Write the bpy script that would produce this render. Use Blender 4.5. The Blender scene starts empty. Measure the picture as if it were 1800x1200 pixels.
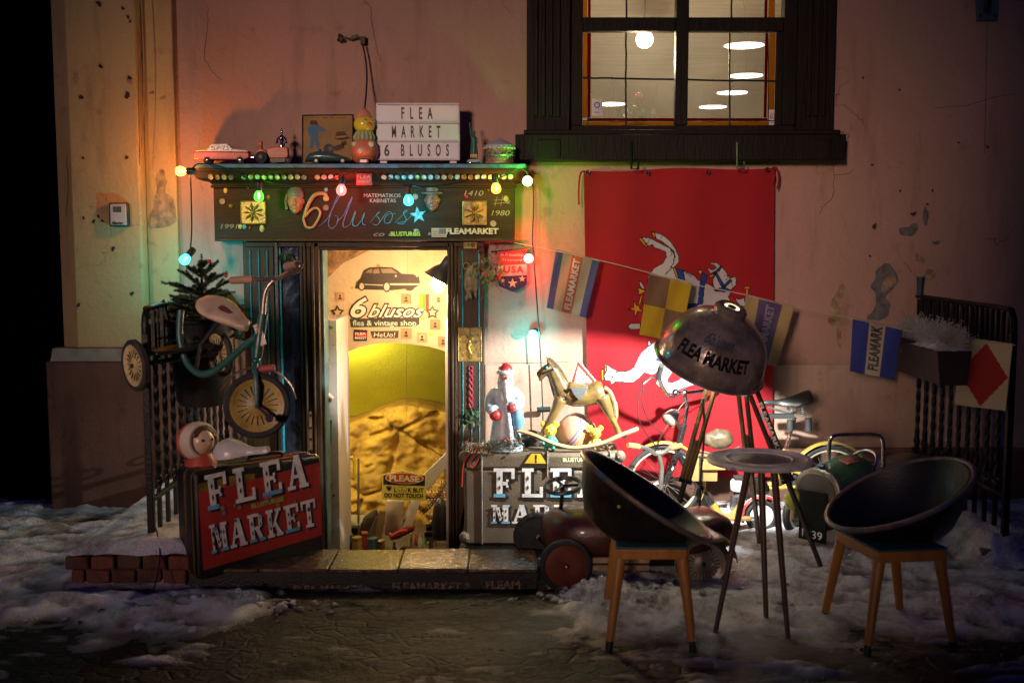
import bpy, math, random
import numpy as np
from mathutils import Vector, Matrix, noise
random.seed(7)
V = Vector
R = math.radians
SC = bpy.context.scene
COL = SC.collection

# ------------------------------------------------------------------ camera, sky, sun, exposure
FPX = 1900.0            # focal length in photo pixels (1800 wide)
CAM_D, CAM_H = 6.67, 1.65
PITCH = math.atan(180.0 / FPX)
cam_data = bpy.data.cameras.new('camera')
cam = bpy.data.objects.new('camera', cam_data)
COL.objects.link(cam)
cam_data.sensor_fit = 'HORIZONTAL'
cam_data.sensor_width = 36.0
cam_data.lens = 36.0 * FPX / 1800.0
cam_data.clip_start = 0.05
cam_data.clip_end = 400
cam.location = (0, -CAM_D, CAM_H)
cam.rotation_euler = (math.pi / 2 - PITCH, 0, 0)
cam_data.dof.use_dof = True
cam_data.dof.focus_distance = 6.3
cam_data.dof.aperture_fstop = 2.0
SC.camera = cam

world = bpy.data.worlds.new('World')
SC.world = world
world.use_nodes = True
wn = world.node_tree.nodes
wl = world.node_tree.links
sky = wn.new('ShaderNodeTexSky')
sky.sky_type = 'NISHITA'
sky.sun_disc = False
SUN_EL, SUN_AZ = 9.0, 200.0      # the faint street light behind the camera's left shoulder
sky.sun_elevation = R(-3.0)
sky.ozone_density = 6.0
sky.sun_rotation = R(SUN_AZ)
bg = wn['Background']
bg.inputs['Strength'].default_value = 0.75
wl.new(sky.outputs[0], bg.inputs['Color'])

sun_data = bpy.data.lights.new('sun', 'SUN')
sun_data.energy = 1.05
sun_data.angle = R(8)
sun_data.color = (1.0, 0.66, 0.52)
sun = bpy.data.objects.new('sun', sun_data)
COL.objects.link(sun)
sun.location = (-3, -6, 6)
_d = V((math.sin(R(SUN_AZ)) * math.cos(R(SUN_EL)), math.cos(R(SUN_AZ)) * math.cos(R(SUN_EL)), math.sin(R(SUN_EL))))
sun.rotation_euler = _d.to_track_quat('Z', 'Y').to_euler()

SC.view_settings.view_transform = 'Standard'
SC.view_settings.look = 'None'
SC.view_settings.exposure = 0.75
SC.view_settings.gamma = 1.0
SC.cycles.use_denoising = True
SC.cycles.sample_clamp_indirect = 4.0
SC.cycles.max_bounces = 8
SC.cycles.transparent_max_bounces = 12
SC.cycles.caustics_reflective = False
SC.cycles.caustics_refractive = False

# ------------------------------------------------------------------ pixel -> place
def P(px, py, y):
    """point of the photo pixel on the vertical plane at depth y (the wall is y = 0)"""
    u = (px - 900.0) / FPX
    v = (600.0 - py) / FPX
    d = V((u, math.cos(PITCH) + v * math.sin(PITCH), -math.sin(PITCH) + v * math.cos(PITCH)))
    t = (y + CAM_D) / d.y
    return V((0, -CAM_D, CAM_H)) + d * t

def G(px, py, z=0.0):
    """point of the photo pixel on the horizontal plane at height z"""
    u = (px - 900.0) / FPX
    v = (600.0 - py) / FPX
    d = V((u, math.cos(PITCH) + v * math.sin(PITCH), -math.sin(PITCH) + v * math.cos(PITCH)))
    t = (z - CAM_H) / d.z
    return V((0, -CAM_D, CAM_H)) + d * t

def S(y):
    """metres per photo pixel at depth y"""
    return (y + CAM_D) / FPX

# ------------------------------------------------------------------ materials
MATS = {}
def _nt(name):
    m = bpy.data.materials.new(name)
    m.use_nodes = True
    nt = m.node_tree
    return m, nt, nt.nodes['Principled BSDF']

def mat(name, color=(.5, .5, .5), rough=.6, metal=0.0, var=.18, vscale=9.0, bump=.15, bscale=90.0,
        emit=None, estr=0.0, coat=0.0, spec=.5, dirt=None, dscale=4.0, damt=.5, stretch=(1, 1, 1), rvar=.15, trans=0.0, sss=0.0):
    if name in MATS:
        return MATS[name]
    m, nt, b = _nt(name)
    n, l = nt.nodes, nt.links
    tc = n.new('ShaderNodeTexCoord')
    mp = n.new('ShaderNodeMapping')
    mp.inputs['Scale'].default_value = stretch
    l.new(tc.outputs['Object'], mp.inputs['Vector'])
    t1 = n.new('ShaderNodeTexNoise')
    t1.inputs['Scale'].default_value = vscale
    t1.inputs['Detail'].default_value = 6
    l.new(mp.outputs[0], t1.inputs['Vector'])
    rp = n.new('ShaderNodeValToRGB')
    c = color
    rp.color_ramp.elements[0].position = .3
    rp.color_ramp.elements[1].position = .7
    rp.color_ramp.elements[0].color = (c[0] * (1 - var), c[1] * (1 - var), c[2] * (1 - var), 1)
    rp.color_ramp.elements[1].color = (min(1, c[0] * (1 + var)), min(1, c[1] * (1 + var)), min(1, c[2] * (1 + var)), 1)
    l.new(t1.outputs['Fac'], rp.inputs[0])
    out = rp.outputs[0]
    if dirt is not None:
        t3 = n.new('ShaderNodeTexNoise')
        t3.inputs['Scale'].default_value = dscale
        t3.inputs['Detail'].default_value = 9
        t3.inputs['Roughness'].default_value = .65
        l.new(mp.outputs[0], t3.inputs['Vector'])
        r3 = n.new('ShaderNodeValToRGB')
        r3.color_ramp.elements[0].position = .5
        r3.color_ramp.elements[1].position = .68
        r3.color_ramp.elements[0].color = (0, 0, 0, 1)
        r3.color_ramp.elements[1].color = (damt, damt, damt, 1)
        l.new(t3.outputs['Fac'], r3.inputs[0])
        mx = n.new('ShaderNodeMixRGB')
        mx.inputs[2].default_value = (*dirt, 1)
        l.new(r3.outputs[0], mx.inputs[0])
        l.new(out, mx.inputs[1])
        out = mx.outputs[0]
    l.new(out, b.inputs['Base Color'])
    if bump > 0:
        t2 = n.new('ShaderNodeTexNoise')
        t2.inputs['Scale'].default_value = bscale
        t2.inputs['Detail'].default_value = 4
        l.new(mp.outputs[0], t2.inputs['Vector'])
        bp = n.new('ShaderNodeBump')
        bp.inputs['Strength'].default_value = bump
        bp.inputs['Distance'].default_value = .01
        l.new(t2.outputs['Fac'], bp.inputs['Height'])
        l.new(bp.outputs[0], b.inputs['Normal'])
    if rvar > 0:
        mr = n.new('ShaderNodeMapRange')
        mr.inputs['To Min'].default_value = max(.02, rough - rvar)
        mr.inputs['To Max'].default_value = min(1, rough + rvar)
        l.new(t1.outputs['Fac'], mr.inputs['Value'])
        l.new(mr.outputs[0], b.inputs['Roughness'])
    else:
        b.inputs['Roughness'].default_value = rough
    b.inputs['Metallic'].default_value = metal
    b.inputs['Specular IOR Level'].default_value = spec
    b.inputs['Coat Weight'].default_value = coat
    if trans:
        b.inputs['Transmission Weight'].default_value = trans
    if sss:
        b.inputs['Subsurface Weight'].default_value = sss
        b.inputs['Subsurface Scale'].default_value = .02
    if emit is not None:
        b.inputs['Emission Color'].default_value = (*emit, 1)
        b.inputs['Emission Strength'].default_value = estr
    MATS[name] = m
    return m

def glow(name, color, strength):
    if name in MATS:
        return MATS[name]
    m = bpy.data.materials.new(name)
    m.use_nodes = True
    nt = m.node_tree
    nt.nodes.clear()
    e = nt.nodes.new('ShaderNodeEmission')
    o = nt.nodes.new('ShaderNodeOutputMaterial')
    e.inputs[0].default_value = (*color, 1)
    e.inputs[1].default_value = strength
    nt.links.new(e.outputs[0], o.inputs[0])
    MATS[name] = m
    return m

def glass(name, tint=(1, 1, 1), gloss=.12, rough=.02, haze=0.0, emit=None, estr=0.0, hazecol=None):
    """thin glass: lets light straight through (tinted) with a faint reflection and some grime"""
    if name in MATS:
        return MATS[name]
    m = bpy.data.materials.new(name)
    m.use_nodes = True
    nt = m.node_tree
    n, l = nt.nodes, nt.links
    n.clear()
    o = n.new('ShaderNodeOutputMaterial')
    t = n.new('ShaderNodeBsdfTransparent')
    t.inputs[0].default_value = (*tint, 1)
    g = n.new('ShaderNodeBsdfGlossy')
    g.inputs['Roughness'].default_value = rough
    fr = n.new('ShaderNodeLayerWeight')
    fr.inputs[0].default_value = gloss
    mx = n.new('ShaderNodeMixShader')
    l.new(fr.outputs['Fresnel'], mx.inputs[0])
    l.new(t.outputs[0], mx.inputs[1])
    l.new(g.outputs[0], mx.inputs[2])
    out = mx.outputs[0]
    if haze > 0:
        tc = n.new('ShaderNodeTexCoord')
        nz = n.new('ShaderNodeTexNoise')
        nz.inputs['Scale'].default_value = 3
        nz.inputs['Detail'].default_value = 8
        l.new(tc.outputs['Object'], nz.inputs['Vector'])
        mr = n.new('ShaderNodeMapRange')
        mr.inputs['From Min'].default_value = .35
        mr.inputs['From Max'].default_value = .75
        mr.inputs['To Min'].default_value = haze * .8
        mr.inputs['To Max'].default_value = haze * 1.2
        l.new(nz.outputs['Fac'], mr.inputs['Value'])
        d = n.new('ShaderNodeBsdfTranslucent')
        hc = hazecol or tint
        d.inputs[0].default_value = (*hc, 1)
        m2 = n.new('ShaderNodeMixShader')
        l.new(mr.outputs[0], m2.inputs[0])
        l.new(out, m2.inputs[1])
        l.new(d.outputs[0], m2.inputs[2])
        out = m2.outputs[0]
    if emit is not None:
        e = n.new('ShaderNodeEmission')
        e.inputs[0].default_value = (*emit, 1)
        e.inputs[1].default_value = estr
        ad = n.new('ShaderNodeAddShader')
        l.new(out, ad.inputs[0])
        l.new(e.outputs[0], ad.inputs[1])
        out = ad.outputs[0]
    l.new(out, o.inputs[0])
    MATS[name] = m
    return m

def wall_mat(name, base, alt, stain, scale=1.0, alt_amt=.8, crack=.5, bump=.35):
    """old painted plaster: broad patches of two tones, vertical runs, blotchy stains, hairline cracks, trowel relief"""
    if name in MATS:
        return MATS[name]
    m, nt, b = _nt(name)
    n, l = nt.nodes, nt.links
    tc = n.new('ShaderNodeTexCoord')
    def nz(sc, det=6, rough=.55, st=(1, 1, 1)):
        mp = n.new('ShaderNodeMapping')
        mp.inputs['Scale'].default_value = st
        l.new(tc.outputs['Object'], mp.inputs['Vector'])
        t = n.new('ShaderNodeTexNoise')
        t.inputs['Scale'].default_value = sc * scale
        t.inputs['Detail'].default_value = det
        t.inputs['Roughness'].default_value = rough
        l.new(mp.outputs[0], t.inputs['Vector'])
        return t.outputs['Fac']
    def ramp(fac, p0, p1, v0=0, v1=1):
        r = n.new('ShaderNodeMapRange')
        r.interpolation_type = 'SMOOTHSTEP'
        r.inputs['From Min'].default_value = p0
        r.inputs['From Max'].default_value = p1
        r.inputs['To Min'].default_value = v0
        r.inputs['To Max'].default_value = v1
        l.new(fac, r.inputs['Value'])
        return r.outputs[0]
    def mix(fac, a, bb):
        x = n.new('ShaderNodeMixRGB')
        l.new(fac, x.inputs[0])
        for i, q in ((1, a), (2, bb)):
            if isinstance(q, tuple):
                x.inputs[i].default_value = (*q, 1)
            else:
                l.new(q, x.inputs[i])
        return x.outputs[0]
    c = mix(ramp(nz(.9, 7), .35, .68, 0, alt_amt), base, alt)
    c = mix(ramp(nz(2.2, 8, .6, (3.0, 1, .45)), .5, .75, 0, .5), c, stain)
    c = mix(ramp(nz(7, 10, .7), .56, .74, 0, .45), c, tuple(q * .6 for q in stain))
    c = mix(ramp(nz(45, 4, .6), .60, .72, 0, .35), c, tuple(min(1, q * 1.35) for q in base))
    vo = n.new('ShaderNodeTexVoronoi')
    vo.feature = 'DISTANCE_TO_EDGE'
    vo.inputs['Scale'].default_value = 1.3 * scale
    mp = n.new('ShaderNodeMapping')
    l.new(tc.outputs['Object'], mp.inputs['Vector'])
    wv = n.new('ShaderNodeTexNoise')
    wv.inputs['Scale'].default_value = 3.5
    wv.inputs['Detail'].default_value = 6
    l.new(tc.outputs['Object'], wv.inputs['Vector'])
    ad = n.new('ShaderNodeVectorMath')
    ad.operation = 'MULTIPLY_ADD'
    ad.inputs[1].default_value = (.6, .6, .6)
    l.new(wv.outputs['Color'], ad.inputs[0])
    l.new(mp.outputs[0], ad.inputs[2])
    l.new(ad.outputs[0], vo.inputs['Vector'])
    line = ramp(vo.outputs['Distance'], .0015, .006, 1, 0)
    gate = ramp(nz(1.1, 3), .56, .62, 0, 1)
    ml = n.new('ShaderNodeMath')
    ml.operation = 'MULTIPLY'
    l.new(line, ml.inputs[0])
    l.new(gate, ml.inputs[1])
    m2 = n.new('ShaderNodeMath')
    m2.operation = 'MULTIPLY'
    m2.inputs[1].default_value = crack
    l.new(ml.outputs[0], m2.inputs[0])
    c = mix(m2.outputs[0], c, tuple(q * .25 for q in stain))
    l.new(c, b.inputs['Base Color'])
    b.inputs['Roughness'].default_value = .85
    b.inputs['Specular IOR Level'].default_value = .25
    h1 = nz(26, 6, .6)
    h2 = nz(140, 3)
    h3 = nz(5, 4)
    s1 = n.new('ShaderNodeMath'); s1.operation = 'MULTIPLY_ADD'; s1.inputs[1].default_value = .3
    l.new(h2, s1.inputs[0]); l.new(h1, s1.inputs[2])
    s2 = n.new('ShaderNodeMath'); s2.operation = 'MULTIPLY_ADD'; s2.inputs[1].default_value = 1.6
    l.new(h3, s2.inputs[0]); l.new(s1.outputs[0], s2.inputs[2])
    s3 = n.new('ShaderNodeMath'); s3.operation = 'SUBTRACT'
    l.new(s2.outputs[0], s3.inputs[0]); l.new(m2.outputs[0], s3.inputs[1])
    bp = n.new('ShaderNodeBump')
    bp.inputs['Strength'].default_value = bump
    bp.inputs['Distance'].default_value = .012
    l.new(s3.outputs[0], bp.inputs['Height'])
    l.new(bp.outputs[0], b.inputs['Normal'])
    MATS[name] = m
    return m

# ------------------------------------------------------------------ mesh builder
def frame(o, u, v):
    """matrix with origin o, x along u, y along v (made square to u), z their cross product"""
    u = V(u).normalized()
    v = V(v)
    v = (v - u * v.dot(u)).normalized()
    w = u.cross(v)
    m = Matrix((u, v, w)).transposed().to_4x4()
    m.translation = V(o)
    return m

def axis_frame(o, axis, hint=(0, 0, 1)):
    """matrix with origin o and z along axis"""
    a = V(axis).normalized()
    h = V(hint)
    if abs(a.dot(h.normalized())) > .98:
        h = V((1, 0, 0))
    x = h.cross(a).normalized()
    y = a.cross(x)
    m = Matrix((x, y, a)).transposed().to_4x4()
    m.translation = V(o)
    return m

class MB:
    def __init__(s, M=None):
        s.v, s.f, s.m, s.M = [], [], [], M
    def add(s, vs, fs, mi=0):
        k = len(s.v)
        for p in vs:
            p = V(p)
            s.v.append(s.M @ p if s.M is not None else p)
        for f in fs:
            s.f.append(tuple(i + k for i in f))
            s.m.append(mi)
        return s
    def box(s, c, d, mi=0, T=None):
        x, y, z = d[0] / 2, d[1] / 2, d[2] / 2
        vs = [V((i, j, k)) for i in (-x, x) for j in (-y, y) for k in (-z, z)]
        vs = [(T @ p if T is not None else p + V(c)) for p in vs]
        return s.add(vs, [(0, 1, 3, 2), (4, 6, 7, 5), (0, 4, 5, 1), (2, 3, 7, 6), (0, 2, 6, 4), (1, 5, 7, 3)], mi)
    def bx(s, x0, x1, y0, y1, z0, z1, mi=0):
        return s.box(((x0 + x1) / 2, (y0 + y1) / 2, (z0 + z1) / 2), (abs(x1 - x0), abs(y1 - y0), abs(z1 - z0)), mi)
    def quadbox(s, a, b, c, d, depth, mi=0):
        """slab whose front is the quad a b c d (counter-clockwise from the front), pushed back by vector depth"""
        vs = [V(a), V(b), V(c), V(d)]
        vs += [p + V(depth) for p in vs]
        return s.add(vs, [(0, 1, 2, 3), (7, 6, 5, 4), (0, 4, 5, 1), (1, 5, 6, 2), (2, 6, 7, 3), (3, 7, 4, 0)], mi)
    def tube(s, pts, r, n=8, closed=False, caps=True, mi=0, flat=1.0):
        pts = [V(p) for p in pts]
        N = len(pts)
        rs = list(r) if isinstance(r, (list, tuple)) else [r] * N
        tan = []
        for i in range(N):
            if closed:
                t = pts[(i + 1) % N] - pts[i - 1]
            else:
                t = pts[min(i + 1, N - 1)] - pts[max(i - 1, 0)]
            tan.append(t.normalized() if t.length > 1e-9 else V((0, 0, 1)))
        a = V((0, 0, 1)) if abs(tan[0].z) < .9 else V((1, 0, 0))
        x = a.cross(tan[0]).normalized()
        vs, fs = [], []
        for i in range(N):
            x = (x - tan[i] * x.dot(tan[i])).normalized()
            y = tan[i].cross(x)
            for k in range(n):
                q = 2 * math.pi * k / n
                vs.append(pts[i] + x * (rs[i] * math.cos(q)) + y * (rs[i] * flat * math.sin(q)))
        for i in range(N if closed else N - 1):
            j = (i + 1) % N
            for k in range(n):
                k2 = (k + 1) % n
                fs.append((i * n + k, i * n + k2, j * n + k2, j * n + k))
        if caps and not closed:
            fs.append(tuple(range(n))[::-1])
            fs.append(tuple((N - 1) * n + k for k in range(n)))
        return s.add(vs, fs, mi)
    def cyl(s, p0, p1, r0, r1=None, n=12, mi=0, caps=True):
        return s.tube([p0, p1], [r0, r0 if r1 is None else r1], n, caps=caps, mi=mi)
    def lathe(s, prof, n=24, F=None, mi=0, sx=1.0, sy=1.0, a0=0.0, a1=None, cap=False):
        """profile [(radius, height)] turned about z of frame F"""
        full = a1 is None
        a1 = 2 * math.pi if full else a1
        cols = n if full else n + 1
        vs, fs = [], []
        for (r, z) in prof:
            for k in range(cols):
                q = a0 + (a1 - a0) * k / n
                p = V((r * math.cos(q) * sx, r * math.sin(q) * sy, z))
                vs.append(F @ p if F is not None else p)
        for i in range(len(prof) - 1):
            for k in range(n):
                k2 = (k + 1) % cols if full else k + 1
                fs.append((i * cols + k, i * cols + k2, (i + 1) * cols + k2, (i + 1) * cols + k))
        if cap and full:
            fs.append(tuple(range(cols))[::-1])
            fs.append(tuple((len(prof) - 1) * cols + k for k in range(cols)))
        return s.add(vs, fs, mi)
    def ball(s, c, r, n=16, m=10, mi=0, F=None):
        rr = r if isinstance(r, (tuple, list)) else (r, r, r)
        vs, fs = [], []
        for i in range(m + 1):
            t = math.pi * i / m
            for k in range(n):
                q = 2 * math.pi * k / n
                p = V((rr[0] * math.sin(t) * math.cos(q), rr[1] * math.sin(t) * math.sin(q), rr[2] * math.cos(t)))
                vs.append((F @ p) if F is not None else p + V(c))
        for i in range(m):
            for k in range(n):
                k2 = (k + 1) % n
                fs.append((i * n + k, (i + 1) * n + k, (i + 1) * n + k2, i * n + k2))
        return s.add(vs, fs, mi)
    def ring(s, F, Rr, r, n=28, m=8, mi=0, sx=1.0, sy=1.0, a0=0.0, a1=2 * math.pi, flat=1.0):
        closed = abs(a1 - a0 - 2 * math.pi) < 1e-6
        k = n if closed else n + 1
        pts = [F @ V((Rr * sx * math.cos(a0 + (a1 - a0) * i / n), Rr * sy * math.sin(a0 + (a1 - a0) * i / n), 0)) for i in range(k)]
        return s.tube(pts, r, m, closed=closed, mi=mi, flat=flat)
    def prism(s, poly, F, t, mi=0, back=True):
        """2-D outline in frame F, front at +t, back at 0"""
        N = len(poly)
        area = sum(poly[i][0] * poly[(i + 1) % N][1] - poly[(i + 1) % N][0] * poly[i][1] for i in range(N))
        if area < 0:
            poly = poly[::-1]
        vs = [F @ V((x, y, t)) for x, y in poly] + [F @ V((x, y, 0)) for x, y in poly]
        fs = [tuple(range(N))]
        if back:
            fs.append(tuple(range(N, 2 * N))[::-1])
        for i in range(N):
            j = (i + 1) % N
            fs.append((i, i + N, j + N, j))
        return s.add(vs, fs, mi)
    def loft(s, rings, mi=0, caps=True, closed=True):
        n = len(rings[0])
        vs = [p for r in rings for p in r]
        fs = []
        for i in range(len(rings) - 1):
            for k in range(n if closed else n - 1):
                k2 = (k + 1) % n
                fs.append((i * n + k, i * n + k2, (i + 1) * n + k2, (i + 1) * n + k))
        if caps and closed:
            fs.append(tuple(range(n))[::-1])
            fs.append(tuple((len(rings) - 1) * n + k for k in range(n)))
        return s.add(vs, fs, mi)
    def sheet(s, fn, nu, nv, mi=0):
        vs = [fn(i / nu, j / nv) for j in range(nv + 1) for i in range(nu + 1)]
        fs = [(j * (nu + 1) + i, j * (nu + 1) + i + 1, (j + 1) * (nu + 1) + i + 1, (j + 1) * (nu + 1) + i) for j in range(nv) for i in range(nu)]
        return s.add(vs, fs, mi)
    def build(s, name, mats, parent=None, smooth=True, bevel=0.0, sharp=40, kind=None, label=None, seg=2, mods=None):
        me = bpy.data.meshes.new(name)
        o = bpy.data.objects.new(name, me)
        COL.objects.link(o)
        off = V((0, 0, 0))
        if parent is not None:
            o.parent = parent
            p = parent
            while p is not None:
                off += p.location
                p = p.parent
        me.from_pydata([p - off for p in s.v], [], s.f)
        if not isinstance(mats, (list, tuple)):
            mats = [mats]
        for m in mats:
            me.materials.append(m)
        if len(mats) > 1:
            me.polygons.foreach_set('material_index', s.m)
        if smooth:
            me.polygons.foreach_set('use_smooth', [True] * len(me.polygons))
            me.set_sharp_from_angle(angle=R(sharp))
        me.update()
        if bevel > 0:
            b = o.modifiers.new('bevel', 'BEVEL')
            b.width = bevel
            b.segments = seg
            b.limit_method = 'ANGLE'
            b.angle_limit = R(40)
        if mods:
            for q in mods:
                if q[0] == 'remesh':
                    r = o.modifiers.new('remesh', 'REMESH')
                    r.mode = 'VOXEL'
                    r.voxel_size = q[1]
                    r.use_smooth_shade = True
                    if len(q) > 2:
                        sm = o.modifiers.new('smooth', 'SMOOTH')
                        sm.iterations = q[2]
                        sm.factor = .5
                elif q[0] == 'solid':
                    r = o.modifiers.new('solid', 'SOLIDIFY')
                    r.thickness = q[1]
                    r.offset = 0
                elif q[0] == 'subsurf':
                    r = o.modifiers.new('subsurf', 'SUBSURF')
                    r.levels = r.render_levels = q[1]
        if kind:
            o['kind'] = kind
        if label:
            o['label'] = label
        return o

def thing(name, label, cat, loc=(0, 0, 0), group=None):
    o = bpy.data.objects.new(name, None)
    o.empty_display_size = .1
    COL.objects.link(o)
    o.location = loc
    o['label'] = label
    o['category'] = cat
    if group:
        o['group'] = group
    return o

def tag(o, label, cat, group=None):
    o['label'] = label
    o['category'] = cat
    if group:
        o['group'] = group
    return o

def struct(o):
    o['kind'] = 'structure'
    return o

def copy_tree(src, loc, parent=None):
    c = src.copy()
    COL.objects.link(c)
    c.parent = parent
    c.location = loc
    for ch in src.children:
        copy_tree(ch, ch.location, c)
    return c

# text as a mesh: [(verts2d, faces)], from Blender's built-in font
_TXT = {}
def text2d(s, bold=0.0, shear=0.0, spacing=1.0, align='CENTER'):
    key = (s, bold, shear, spacing, align)
    if key not in _TXT:
        cu = bpy.data.curves.new('t', 'FONT')
        cu.body = s
        cu.size = 1.0
        cu.offset = bold
        cu.shear = shear
        cu.space_character = spacing
        cu.align_x = align
        cu.fill_mode = 'FRONT'
        cu.resolution_u = 3
        ob = bpy.data.objects.new('t', cu)
        COL.objects.link(ob)
        dg = bpy.context.evaluated_depsgraph_get()
        dg.update()
        me = bpy.data.meshes.new_from_object(ob.evaluated_get(dg))
        vs = [(v.co.x, v.co.y) for v in me.vertices]
        fs = [tuple(p.vertices) for p in me.polygons]
        bpy.data.meshes.remove(me)
        bpy.data.objects.remove(ob)
        bpy.data.curves.remove(cu)
        _TXT[key] = (vs, fs)
    return _TXT[key]

def put_text(mb, s, F, h, z=.002, bold=0.0, shear=0.0, spacing=1.0, align='CENTER', width=None, mi=0, warp=None):
    """cap height h; the text's baseline starts at F's origin; width squeezes it to fit"""
    vs, fs = text2d(s, bold, shear, spacing, align)
    k = h / .70
    kx = k
    if width:
        xs = [p[0] for p in vs]
        kx = width / (max(xs) - min(xs))
        if align == 'CENTER':
            mid = (max(xs) + min(xs)) / 2
            vs = [(x - mid, y) for x, y in vs]
        else:
            x0 = min(xs)
            vs = [(x - x0, y) for x, y in vs]
    pts = [(warp(x * kx, y * k, z) if warp else F @ V((x * kx, y * k, z))) for x, y in vs]
    return mb.add(pts, fs, mi)

# slab-serif fairground capitals: strokes in a 1 x 1 cell as convex quads
def _r(x0, y0, x1, y1):
    return [(x0, y0), (x1, y0), (x1, y1), (x0, y1)]
SLAB = {
    'F': [_r(.06, 0, .56, .12), _r(.18, .12, .44, .88), _r(.06, .88, .96, 1), _r(.82, .64, .96, .88), _r(.44, .42, .66, .54), _r(.60, .34, .70, .42), _r(.60, .54, .70, .62)],
    'L': [_r(.06, 0, .96, .12), _r(.18, .12, .44, .88), _r(.06, .88, .56, 1), _r(.82, .12, .96, .36)],
    'E': [_r(.06, 0, .96, .12), _r(.18, .12, .44, .88), _r(.06, .88, .96, 1), _r(.82, .12, .96, .32), _r(.82, .68, .96, .88), _r(.44, .44, .66, .56), _r(.60, .36, .70, .44), _r(.60, .56, .70, .64)],
    'A': [_r(.0, 0, .38, .11), _r(.56, 0, 1, .11), [(.10, .11), (.24, .11), (.50, .92), (.40, .92)], [(.60, .11), (.90, .11), (.66, 1), (.38, 1)], _r(.25, .32, .66, .42)],
    'M': [_r(.0, 0, .30, .11), _r(.56, 0, 1, .11), _r(.10, .11, .22, .89), _r(.66, .11, .92, .89), _r(.0, .89, .32, 1), _r(.62, .89, 1, 1), [(.22, .88), (.44, .88), (.56, .20), (.46, .14)], [(.54, .22), (.60, .30), (.70, .88), (.62, .88)]],
    'R': [_r(.04, 0, .50, .11), _r(.14, .11, .38, .89), _r(.04, .89, .66, 1), _r(.38, .44, .68, .54), [(.66, .44), (.88, .56), (.90, .86), (.66, 1)], [(.44, .44), (.68, .44), (.86, .11), (.64, .11)], _r(.62, 0, 1, .11)],
    'K': [_r(.04, 0, .48, .11), _r(.14, .11, .38, .89), _r(.04, .89, .48, 1), [(.38, .36), (.50, .36), (.86, .89), (.70, .89)], _r(.60, .89, .98, 1), [(.48, .50), (.60, .56), (.92, .11), (.66, .11)], _r(.58, 0, 1, .11)],
    'T': [_r(.24, 0, .76, .11), _r(.37, .11, .63, .89), _r(.04, .89, .96, 1), _r(.04, .66, .15, .89), _r(.85, .66, .96, .89)],
}
def slab_text(mb, word, F, x0, y0, w, h, gap=.12, z=.002, mi=0, mi_shadow=1, mi_line=2, mi_tint=None):
    """white slab letters with a dark drop shade and an engraved dark line"""
    n = len(word)
    cw = w / (n + gap * (n - 1))
    for i, ch in enumerate(word):
        ox = x0 + i * cw * (1 + gap)
        for k, q in enumerate(SLAB[ch]):
            e = .0004 * k
            for step in range(2):
                sh = (.14 if step == 0 else .07) * cw
                zz = z + e * .3 + step * .0006
                pts = [F @ V((ox + x * cw + sh, y0 + y * h - sh * .8, zz)) for x, y in q]
                mb.add(pts, [(0, 1, 2, 3)], mi_shadow)
            cx = sum(p[0] for p in q) / 4
            cy = sum(p[1] for p in q) / 4
            lo = mi_tint if (mi_tint is not None and cy < .14 and i % 2 == 0) else mi
            pts = [F @ V((ox + x * cw, y0 + y * h, z + .003 + e)) for x, y in q]
            mb.add(pts, [(0, 1, 2, 3)], lo)
            xs = [p[0] for p in q]
            ys = [p[1] for p in q]
            if max(ys) - min(ys) > .5 and max(xs) - min(xs) < .4:
                # engraved split line and diamond on the thick stems
                for a, b_ in ((.16, .42), (.58, .84)):
                    yy0 = min(ys) + (max(ys) - min(ys)) * a
                    yy1 = min(ys) + (max(ys) - min(ys)) * b_
                    def at(yq):
                        t = (yq - min(ys)) / (max(ys) - min(ys))
                        b0 = (q[0][0] + q[1][0]) / 2
                        b1 = (q[2][0] + q[3][0]) / 2
                        if q[0][1] > q[2][1]:
                            t = 1 - t
                        return b0 + (b1 - b0) * t
                    m_ = (yy0 + yy1) / 2
                    d = [(at(yy0), yy0), (at(m_) + .05, m_), (at(yy1), yy1), (at(m_) - .05, m_)]
                    mb.add([F @ V((ox + x * cw, y0 + y * h, z + .0062)) for x, y in d], [(0, 1, 2, 3)], mi_line)

def bulb_light(name, loc, color, watts, radius=.012, parent=None, kind='POINT'):
    d = bpy.data.lights.new(name, kind)
    d.energy = watts
    d.color = color
    d.shadow_soft_size = radius
    o = bpy.data.objects.new(name, d)
    COL.objects.link(o)
    off = V((0, 0, 0))
    if parent is not None:
        o.parent = parent
        p = parent
        while p is not None:
            off += p.location
            p = p.parent
    o.location = V(loc) - off
    return o

def catmull(pts, k=6, closed=False):
    pts = [V(p) for p in pts]
    N = len(pts)
    out = []
    for i in range(N if closed else N - 1):
        p0 = pts[i - 1] if (i > 0 or closed) else pts[0]
        p1, p2 = pts[i], pts[(i + 1) % N]
        p3 = pts[(i + 2) % N] if (i + 2 < N or closed) else pts[-1]
        for j in range(k):
            t = j / k
            out.append(.5 * ((2 * p1) + (p2 - p0) * t + (2 * p0 - 5 * p1 + 4 * p2 - p3) * t * t + (3 * p1 - p0 - 3 * p2 + p3) * t ** 3))
    if not closed:
        out.append(pts[-1])
    return out

def blob_outline(cx, cy, rx, ry, n=22, rough=.35, seed=0):
    rnd = random.Random(seed)
    out = []
    ph = [rnd.uniform(0, 6.28) for _ in range(4)]
    for i in range(n):
        q = 2 * math.pi * i / n
        k = 1 + rough * (.5 * math.sin(2 * q + ph[0]) + .35 * math.sin(3 * q + ph[1]) + .3 * math.sin(5 * q + ph[2])) + rnd.uniform(-.12, .12) * rough * 2
        out.append((cx + rx * k * math.cos(q), cy + ry * k * math.sin(q)))
    return out

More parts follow.
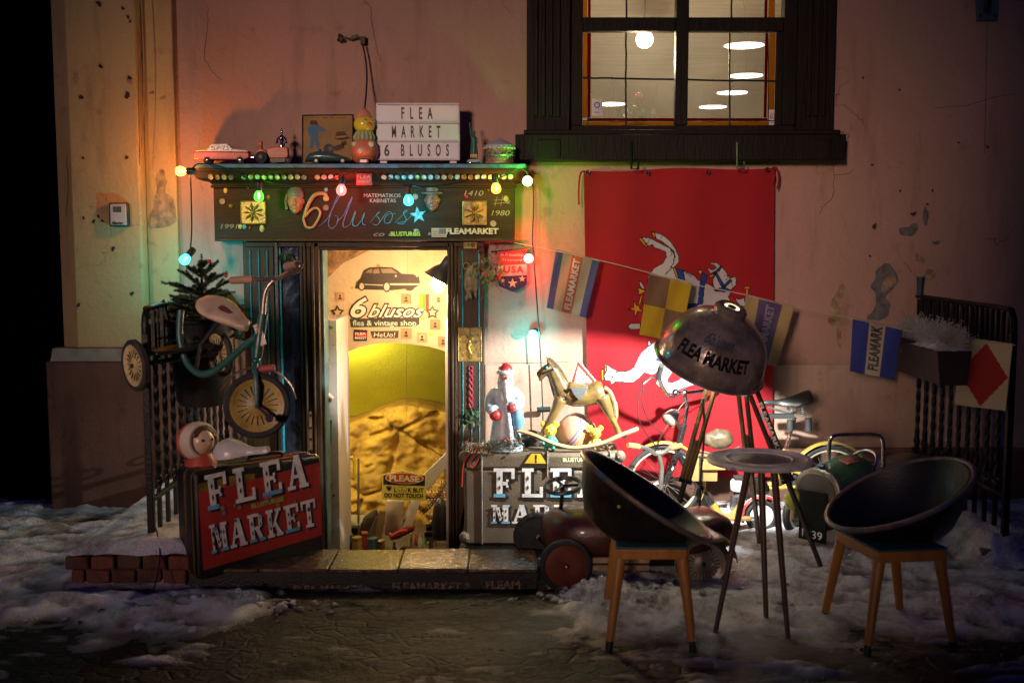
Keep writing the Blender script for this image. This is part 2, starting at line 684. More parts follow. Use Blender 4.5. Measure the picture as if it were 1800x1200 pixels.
def wallF(y):
    """frame on a plane facing the camera at depth y: x right, y up, z towards the camera; origin at world 0"""
    return Matrix(((1, 0, 0, 0), (0, 0, -1, y), (0, 1, 0, 0), (0, 0, 0, 1)))

def pixF(px, py, y):
    """the same frame with its origin at a pixel"""
    m = wallF(y).copy()
    p = P(px, py, y)
    m.translation = p
    return m

def pixpoly(pts, y):
    """photo-pixel outline -> (x, z) on plane y, for wallF(y)"""
    return [(P(a, b, y).x, P(a, b, y).z) for a, b in pts]

# ================================================================== THE SETTING
M_WALL = wall_mat('pink_plaster', (.45, .27, .21), (.37, .235, .17), (.20, .11, .07), bump=.6)
M_LOW = wall_mat('lower_plaster', (.43, .31, .24), (.33, .20, .145), (.18, .11, .075), scale=1.6)
M_BASE = wall_mat('base_render', (.15, .078, .052), (.09, .05, .036), (.045, .026, .02), scale=1.8)
M_YEL = wall_mat('yellow_plaster', (.50, .36, .17), (.42, .29, .14), (.20, .13, .06), scale=1.3)
M_PATCH = mat('bare_plaster', (.30, .215, .12), .95, var=.45, vscale=22, bump=.9, bscale=40, dirt=(.16, .10, .05), dscale=18)
M_PATCHG = mat('grey_underpaint', (.13, .125, .13), .95, var=.4, vscale=25, bump=.8, bscale=45, dirt=(.24, .16, .07), dscale=14)
M_HOLE = mat('hole_dark', (.03, .02, .015), .95, bump=.4)
M_DWOOD = mat('dark_window_wood', (.010, .007, .005), .55, var=.4, vscale=14, bump=.3, bscale=60, spec=.15, stretch=(1, 1, .15), dirt=(.022, .013, .007), damt=.4)
M_DOOR = mat('portal_wood', (.046, .026, .012), .5, var=.4, vscale=16, bump=.3, bscale=70, spec=.25, stretch=(3, 3, .2), dirt=(.02, .013, .008), dscale=8)
M_FASC = mat('fascia_wood', (.032, .021, .011), .55, var=.3, vscale=10, bump=.25, bscale=60, spec=.15, stretch=(.25, 1, 2), dirt=(.03, .02, .012), dscale=6)
M_BLUE = mat('blue_paint', (.03, .17, .30), .5, var=.4, vscale=30, dirt=(.05, .035, .03), dscale=25, damt=.8)
M_CYAN = mat('cyan_paint', (.02, .32, .42), .5, var=.3, vscale=30, dirt=(.03, .08, .10), dscale=18)
M_BLACK = mat('black_paint', (.012, .012, .013), .4, var=.4, bump=.2)
M_IRON = mat('wrought_iron', (.004, .004, .0045), .5, var=.5, bump=.3, bscale=50, spec=.25)
M_STEEL = mat('dull_steel', (.35, .35, .36), .35, metal=.9, var=.3, dirt=(.12, .07, .04), dscale=20)
M_CHROME = mat('chrome', (.62, .62, .62), .16, metal=1, var=.15, dirt=(.2, .13, .09), dscale=30, damt=.7)
M_WHITE = mat('white_gloss', (.72, .71, .68), .35, var=.06, dirt=(.45, .40, .33), dscale=8, damt=.4)
M_INK = mat('black_ink', (.012, .012, .012), .5, var=.1, bump=0)
M_LETW = mat('letter_white', (.72, .70, .66), .5, var=.12, vscale=40, dirt=(.25, .35, .42), dscale=14, damt=.7, bump=0)
M_RUBBER = mat('tyre_rubber', (.016, .016, .017), .75, var=.4, vscale=30, bump=.4, bscale=120, dirt=(.06, .055, .05), dscale=12)
M_BRICK = mat('red_brick', (.17, .045, .032), .85, var=.35, vscale=30, bump=.6, bscale=70, dirt=(.09, .075, .03), dscale=9, damt=.6)
M_STONE = mat('paint_spattered_step', (.085, .055, .034), .22, var=.5, vscale=35, bump=.5, bscale=55, dirt=(.045, .035, .03), dscale=22, damt=.8)
M_CABLE = mat('black_cable', (.010, .011, .012), .45, bump=0)

# ---------------------------------------------------------------- the house front
house = thing('building', 'old plastered house front with pinkish brown wall, yellow pilaster and peeling patches', 'building', (0, 0, 0))
TOPZ = 5.2
def xw(px, y=0.0):
    return P(px, 420, y).x
def zw(py, y=0.0):
    return P(900, py, y).z
WX0, WX1 = P(1003, 130, 0).x, P(1402, 130, 0).x
WZ0 = zw(243)
DX0, DX1 = xw(545), xw(797)
DZ1 = zw(428)
w = MB()
TH = .30
xs = [-2.30, DX0, DX1, WX0, WX1, 7.0]
def wcol(x0, x1, z0, z1):
    w.bx(x0, x1, 0, TH, z0, z1)
wcol(-2.30, DX0, -1.2, TOPZ)
wcol(DX0, DX1, DZ1, TOPZ)
wcol(DX1, WX0, -1.2, TOPZ)
wcol(WX0, WX1, -1.2, WZ0)
wcol(WX0, WX1, 4.35, TOPZ)
wcol(WX1, 7.0, -1.2, TOPZ)
w.build('wall', M_WALL, house, smooth=False)
# lower band of the wall and the base course, right of the shop door
zd = zw(640)
MB().bx(xw(852), 7.0, -.014, -.001, .33, zd).build('dado_band', M_LOW, house, bevel=.004)
MB().bx(xw(852), 7.0, -.035, -.001, -.25, zw(785)).build('base_course', M_BASE, house, bevel=.006)
# pilaster with its stepped side, ledge and base
yp = -.15
xa, xb = P(127, 420, yp).x, P(249, 420, yp).x
zl = P(200, 612, yp).z
MB().bx(xa, xb, yp, -.001, zl, TOPZ).build('pilaster', M_YEL, house, bevel=.012)
xc = P(313, 420, -.05).x
MB().bx(xb + .001, xc, -.05, -.001, zl - .05, TOPZ).build('pilaster_step', M_YEL, house, bevel=.006)
MB().bx(P(105, 420, -.05).x, xa - .001, -.05, -.001, zl - .2, TOPZ).build('pilaster_step', M_YEL, house, bevel=.006)
yb = -.19
xpl = P(82, 700, yb).x
pl = MB()
pl.bx(xpl, xc + .03, yb, -.0005, -.25, zl - .075)
pl.build('pilaster_base', M_BASE, house, bevel=.012)
lg = MB()
lg.loft([[V((x, yb - .004, zl - .074)), V((x, yb + .02, zl - .05)), V((x, yp - .002, zl - .001)), V((x, -.0508, zl - .001)), V((x, -.0508, zl - .074))] for x in (xpl + .03, xb + .04)])
lg.build('pilaster_ledge', mat('ledge_plaster', (.22, .17, .14), .9, var=.3, bump=.5), house)
# pilaster cable
cb = MB()
cb.tube([P(248 + 5 * math.sin(y / 90.0), y, -.062 if False else yp - .004) for y in range(-10, 300, 20)] , .0035, 6)
cb.build('cable', mat('painted_cable', (.34, .25, .13), .7), house)

# patches where the plaster has come off
def patch(px, py, rx, ry, seed, m, y=-.0, rough=.45, par=house):
    f = wallF(y)
    k = S(y)
    c = P(px, py, y)
    mb = MB()
    mb.prism(blob_outline(c.x, c.z, rx * k, ry * k, 26, rough, seed), f, .0035)
    return mb.build('plaster_scar', m, par, smooth=False)
def polypatch(pts, m, y=-.0, t=.0035):
    c = catmull([V((a, b, 0)) for a, b in pixpoly(pts, y)], 4, closed=True)
    rnd = random.Random(len(pts))
    mb = MB()
    mb.prism([(p.x + rnd.uniform(-.004, .004), p.y + rnd.uniform(-.004, .004)) for p in c], wallF(y), t)
    return mb.build('plaster_scar', m, house, smooth=False)
polypatch([(286, 298), (293, 318), (291, 338), (305, 352), (309, 375), (307, 392), (285, 400), (262, 398), (263, 380), (270, 365), (272, 350), (277, 330), (275, 312)], M_PATCH, -.05)
polypatch([(1560, 463), (1576, 480), (1577, 500), (1556, 522), (1566, 535), (1555, 560), (1530, 562), (1524, 558), (1538, 540), (1538, 515), (1530, 505), (1540, 488), (1541, 474)], M_PATCHG)
polypatch([(1558, 484), (1574, 486), (1572, 500), (1562, 506), (1551, 512), (1550, 500)], M_PATCH, 0, .006)
polypatch([(1480, 499), (1485, 505), (1482, 520), (1476, 535), (1478, 560), (1479, 600), (1477, 610), (1471, 600), (1470, 575), (1457, 570), (1455, 560), (1462, 552), (1460, 532), (1466, 520)], M_PATCH)
polypatch([(1608, 392), (1614, 398), (1612, 405), (1600, 415), (1585, 412), (1580, 402), (1595, 399)], M_PATCHG)
polypatch([(1625, 364), (1631, 372), (1632, 385), (1627, 396), (1622, 385)], M_PATCHG)
polypatch([(1609, 446), (1618, 450), (1626, 456), (1622, 464), (1612, 460)], M_PATCH)
polypatch([(1630, 472), (1646, 478), (1640, 490), (1628, 494), (1618, 488), (1626, 480)], M_PATCH)
polypatch([(1638, 425), (1652, 423), (1646, 431)], M_PATCHG)
for i, (px, py, r) in enumerate([(1537, 398, 4), (1606, 376, 4), (1517, 137, 2), (1581, 158, 2), (1685, 251, 2), (1582, 336, 2), (1639, 335, 2), (1630, 359, 2), (1533, 290, 2), (1529, 450, 2), (1736, 259, 2.5)]):
    patch(px, py, r, r, i, M_HOLE)
for i, (px, py, r) in enumerate([(174, 7, 4), (216, 15, 2.5), (225, 30, 2.5), (229, 38, 2), (177, 117, 3), (143, 171, 3.5), (224, 168, 4.5), (228, 137, 3), (146, 278, 2), (223, 277, 2.5), (173, 380, 2), (180, 388, 2), (165, 389, 2.5), (147, 383, 2), (199, 437, 3), (232, 516, 3), (138, 536, 3)]):
    patch(px, py, r, r * 1.2, i + 40, M_HOLE, yp)
for i, (px, py, rx, ry) in enumerate([(134, 138, 4, 9), (228, 143, 4, 6), (267, 163, 4, 3)]):
    patch(px, py, rx, ry, i + 70, M_PATCH, yp)
patch(600, 69, 7, 8, 81, M_HOLE)
patch(623, 67, 9, 6, 82, M_PATCHG)
# hairline cracks one can follow
def crack(pts, y=0.0, wd=.0015):
    rnd = random.Random(int(pts[0][0]))
    q = []
    for i in range(len(pts) - 1):
        for k in range(6):
            t = k / 6
            q.append((pts[i][0] * (1 - t) + pts[i + 1][0] * t + rnd.uniform(-1.6, 1.6), pts[i][1] * (1 - t) + pts[i + 1][1] * t))
    q.append(pts[-1])
    mb = MB()
    mb.tube([P(a, b, y - .0005) for a, b in q], [wd * (.5 + .5 * math.sin(math.pi * (i + 1) / (len(q) + 1))) for i in range(len(q))], 4)
    mb.build('crack', M_HOLE, house)
crack([(366, 10), (365, 50), (362, 75), (360, 105), (372, 125), (390, 142)])
crack([(640, 0), (651, 14), (655, 45), (660, 70), (665, 95), (671, 108)])
crack([(1465, 290), (1466, 330), (1462, 350), (1445, 365), (1440, 378)])
crack([(1465, 308), (1490, 306), (1500, 298)])
crack([(1590, 460), (1603, 480)])
crack([(860, 637), (920, 638), (1000, 636)])
crack([(1595, 720), (1602, 780), (1598, 840)])
crack([(1640, 190), (1700, 186), (1750, 170), (1790, 165)])
crack([(118, 270), (120, 330), (116, 380)], -.051)
# street plate bracket on the wall, top right, with its thin conduit
kb = MB()
a, b_, c, d = [P(*q, -.03) for q in ((1716, -20), (1758, -20), (1755, 36), (1719, 36))]
kb.quadbox(d, c, b_, a, V((0, .026, 0)))
for px, py in ((1724, 28), (1749, 28)):
    kb.ball(P(px, py, -.033), .008, 8, 6, mi=1)
kb.tube([P(1737, 10, -.03), P(1737, 10, -.12), P(1737, -20, -.2)], .02, 8, mi=1)
tag(kb.build('wall_bracket', [mat('blue_grey_metal', (.05, .075, .11), .5), M_IRON], None, bevel=.003), 'blue grey metal bracket on the wall at the top right', 'bracket')
cb = MB()
cb.tube([P(1735, 36, -.006), P(1733, 150, -.006), P(1731, 270, -.006)], .003, 6)
cb.build('cable', mat('rosy_cable', (.20, .12, .10), .8), house)
# pipe clamp on the wall with a hanging cable
kb = MB()
kb.cyl(P(600, 69, -.001), P(600, 69, -.02), .012, .010, 10)
kb.tube([P(606, 66, -.01), P(618, 70, -.02), P(628, 66, -.025), P(640, 67, -.03)], .006, 8)
kb.bx(P(635, 70, 0).x, P(643, 70, 0).x, -.04, -.001, P(640, 80, 0).z, P(640, 66, 0).z)
kb.build('pipe_clamp', mat('rusted_clamp', (.10, .07, .04), .8, var=.5), None)
kb = bpy.data.objects['pipe_clamp']
tag(kb, 'rusty steel clamp sticking out of the bare wall, holding a black cable', 'clamp')

# ---------------------------------------------------------------- the gateway at the far left
gt = thing('gate', 'dark brown wooden gate in the deep recess at the left edge', 'gate', (-3.4, .1, 0))
xg = P(105, 420, -.05).x
for i in range(9):
    x1 = P(100, 700, .2).x + .05 - i * .19
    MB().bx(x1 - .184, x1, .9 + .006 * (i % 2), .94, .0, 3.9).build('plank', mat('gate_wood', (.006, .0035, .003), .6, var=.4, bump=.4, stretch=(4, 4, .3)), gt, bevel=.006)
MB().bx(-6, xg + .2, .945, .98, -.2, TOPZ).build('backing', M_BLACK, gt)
MB().bx(xg - .002, xg + .3, .301, .94, -.2, TOPZ).build('jamb', M_BASE, house)
MB().bx(-7.5, -3.75, -.15, .94, -.2, TOPZ).build('wall', M_BASE, house)
MB().bx(-3.75, xg - .002, -.05, .9, 3.9, TOPZ).build('lintel', M_BASE, house)

# ---------------------------------------------------------------- ground with the sunken steps to the cellar door
PX0, PX1, PY0 = -1.50, -.30, -1.36          # the pit
def ground_mat():
    """worn dark setts under a film of meltwater: damp and drier blotches, grit, sunken joints that come and go"""
    m, nt, b = _nt('wet_street')
    n, l = nt.nodes, nt.links
    tc = n.new('ShaderNodeTexCoord')
    def nz(sc, det, rg=.6, st=(1, 1, 1)):
        mp = n.new('ShaderNodeMapping')
        mp.inputs['Scale'].default_value = st
        l.new(tc.outputs['Object'], mp.inputs['Vector'])
        t = n.new('ShaderNodeTexNoise')
        t.inputs['Scale'].default_value = sc
        t.inputs['Detail'].default_value = det
        t.inputs['Roughness'].default_value = rg
        l.new(mp.outputs[0], t.inputs['Vector'])
        return t.outputs['Fac']
    def mrange(f, a0, a1, b0, b1):
        r = n.new('ShaderNodeMapRange')
        for k_, v_ in zip(('From Min', 'From Max', 'To Min', 'To Max'), (a0, a1, b0, b1)):
            r.inputs[k_].default_value = v_
        l.new(f, r.inputs['Value'])
        return r.outputs[0]
    def math2(op, a_, b_):
        q = n.new('ShaderNodeMath')
        q.operation = op
        for i, v_ in enumerate((a_, b_)):
            if isinstance(v_, float):
                q.inputs[i].default_value = v_
            else:
                l.new(v_, q.inputs[i])
        return q.outputs[0]
    big = nz(2.2, 8, .65, (1, 1.8, 1))
    fine = nz(38, 8, .7)
    rp = n.new('ShaderNodeValToRGB')
    rp.color_ramp.elements[0].position = .35
    rp.color_ramp.elements[1].position = .72
    rp.color_ramp.elements[0].color = (.0025, .002, .002, 1)
    rp.color_ramp.elements[1].color = (.012, .009, .007, 1)
    l.new(math2('ADD', math2('MULTIPLY', big, .55), math2('MULTIPLY', fine, .45)), rp.inputs[0])
    l.new(rp.outputs[0], b.inputs['Base Color'])
    b.inputs['Specular IOR Level'].default_value = .13
    l.new(mrange(math2('ADD', math2('MULTIPLY', big, .7), math2('MULTIPLY', fine, .3)), .38, .62, .13, .75), b.inputs['Roughness'])
    mp = n.new('ShaderNodeMapping')
    mp.inputs['Scale'].default_value = (9, 12, 9)
    l.new(tc.outputs['Object'], mp.inputs['Vector'])
    vo = n.new('ShaderNodeTexVoronoi')
    vo.feature = 'DISTANCE_TO_EDGE'
    vo.inputs['Scale'].default_value = 1
    l.new(mp.outputs[0], vo.inputs['Vector'])
    joint = math2('MULTIPLY', mrange(vo.outputs['Distance'], .0, .09, 0.0, 1.0), mrange(nz(1.6, 4), .42, .6, .1, .9))
    h = math2('ADD', joint, math2('ADD', math2('MULTIPLY', fine, 1.3), math2('MULTIPLY', nz(11, 6), 2.2)))
    bp = n.new('ShaderNodeBump')
    bp.inputs['Strength'].default_value = .75
    bp.inputs['Distance'].default_value = .012
    l.new(h, bp.inputs['Height'])
    l.new(bp.outputs[0], b.inputs['Normal'])
    return m
M_GROUND = ground_mat()
g = MB()
for (x0, x1, y0, y1) in ((-60, PX0, -60, 1.0), (PX1, 60, -60, .3), (PX0, PX1, -60, PY0)):
    g.add([(x0, y0, 0), (x1, y0, 0), (x1, y1, 0), (x0, y1, 0)], [(0, 1, 2, 3)])
struct(g.build('ground', M_GROUND, None, smooth=False))
# pit walls and steps
M_PIT = mat('pit_brick', (.10, .045, .035), .9, var=.4, bump=.5)
pw = MB()
pw.bx(PX0 - .02, PX0, PY0, 0, -1.2, .0)
pw.bx(PX1, PX1 + .02, PY0, 0, -1.2, .0)
struct(pw.build('stair_well', M_PIT, None, smooth=False))
st = thing('cellar_steps', 'worn stone steps leading down to the cellar door', 'steps', (-.9, -1.0, -1.2))
for i in range(5):
    MB().bx(PX0 + .002, PX1 - .002, PY0 + .26 * i, PY0 + .26 * (i + 1), -1.19, -.02 - .19 * (i + 1)).build('tread', M_STONE, st, bevel=.012)
fl = MB().bx(-2.4, .9, 0.0, 3.2, -1.22, -1.0)
struct(fl.build('cellar_floor', M_PIT, None, smooth=False))

# unseen blocker added behind the viewer; its gap shapes the sun into a pool
op = MB()
OY = -14.0
for (x0, x1, z0, z1) in ((-30, -7.4, -.1, 9), (-2.9, 25, -.1, 9), (-7.4, -2.9, -.1, 2.45), (-7.4, -2.9, 5.5, 9)):
    op.bx(x0, x1, OY - .4, OY, z0, z1)
struct(op.build('added_sun_blocker', M_BASE, None, smooth=False))
# threshold slab with its painted riser
M_RISER = mat('riser_black', (.010, .010, .010), .5, var=.4, bump=.4)
kerb = thing('threshold_step', 'wet paint-spattered stone step with worn white lettering on its black riser', 'step', (-.7, -1.5, 0))
ky0, ky1, kz = -1.69, -1.365, .10
kx0, kx1 = -1.53, P(945, 1010, ky0).x
MB().bx(kx0, kx1, ky0 + .012, ky1, -.05, kz - .022).build('riser', M_RISER, kerb, bevel=.004)
nslab = 5
rnd = random.Random(3)
for i in range(nslab):
    a = kx0 + (kx1 - kx0) * i / nslab
    b_ = kx0 + (kx1 - kx0) * (i + 1) / nslab
    MB().bx(a + .0015, b_ - .0015, ky0, ky1 + .01, kz - .0215 + rnd.uniform(0, .002), kz + rnd.uniform(-.004, .003)).build('slab', M_STONE, kerb, bevel=.006)
M_WORN = mat('worn_white', (.20, .155, .105), .8, var=.7, vscale=60, bump=0, dirt=(.012, .011, .01), dscale=35, damt=.95)
lt = MB()
for s_, px, py, wpx in (('FLEA MARKET', 577, 1042, 125), ('FLEAMARKET &', 760, 1037, 145), ('FLEAM', 884, 1034, 62)):
    lt = MB()
    put_text(lt, s_, pixF(px, py, ky0 + .0115), .038, .001, bold=.03, width=wpx * S(ky0))
    lt.build('lettering', M_WORN, kerb, smooth=False)

# low brick wall along the left of the steps
bw = thing('brick_wall', 'low red brick wall under the left railing, capped with snow', 'wall', (-1.8, -1.0, 0))
bx0, bx1, by0, bzt = -2.10, -1.52, -1.66, .155
MB().bx(bx0 + .02, bx1 - .012, by0 + .02, -.225, -.2, bzt - .012).build('core', mat('mortar', (.09, .075, .06), .95, bump=.6), bw)
M_BRICK2 = mat('brown_brick', (.095, .032, .024), .9, var=.4, vscale=25, bump=.8, bscale=50, dirt=(.10, .09, .04), dscale=7, damt=.7)
for course in range(3):
    z0 = -.06 + course * .075
    pr = .0 if course < 2 else -.018
    # front face: headers
    x = bx0 + pr - (0.05 if course % 2 else 0)
    first = True
    while x < bx1 - .02:
        x1_ = min(x + .118, bx1)
        xx = max(x, bx0 + pr)
        if x1_ - xx > .03:
            mb = MB()
            d = random.uniform(-.009, .006)
            mb.bx(xx + .004, x1_ - .004, by0 + pr + d, by0 + .10, z0 + .004 + random.uniform(-.002, .002), z0 + .070 + random.uniform(-.004, .003))
            mb.build('brick', random.choice((M_BRICK, M_BRICK2)), bw, bevel=.009)
        x += .122
    # long left and right sides
    for side in (0, 1):
        y = by0 + .105
        while y < -.30:
            y1_ = min(y + .235, -.23)
            mb = MB()
            if side == 0:
                mb.bx(bx0 + pr, bx0 + .10, y + .004, y1_ - .004, z0 + .004, z0 + .071)
            else:
                mb.bx(bx1 - .10, bx1 + random.uniform(-.003, .003), y + .004, y1_ - .004, z0 + .004, z0 + .071)
            mb.build('brick', M_BRICK, bw, bevel=.005)
            y += .24

# ---------------------------------------------------------------- snow
def snow_mat():
    m, nt, b = _nt('trodden_snow')
    n, l = nt.nodes, nt.links
    tc = n.new('ShaderNodeTexCoord')
    nz = n.new('ShaderNodeTexNoise')
    nz.inputs['Scale'].default_value = 5.5
    nz.inputs['Detail'].default_value = 10
    nz.inputs['Roughness'].default_value = .68
    l.new(tc.outputs['Object'], nz.inputs['Vector'])
    rp = n.new('ShaderNodeValToRGB')
    rp.color_ramp.elements[0].position = .36
    rp.color_ramp.elements[1].position = .56
    rp.color_ramp.elements[0].color = (.24, .21, .20, 1)
    rp.color_ramp.elements[1].color = (.70, .71, .78, 1)
    l.new(nz.outputs['Fac'], rp.inputs[0])
    sp = n.new('ShaderNodeSeparateXYZ')
    l.new(tc.outputs['Object'], sp.inputs[0])
    zr = n.new('ShaderNodeMapRange')
    zr.interpolation_type = 'SMOOTHSTEP'
    zr.inputs['From Min'].default_value = .0
    zr.inputs['From Max'].default_value = .028
    l.new(sp.outputs['Z'], zr.inputs['Value'])
    sl = n.new('ShaderNodeMixRGB')
    sl.inputs[1].default_value = (.10, .085, .08, 1)
    l.new(zr.outputs[0], sl.inputs[0])
    l.new(rp.outputs[0], sl.inputs[2])
    l.new(sl.outputs[0], b.inputs['Base Color'])
    b.inputs['Roughness'].default_value = .55
    b.inputs['Subsurface Weight'].default_value = .0
    n2 = n.new('ShaderNodeTexNoise')
    n2.inputs['Scale'].default_value = 110
    n2.inputs['Detail'].default_value = 8
    l.new(tc.outputs['Object'], n2.inputs['Vector'])
    bp = n.new('ShaderNodeBump')
    bp.inputs['Strength'].default_value = .9
    bp.inputs['Distance'].default_value = .02
    l.new(n2.outputs['Fac'], bp.inputs['Height'])
    l.new(bp.outputs[0], b.inputs['Normal'])
    return m
M_SNOW = snow_mat()
def sm(t, a, b):
    t = max(0.0, min(1.0, (t - a) / (b - a)))
    return t * t * (3 - 2 * t)
def bump2(x, y, cx, cy, rx, ry):
    q = ((x - cx) / rx) ** 2 + ((y - cy) / ry) ** 2
    return math.exp(-q)
def snow_h(x, y):
    far = sm(y, -2.75, -1.95)                       # cleared street in front
    path = sm(x, -1.30, -1.0) * (1 - sm(x, .02, .38)) * (1 - sm(y, -1.40, -1.34))   # trodden path to the step
    b = far * (1 - path)
    b += .35 * bump2(x, y, -1.5, -2.02, .45, .15) + .5 * bump2(x, y, -1.15, -1.98, .22, .15) - .75 * bump2(x, y, -1.85, -1.72, .45, .10)
    b += 1.0 * bump2(x, y, .38, -1.84, .24, .16) + .6 * bump2(x, y, .68, -1.95, .3, .2)
    b += .25 * bump2(x, y, 1.15, -1.45, .6, .3)
    n1 = noise.fractal(V((x * 1.7, y * 2.1, 3.1)), 1.0, 2.0, 4)
    n2 = noise.fractal(V((x * 6.5, y * 8.0, 9.7)), .9, 2.0, 5)
    n3 = abs(noise.noise(V((x * 22, y * 22, 1.3))))
    h = .050 * (b - .56) + .026 * n1 + .017 * n2 * (.4 + b) + .012 * n3 * min(1.3, b)
    # streaks of slush left on the street
    h = max(h, -.013 + .040 * noise.fractal(V((x * 3.0, y * 9.0, 5.5)), .85, 2.0, 6) * (1 - path * .35))
    return h
sn = MB()
SX0, SX1, SY0, SY1, SD = -4.4, 4.2, -3.3, .0, .018
nx, ny = int((SX1 - SX0) / SD), int((SY1 - SY0) / SD)
grid = {}
vs, fs = [], []
for j in range(ny + 1):
    y = SY0 + j * SD
    for i in range(nx + 1):
        x = SX0 + i * SD
        grid[i, j] = len(vs)
        vs.append((x, y, snow_h(x, y)))
for j in range(ny):
    y = SY0 + (j + .5) * SD
    for i in range(nx):
        x = SX0 + (i + .5) * SD
        if PX0 - .03 < x < PX1 + .02 and y > PY0 - .05:
            continue
        if PX0 < x < .30 and y > PY0 - .05 and x < .05 + .1 * noise.noise(V((y * 7, 0, 0))) + .25 * (y > -.9):
            continue
        if kx0 - .02 < x < kx1 - .03 and ky0 + .02 < y < ky1 + .03:
            continue
        q = (grid[i, j], grid[i + 1, j], grid[i + 1, j + 1], grid[i, j + 1])
        if max(vs[k][2] for k in q) < -.004:
            continue
        fs.append(q)
sn.add(vs, fs)
so = sn.build('snow', M_SNOW, None, sharp=180, kind='stuff')
so['label'] = 'patchy trodden snow lying on the street and along the wall'
# snow cap on the brick wall
cp = MB()
def capz(x, y):
    e = min(x - bx0 + .012, bx1 - x - .0, y - by0 + .012, .2)
    e = max(0.0, e)
    return bzt + .008 + .052 * sm(e, -.01, .07) + .016 * noise.fractal(V((x * 6, y * 6, 2)), 1, 2, 4)
nx2, ny2 = 40, 90
cp.sheet(lambda a, b: V((bx0 - .016 + (bx1 - bx0 + .012) * a, by0 - .018 + (-.222 - by0 + .016) * b, capz(bx0 - .012 + (bx1 - bx0 + .008) * a, by0 - .012 + (-.222 - by0 + .012) * b))), nx2, ny2)
cap = cp.build('snow_cap', M_SNOW, bw, sharp=180)
# loose lumps of snow thrown up beside the path
lm = MB()
rnd = random.Random(11)
for (cx, cy, n_, sp) in ((-1.02, -1.93, 30, .10), (.36, -1.84, 46, .14), (.75, -1.95, 26, .2), (-1.5, -2.05, 16, .25), (1.4, -1.9, 16, .4)):
    for _ in range(n_):
        x = rnd.gauss(cx, sp); y = rnd.gauss(cy, sp * .5)
        if y > -1.7 and x < kx1: continue
        r = rnd.uniform(.006, .022) * (1.4 if rnd.random() < .15 else 1)
        z = max(0, snow_h(x, y))
        rr = (r * rnd.uniform(.8, 1.3), r * rnd.uniform(.8, 1.3), r * rnd.uniform(.7, 1))
        lm.ball((x, y, z + r * .1), rr, 8, 6)
o = lm.build('snow_lumps', M_SNOW, None, kind='stuff')
o['label'] = 'loose crumbs and lumps of snow beside the trodden path'

# ================================================================== WINDOW AND THE LIT ROOM BEHIND IT
win = bpy.data.objects.new('window', None)
COL.objects.link(win)
win.parent = house
win.location = (P(1200, 240, 0).x, 0, WZ0)
win['label'] = 'big dark brown framed window with stained glass borders and a lit room behind'
YC = -.055
def wbox(name, x0, x1, y0p, y1p, ya, yb2, m, par=win, bevel=.004, ref=None):
    r = ya if ref is None else ref
    pm = (max(y0p, 0) + y1p) / 2
    a = P(x0, y1p, r)
    b = P(x1, y0p, r)
    a.x, b.x = P(x0, pm, r).x, P(x1, pm, r).x
    return MB().bx(a.x, b.x, ya, yb2, a.z, b.z).build(name, m, par, bevel=bevel)
top = -330
wbox('casing', 926, 1002, top, 229, YC, -.001, M_DWOOD)
wbox('casing', 1402, 1468, top, 229, YC, -.001, M_DWOOD)
for k, px in enumerate((938, 951, 964, 977)):
    wbox('casing_reed', px, px + 8, top, 205, YC - .014, YC - .0005, M_DWOOD, bevel=.005)
for k, px in enumerate((1420, 1433, 1446)):
    wbox('casing_reed', px, px + 8, top, 205, YC - .014, YC - .0005, M_DWOOD, bevel=.005)
wbox('sill', 906, 1487, 236, 282, -.15, -.001, M_DWOOD, bevel=.006)
wbox('sill_moulding', 921, 1478, 228, 236.5, -.11, -.001, M_DWOOD, bevel=.006)
wbox('sill_block', 945, 985, 246, 278, -.158, -.1505, M_DWOOD)
wbox('sill_block', 1425, 1462, 246, 278, -.158, -.1505, M_DWOOD)
YS0, YS1 = -.02, .05
wbox('frame', 1002.5, 1024, top, 221, YS0, YS1, M_DWOOD, ref=0)
wbox('frame', 1376, 1401.5, top, 221, YS0, YS1, M_DWOOD, ref=0)
wbox('frame', 1002.5, 1401.5, 221.2, 242, YS0, YS1, M_DWOOD, ref=0)
wbox('frame', 1187, 1209, top, 221, YS0 - .005, YS1, M_DWOOD, ref=0)
wbox('frame', 1024.2, 1186.8, 32, 56, YS0 - .003, YS1, M_DWOOD, ref=0)
wbox('frame', 1209.2, 1375.8, 32, 56, YS0 - .003, YS1, M_DWOOD, ref=0)
M_PANE = glass('window_glass', (.97, .96, .92), .08, .03, haze=.09, hazecol=(.9, .85, .75))
M_AMB = glass('amber_glass', (.45, .25, .06), .1, .2, haze=.6, hazecol=(.36, .21, .06))
M_RED = glass('red_glass', (.22, .012, .015), .1, .2, haze=.6, hazecol=(.22, .012, .016))
YG = .035
for (x0, x1) in ((1024, 1187), (1209, 1376)):
    for (y0, y1) in ((-60, 32), (56, 221)):
        wbox('pane', x0, x1, y0, y1, YG, YG + .004, M_PANE, bevel=0, ref=0)
def strip(name, x0, x1, y0, y1, m, dy=0.0):
    wbox(name, x0, x1, y0, y1, YG - .006 - dy, YG - .001, m, bevel=0, ref=0)
M_LEAD = mat('lead_came', (.03, .026, .022), .4, metal=.4)
strip('amber_strip', 1025, 1033, 57, 206, M_AMB)
strip('red_strip', 1034, 1039, 57, 206, M_RED)
strip('red_strip', 1034, 1186, 207, 211, M_RED, .0006)
strip('amber_strip', 1025, 1186, 213, 220.5, M_AMB, .0006)
strip('red_strip', 1346, 1351, 57, 206, M_RED)
strip('amber_strip', 1353, 1364, 57, 206, M_AMB)
strip('red_strip', 1210, 1351, 207, 211, M_RED, .0006)
strip('amber_strip', 1210, 1364, 213, 220.5, M_AMB, .0006)
strip('amber_strip', 1025, 1033, -60, 31, M_AMB)
strip('red_strip', 1034, 1039, -60, 31, M_RED)
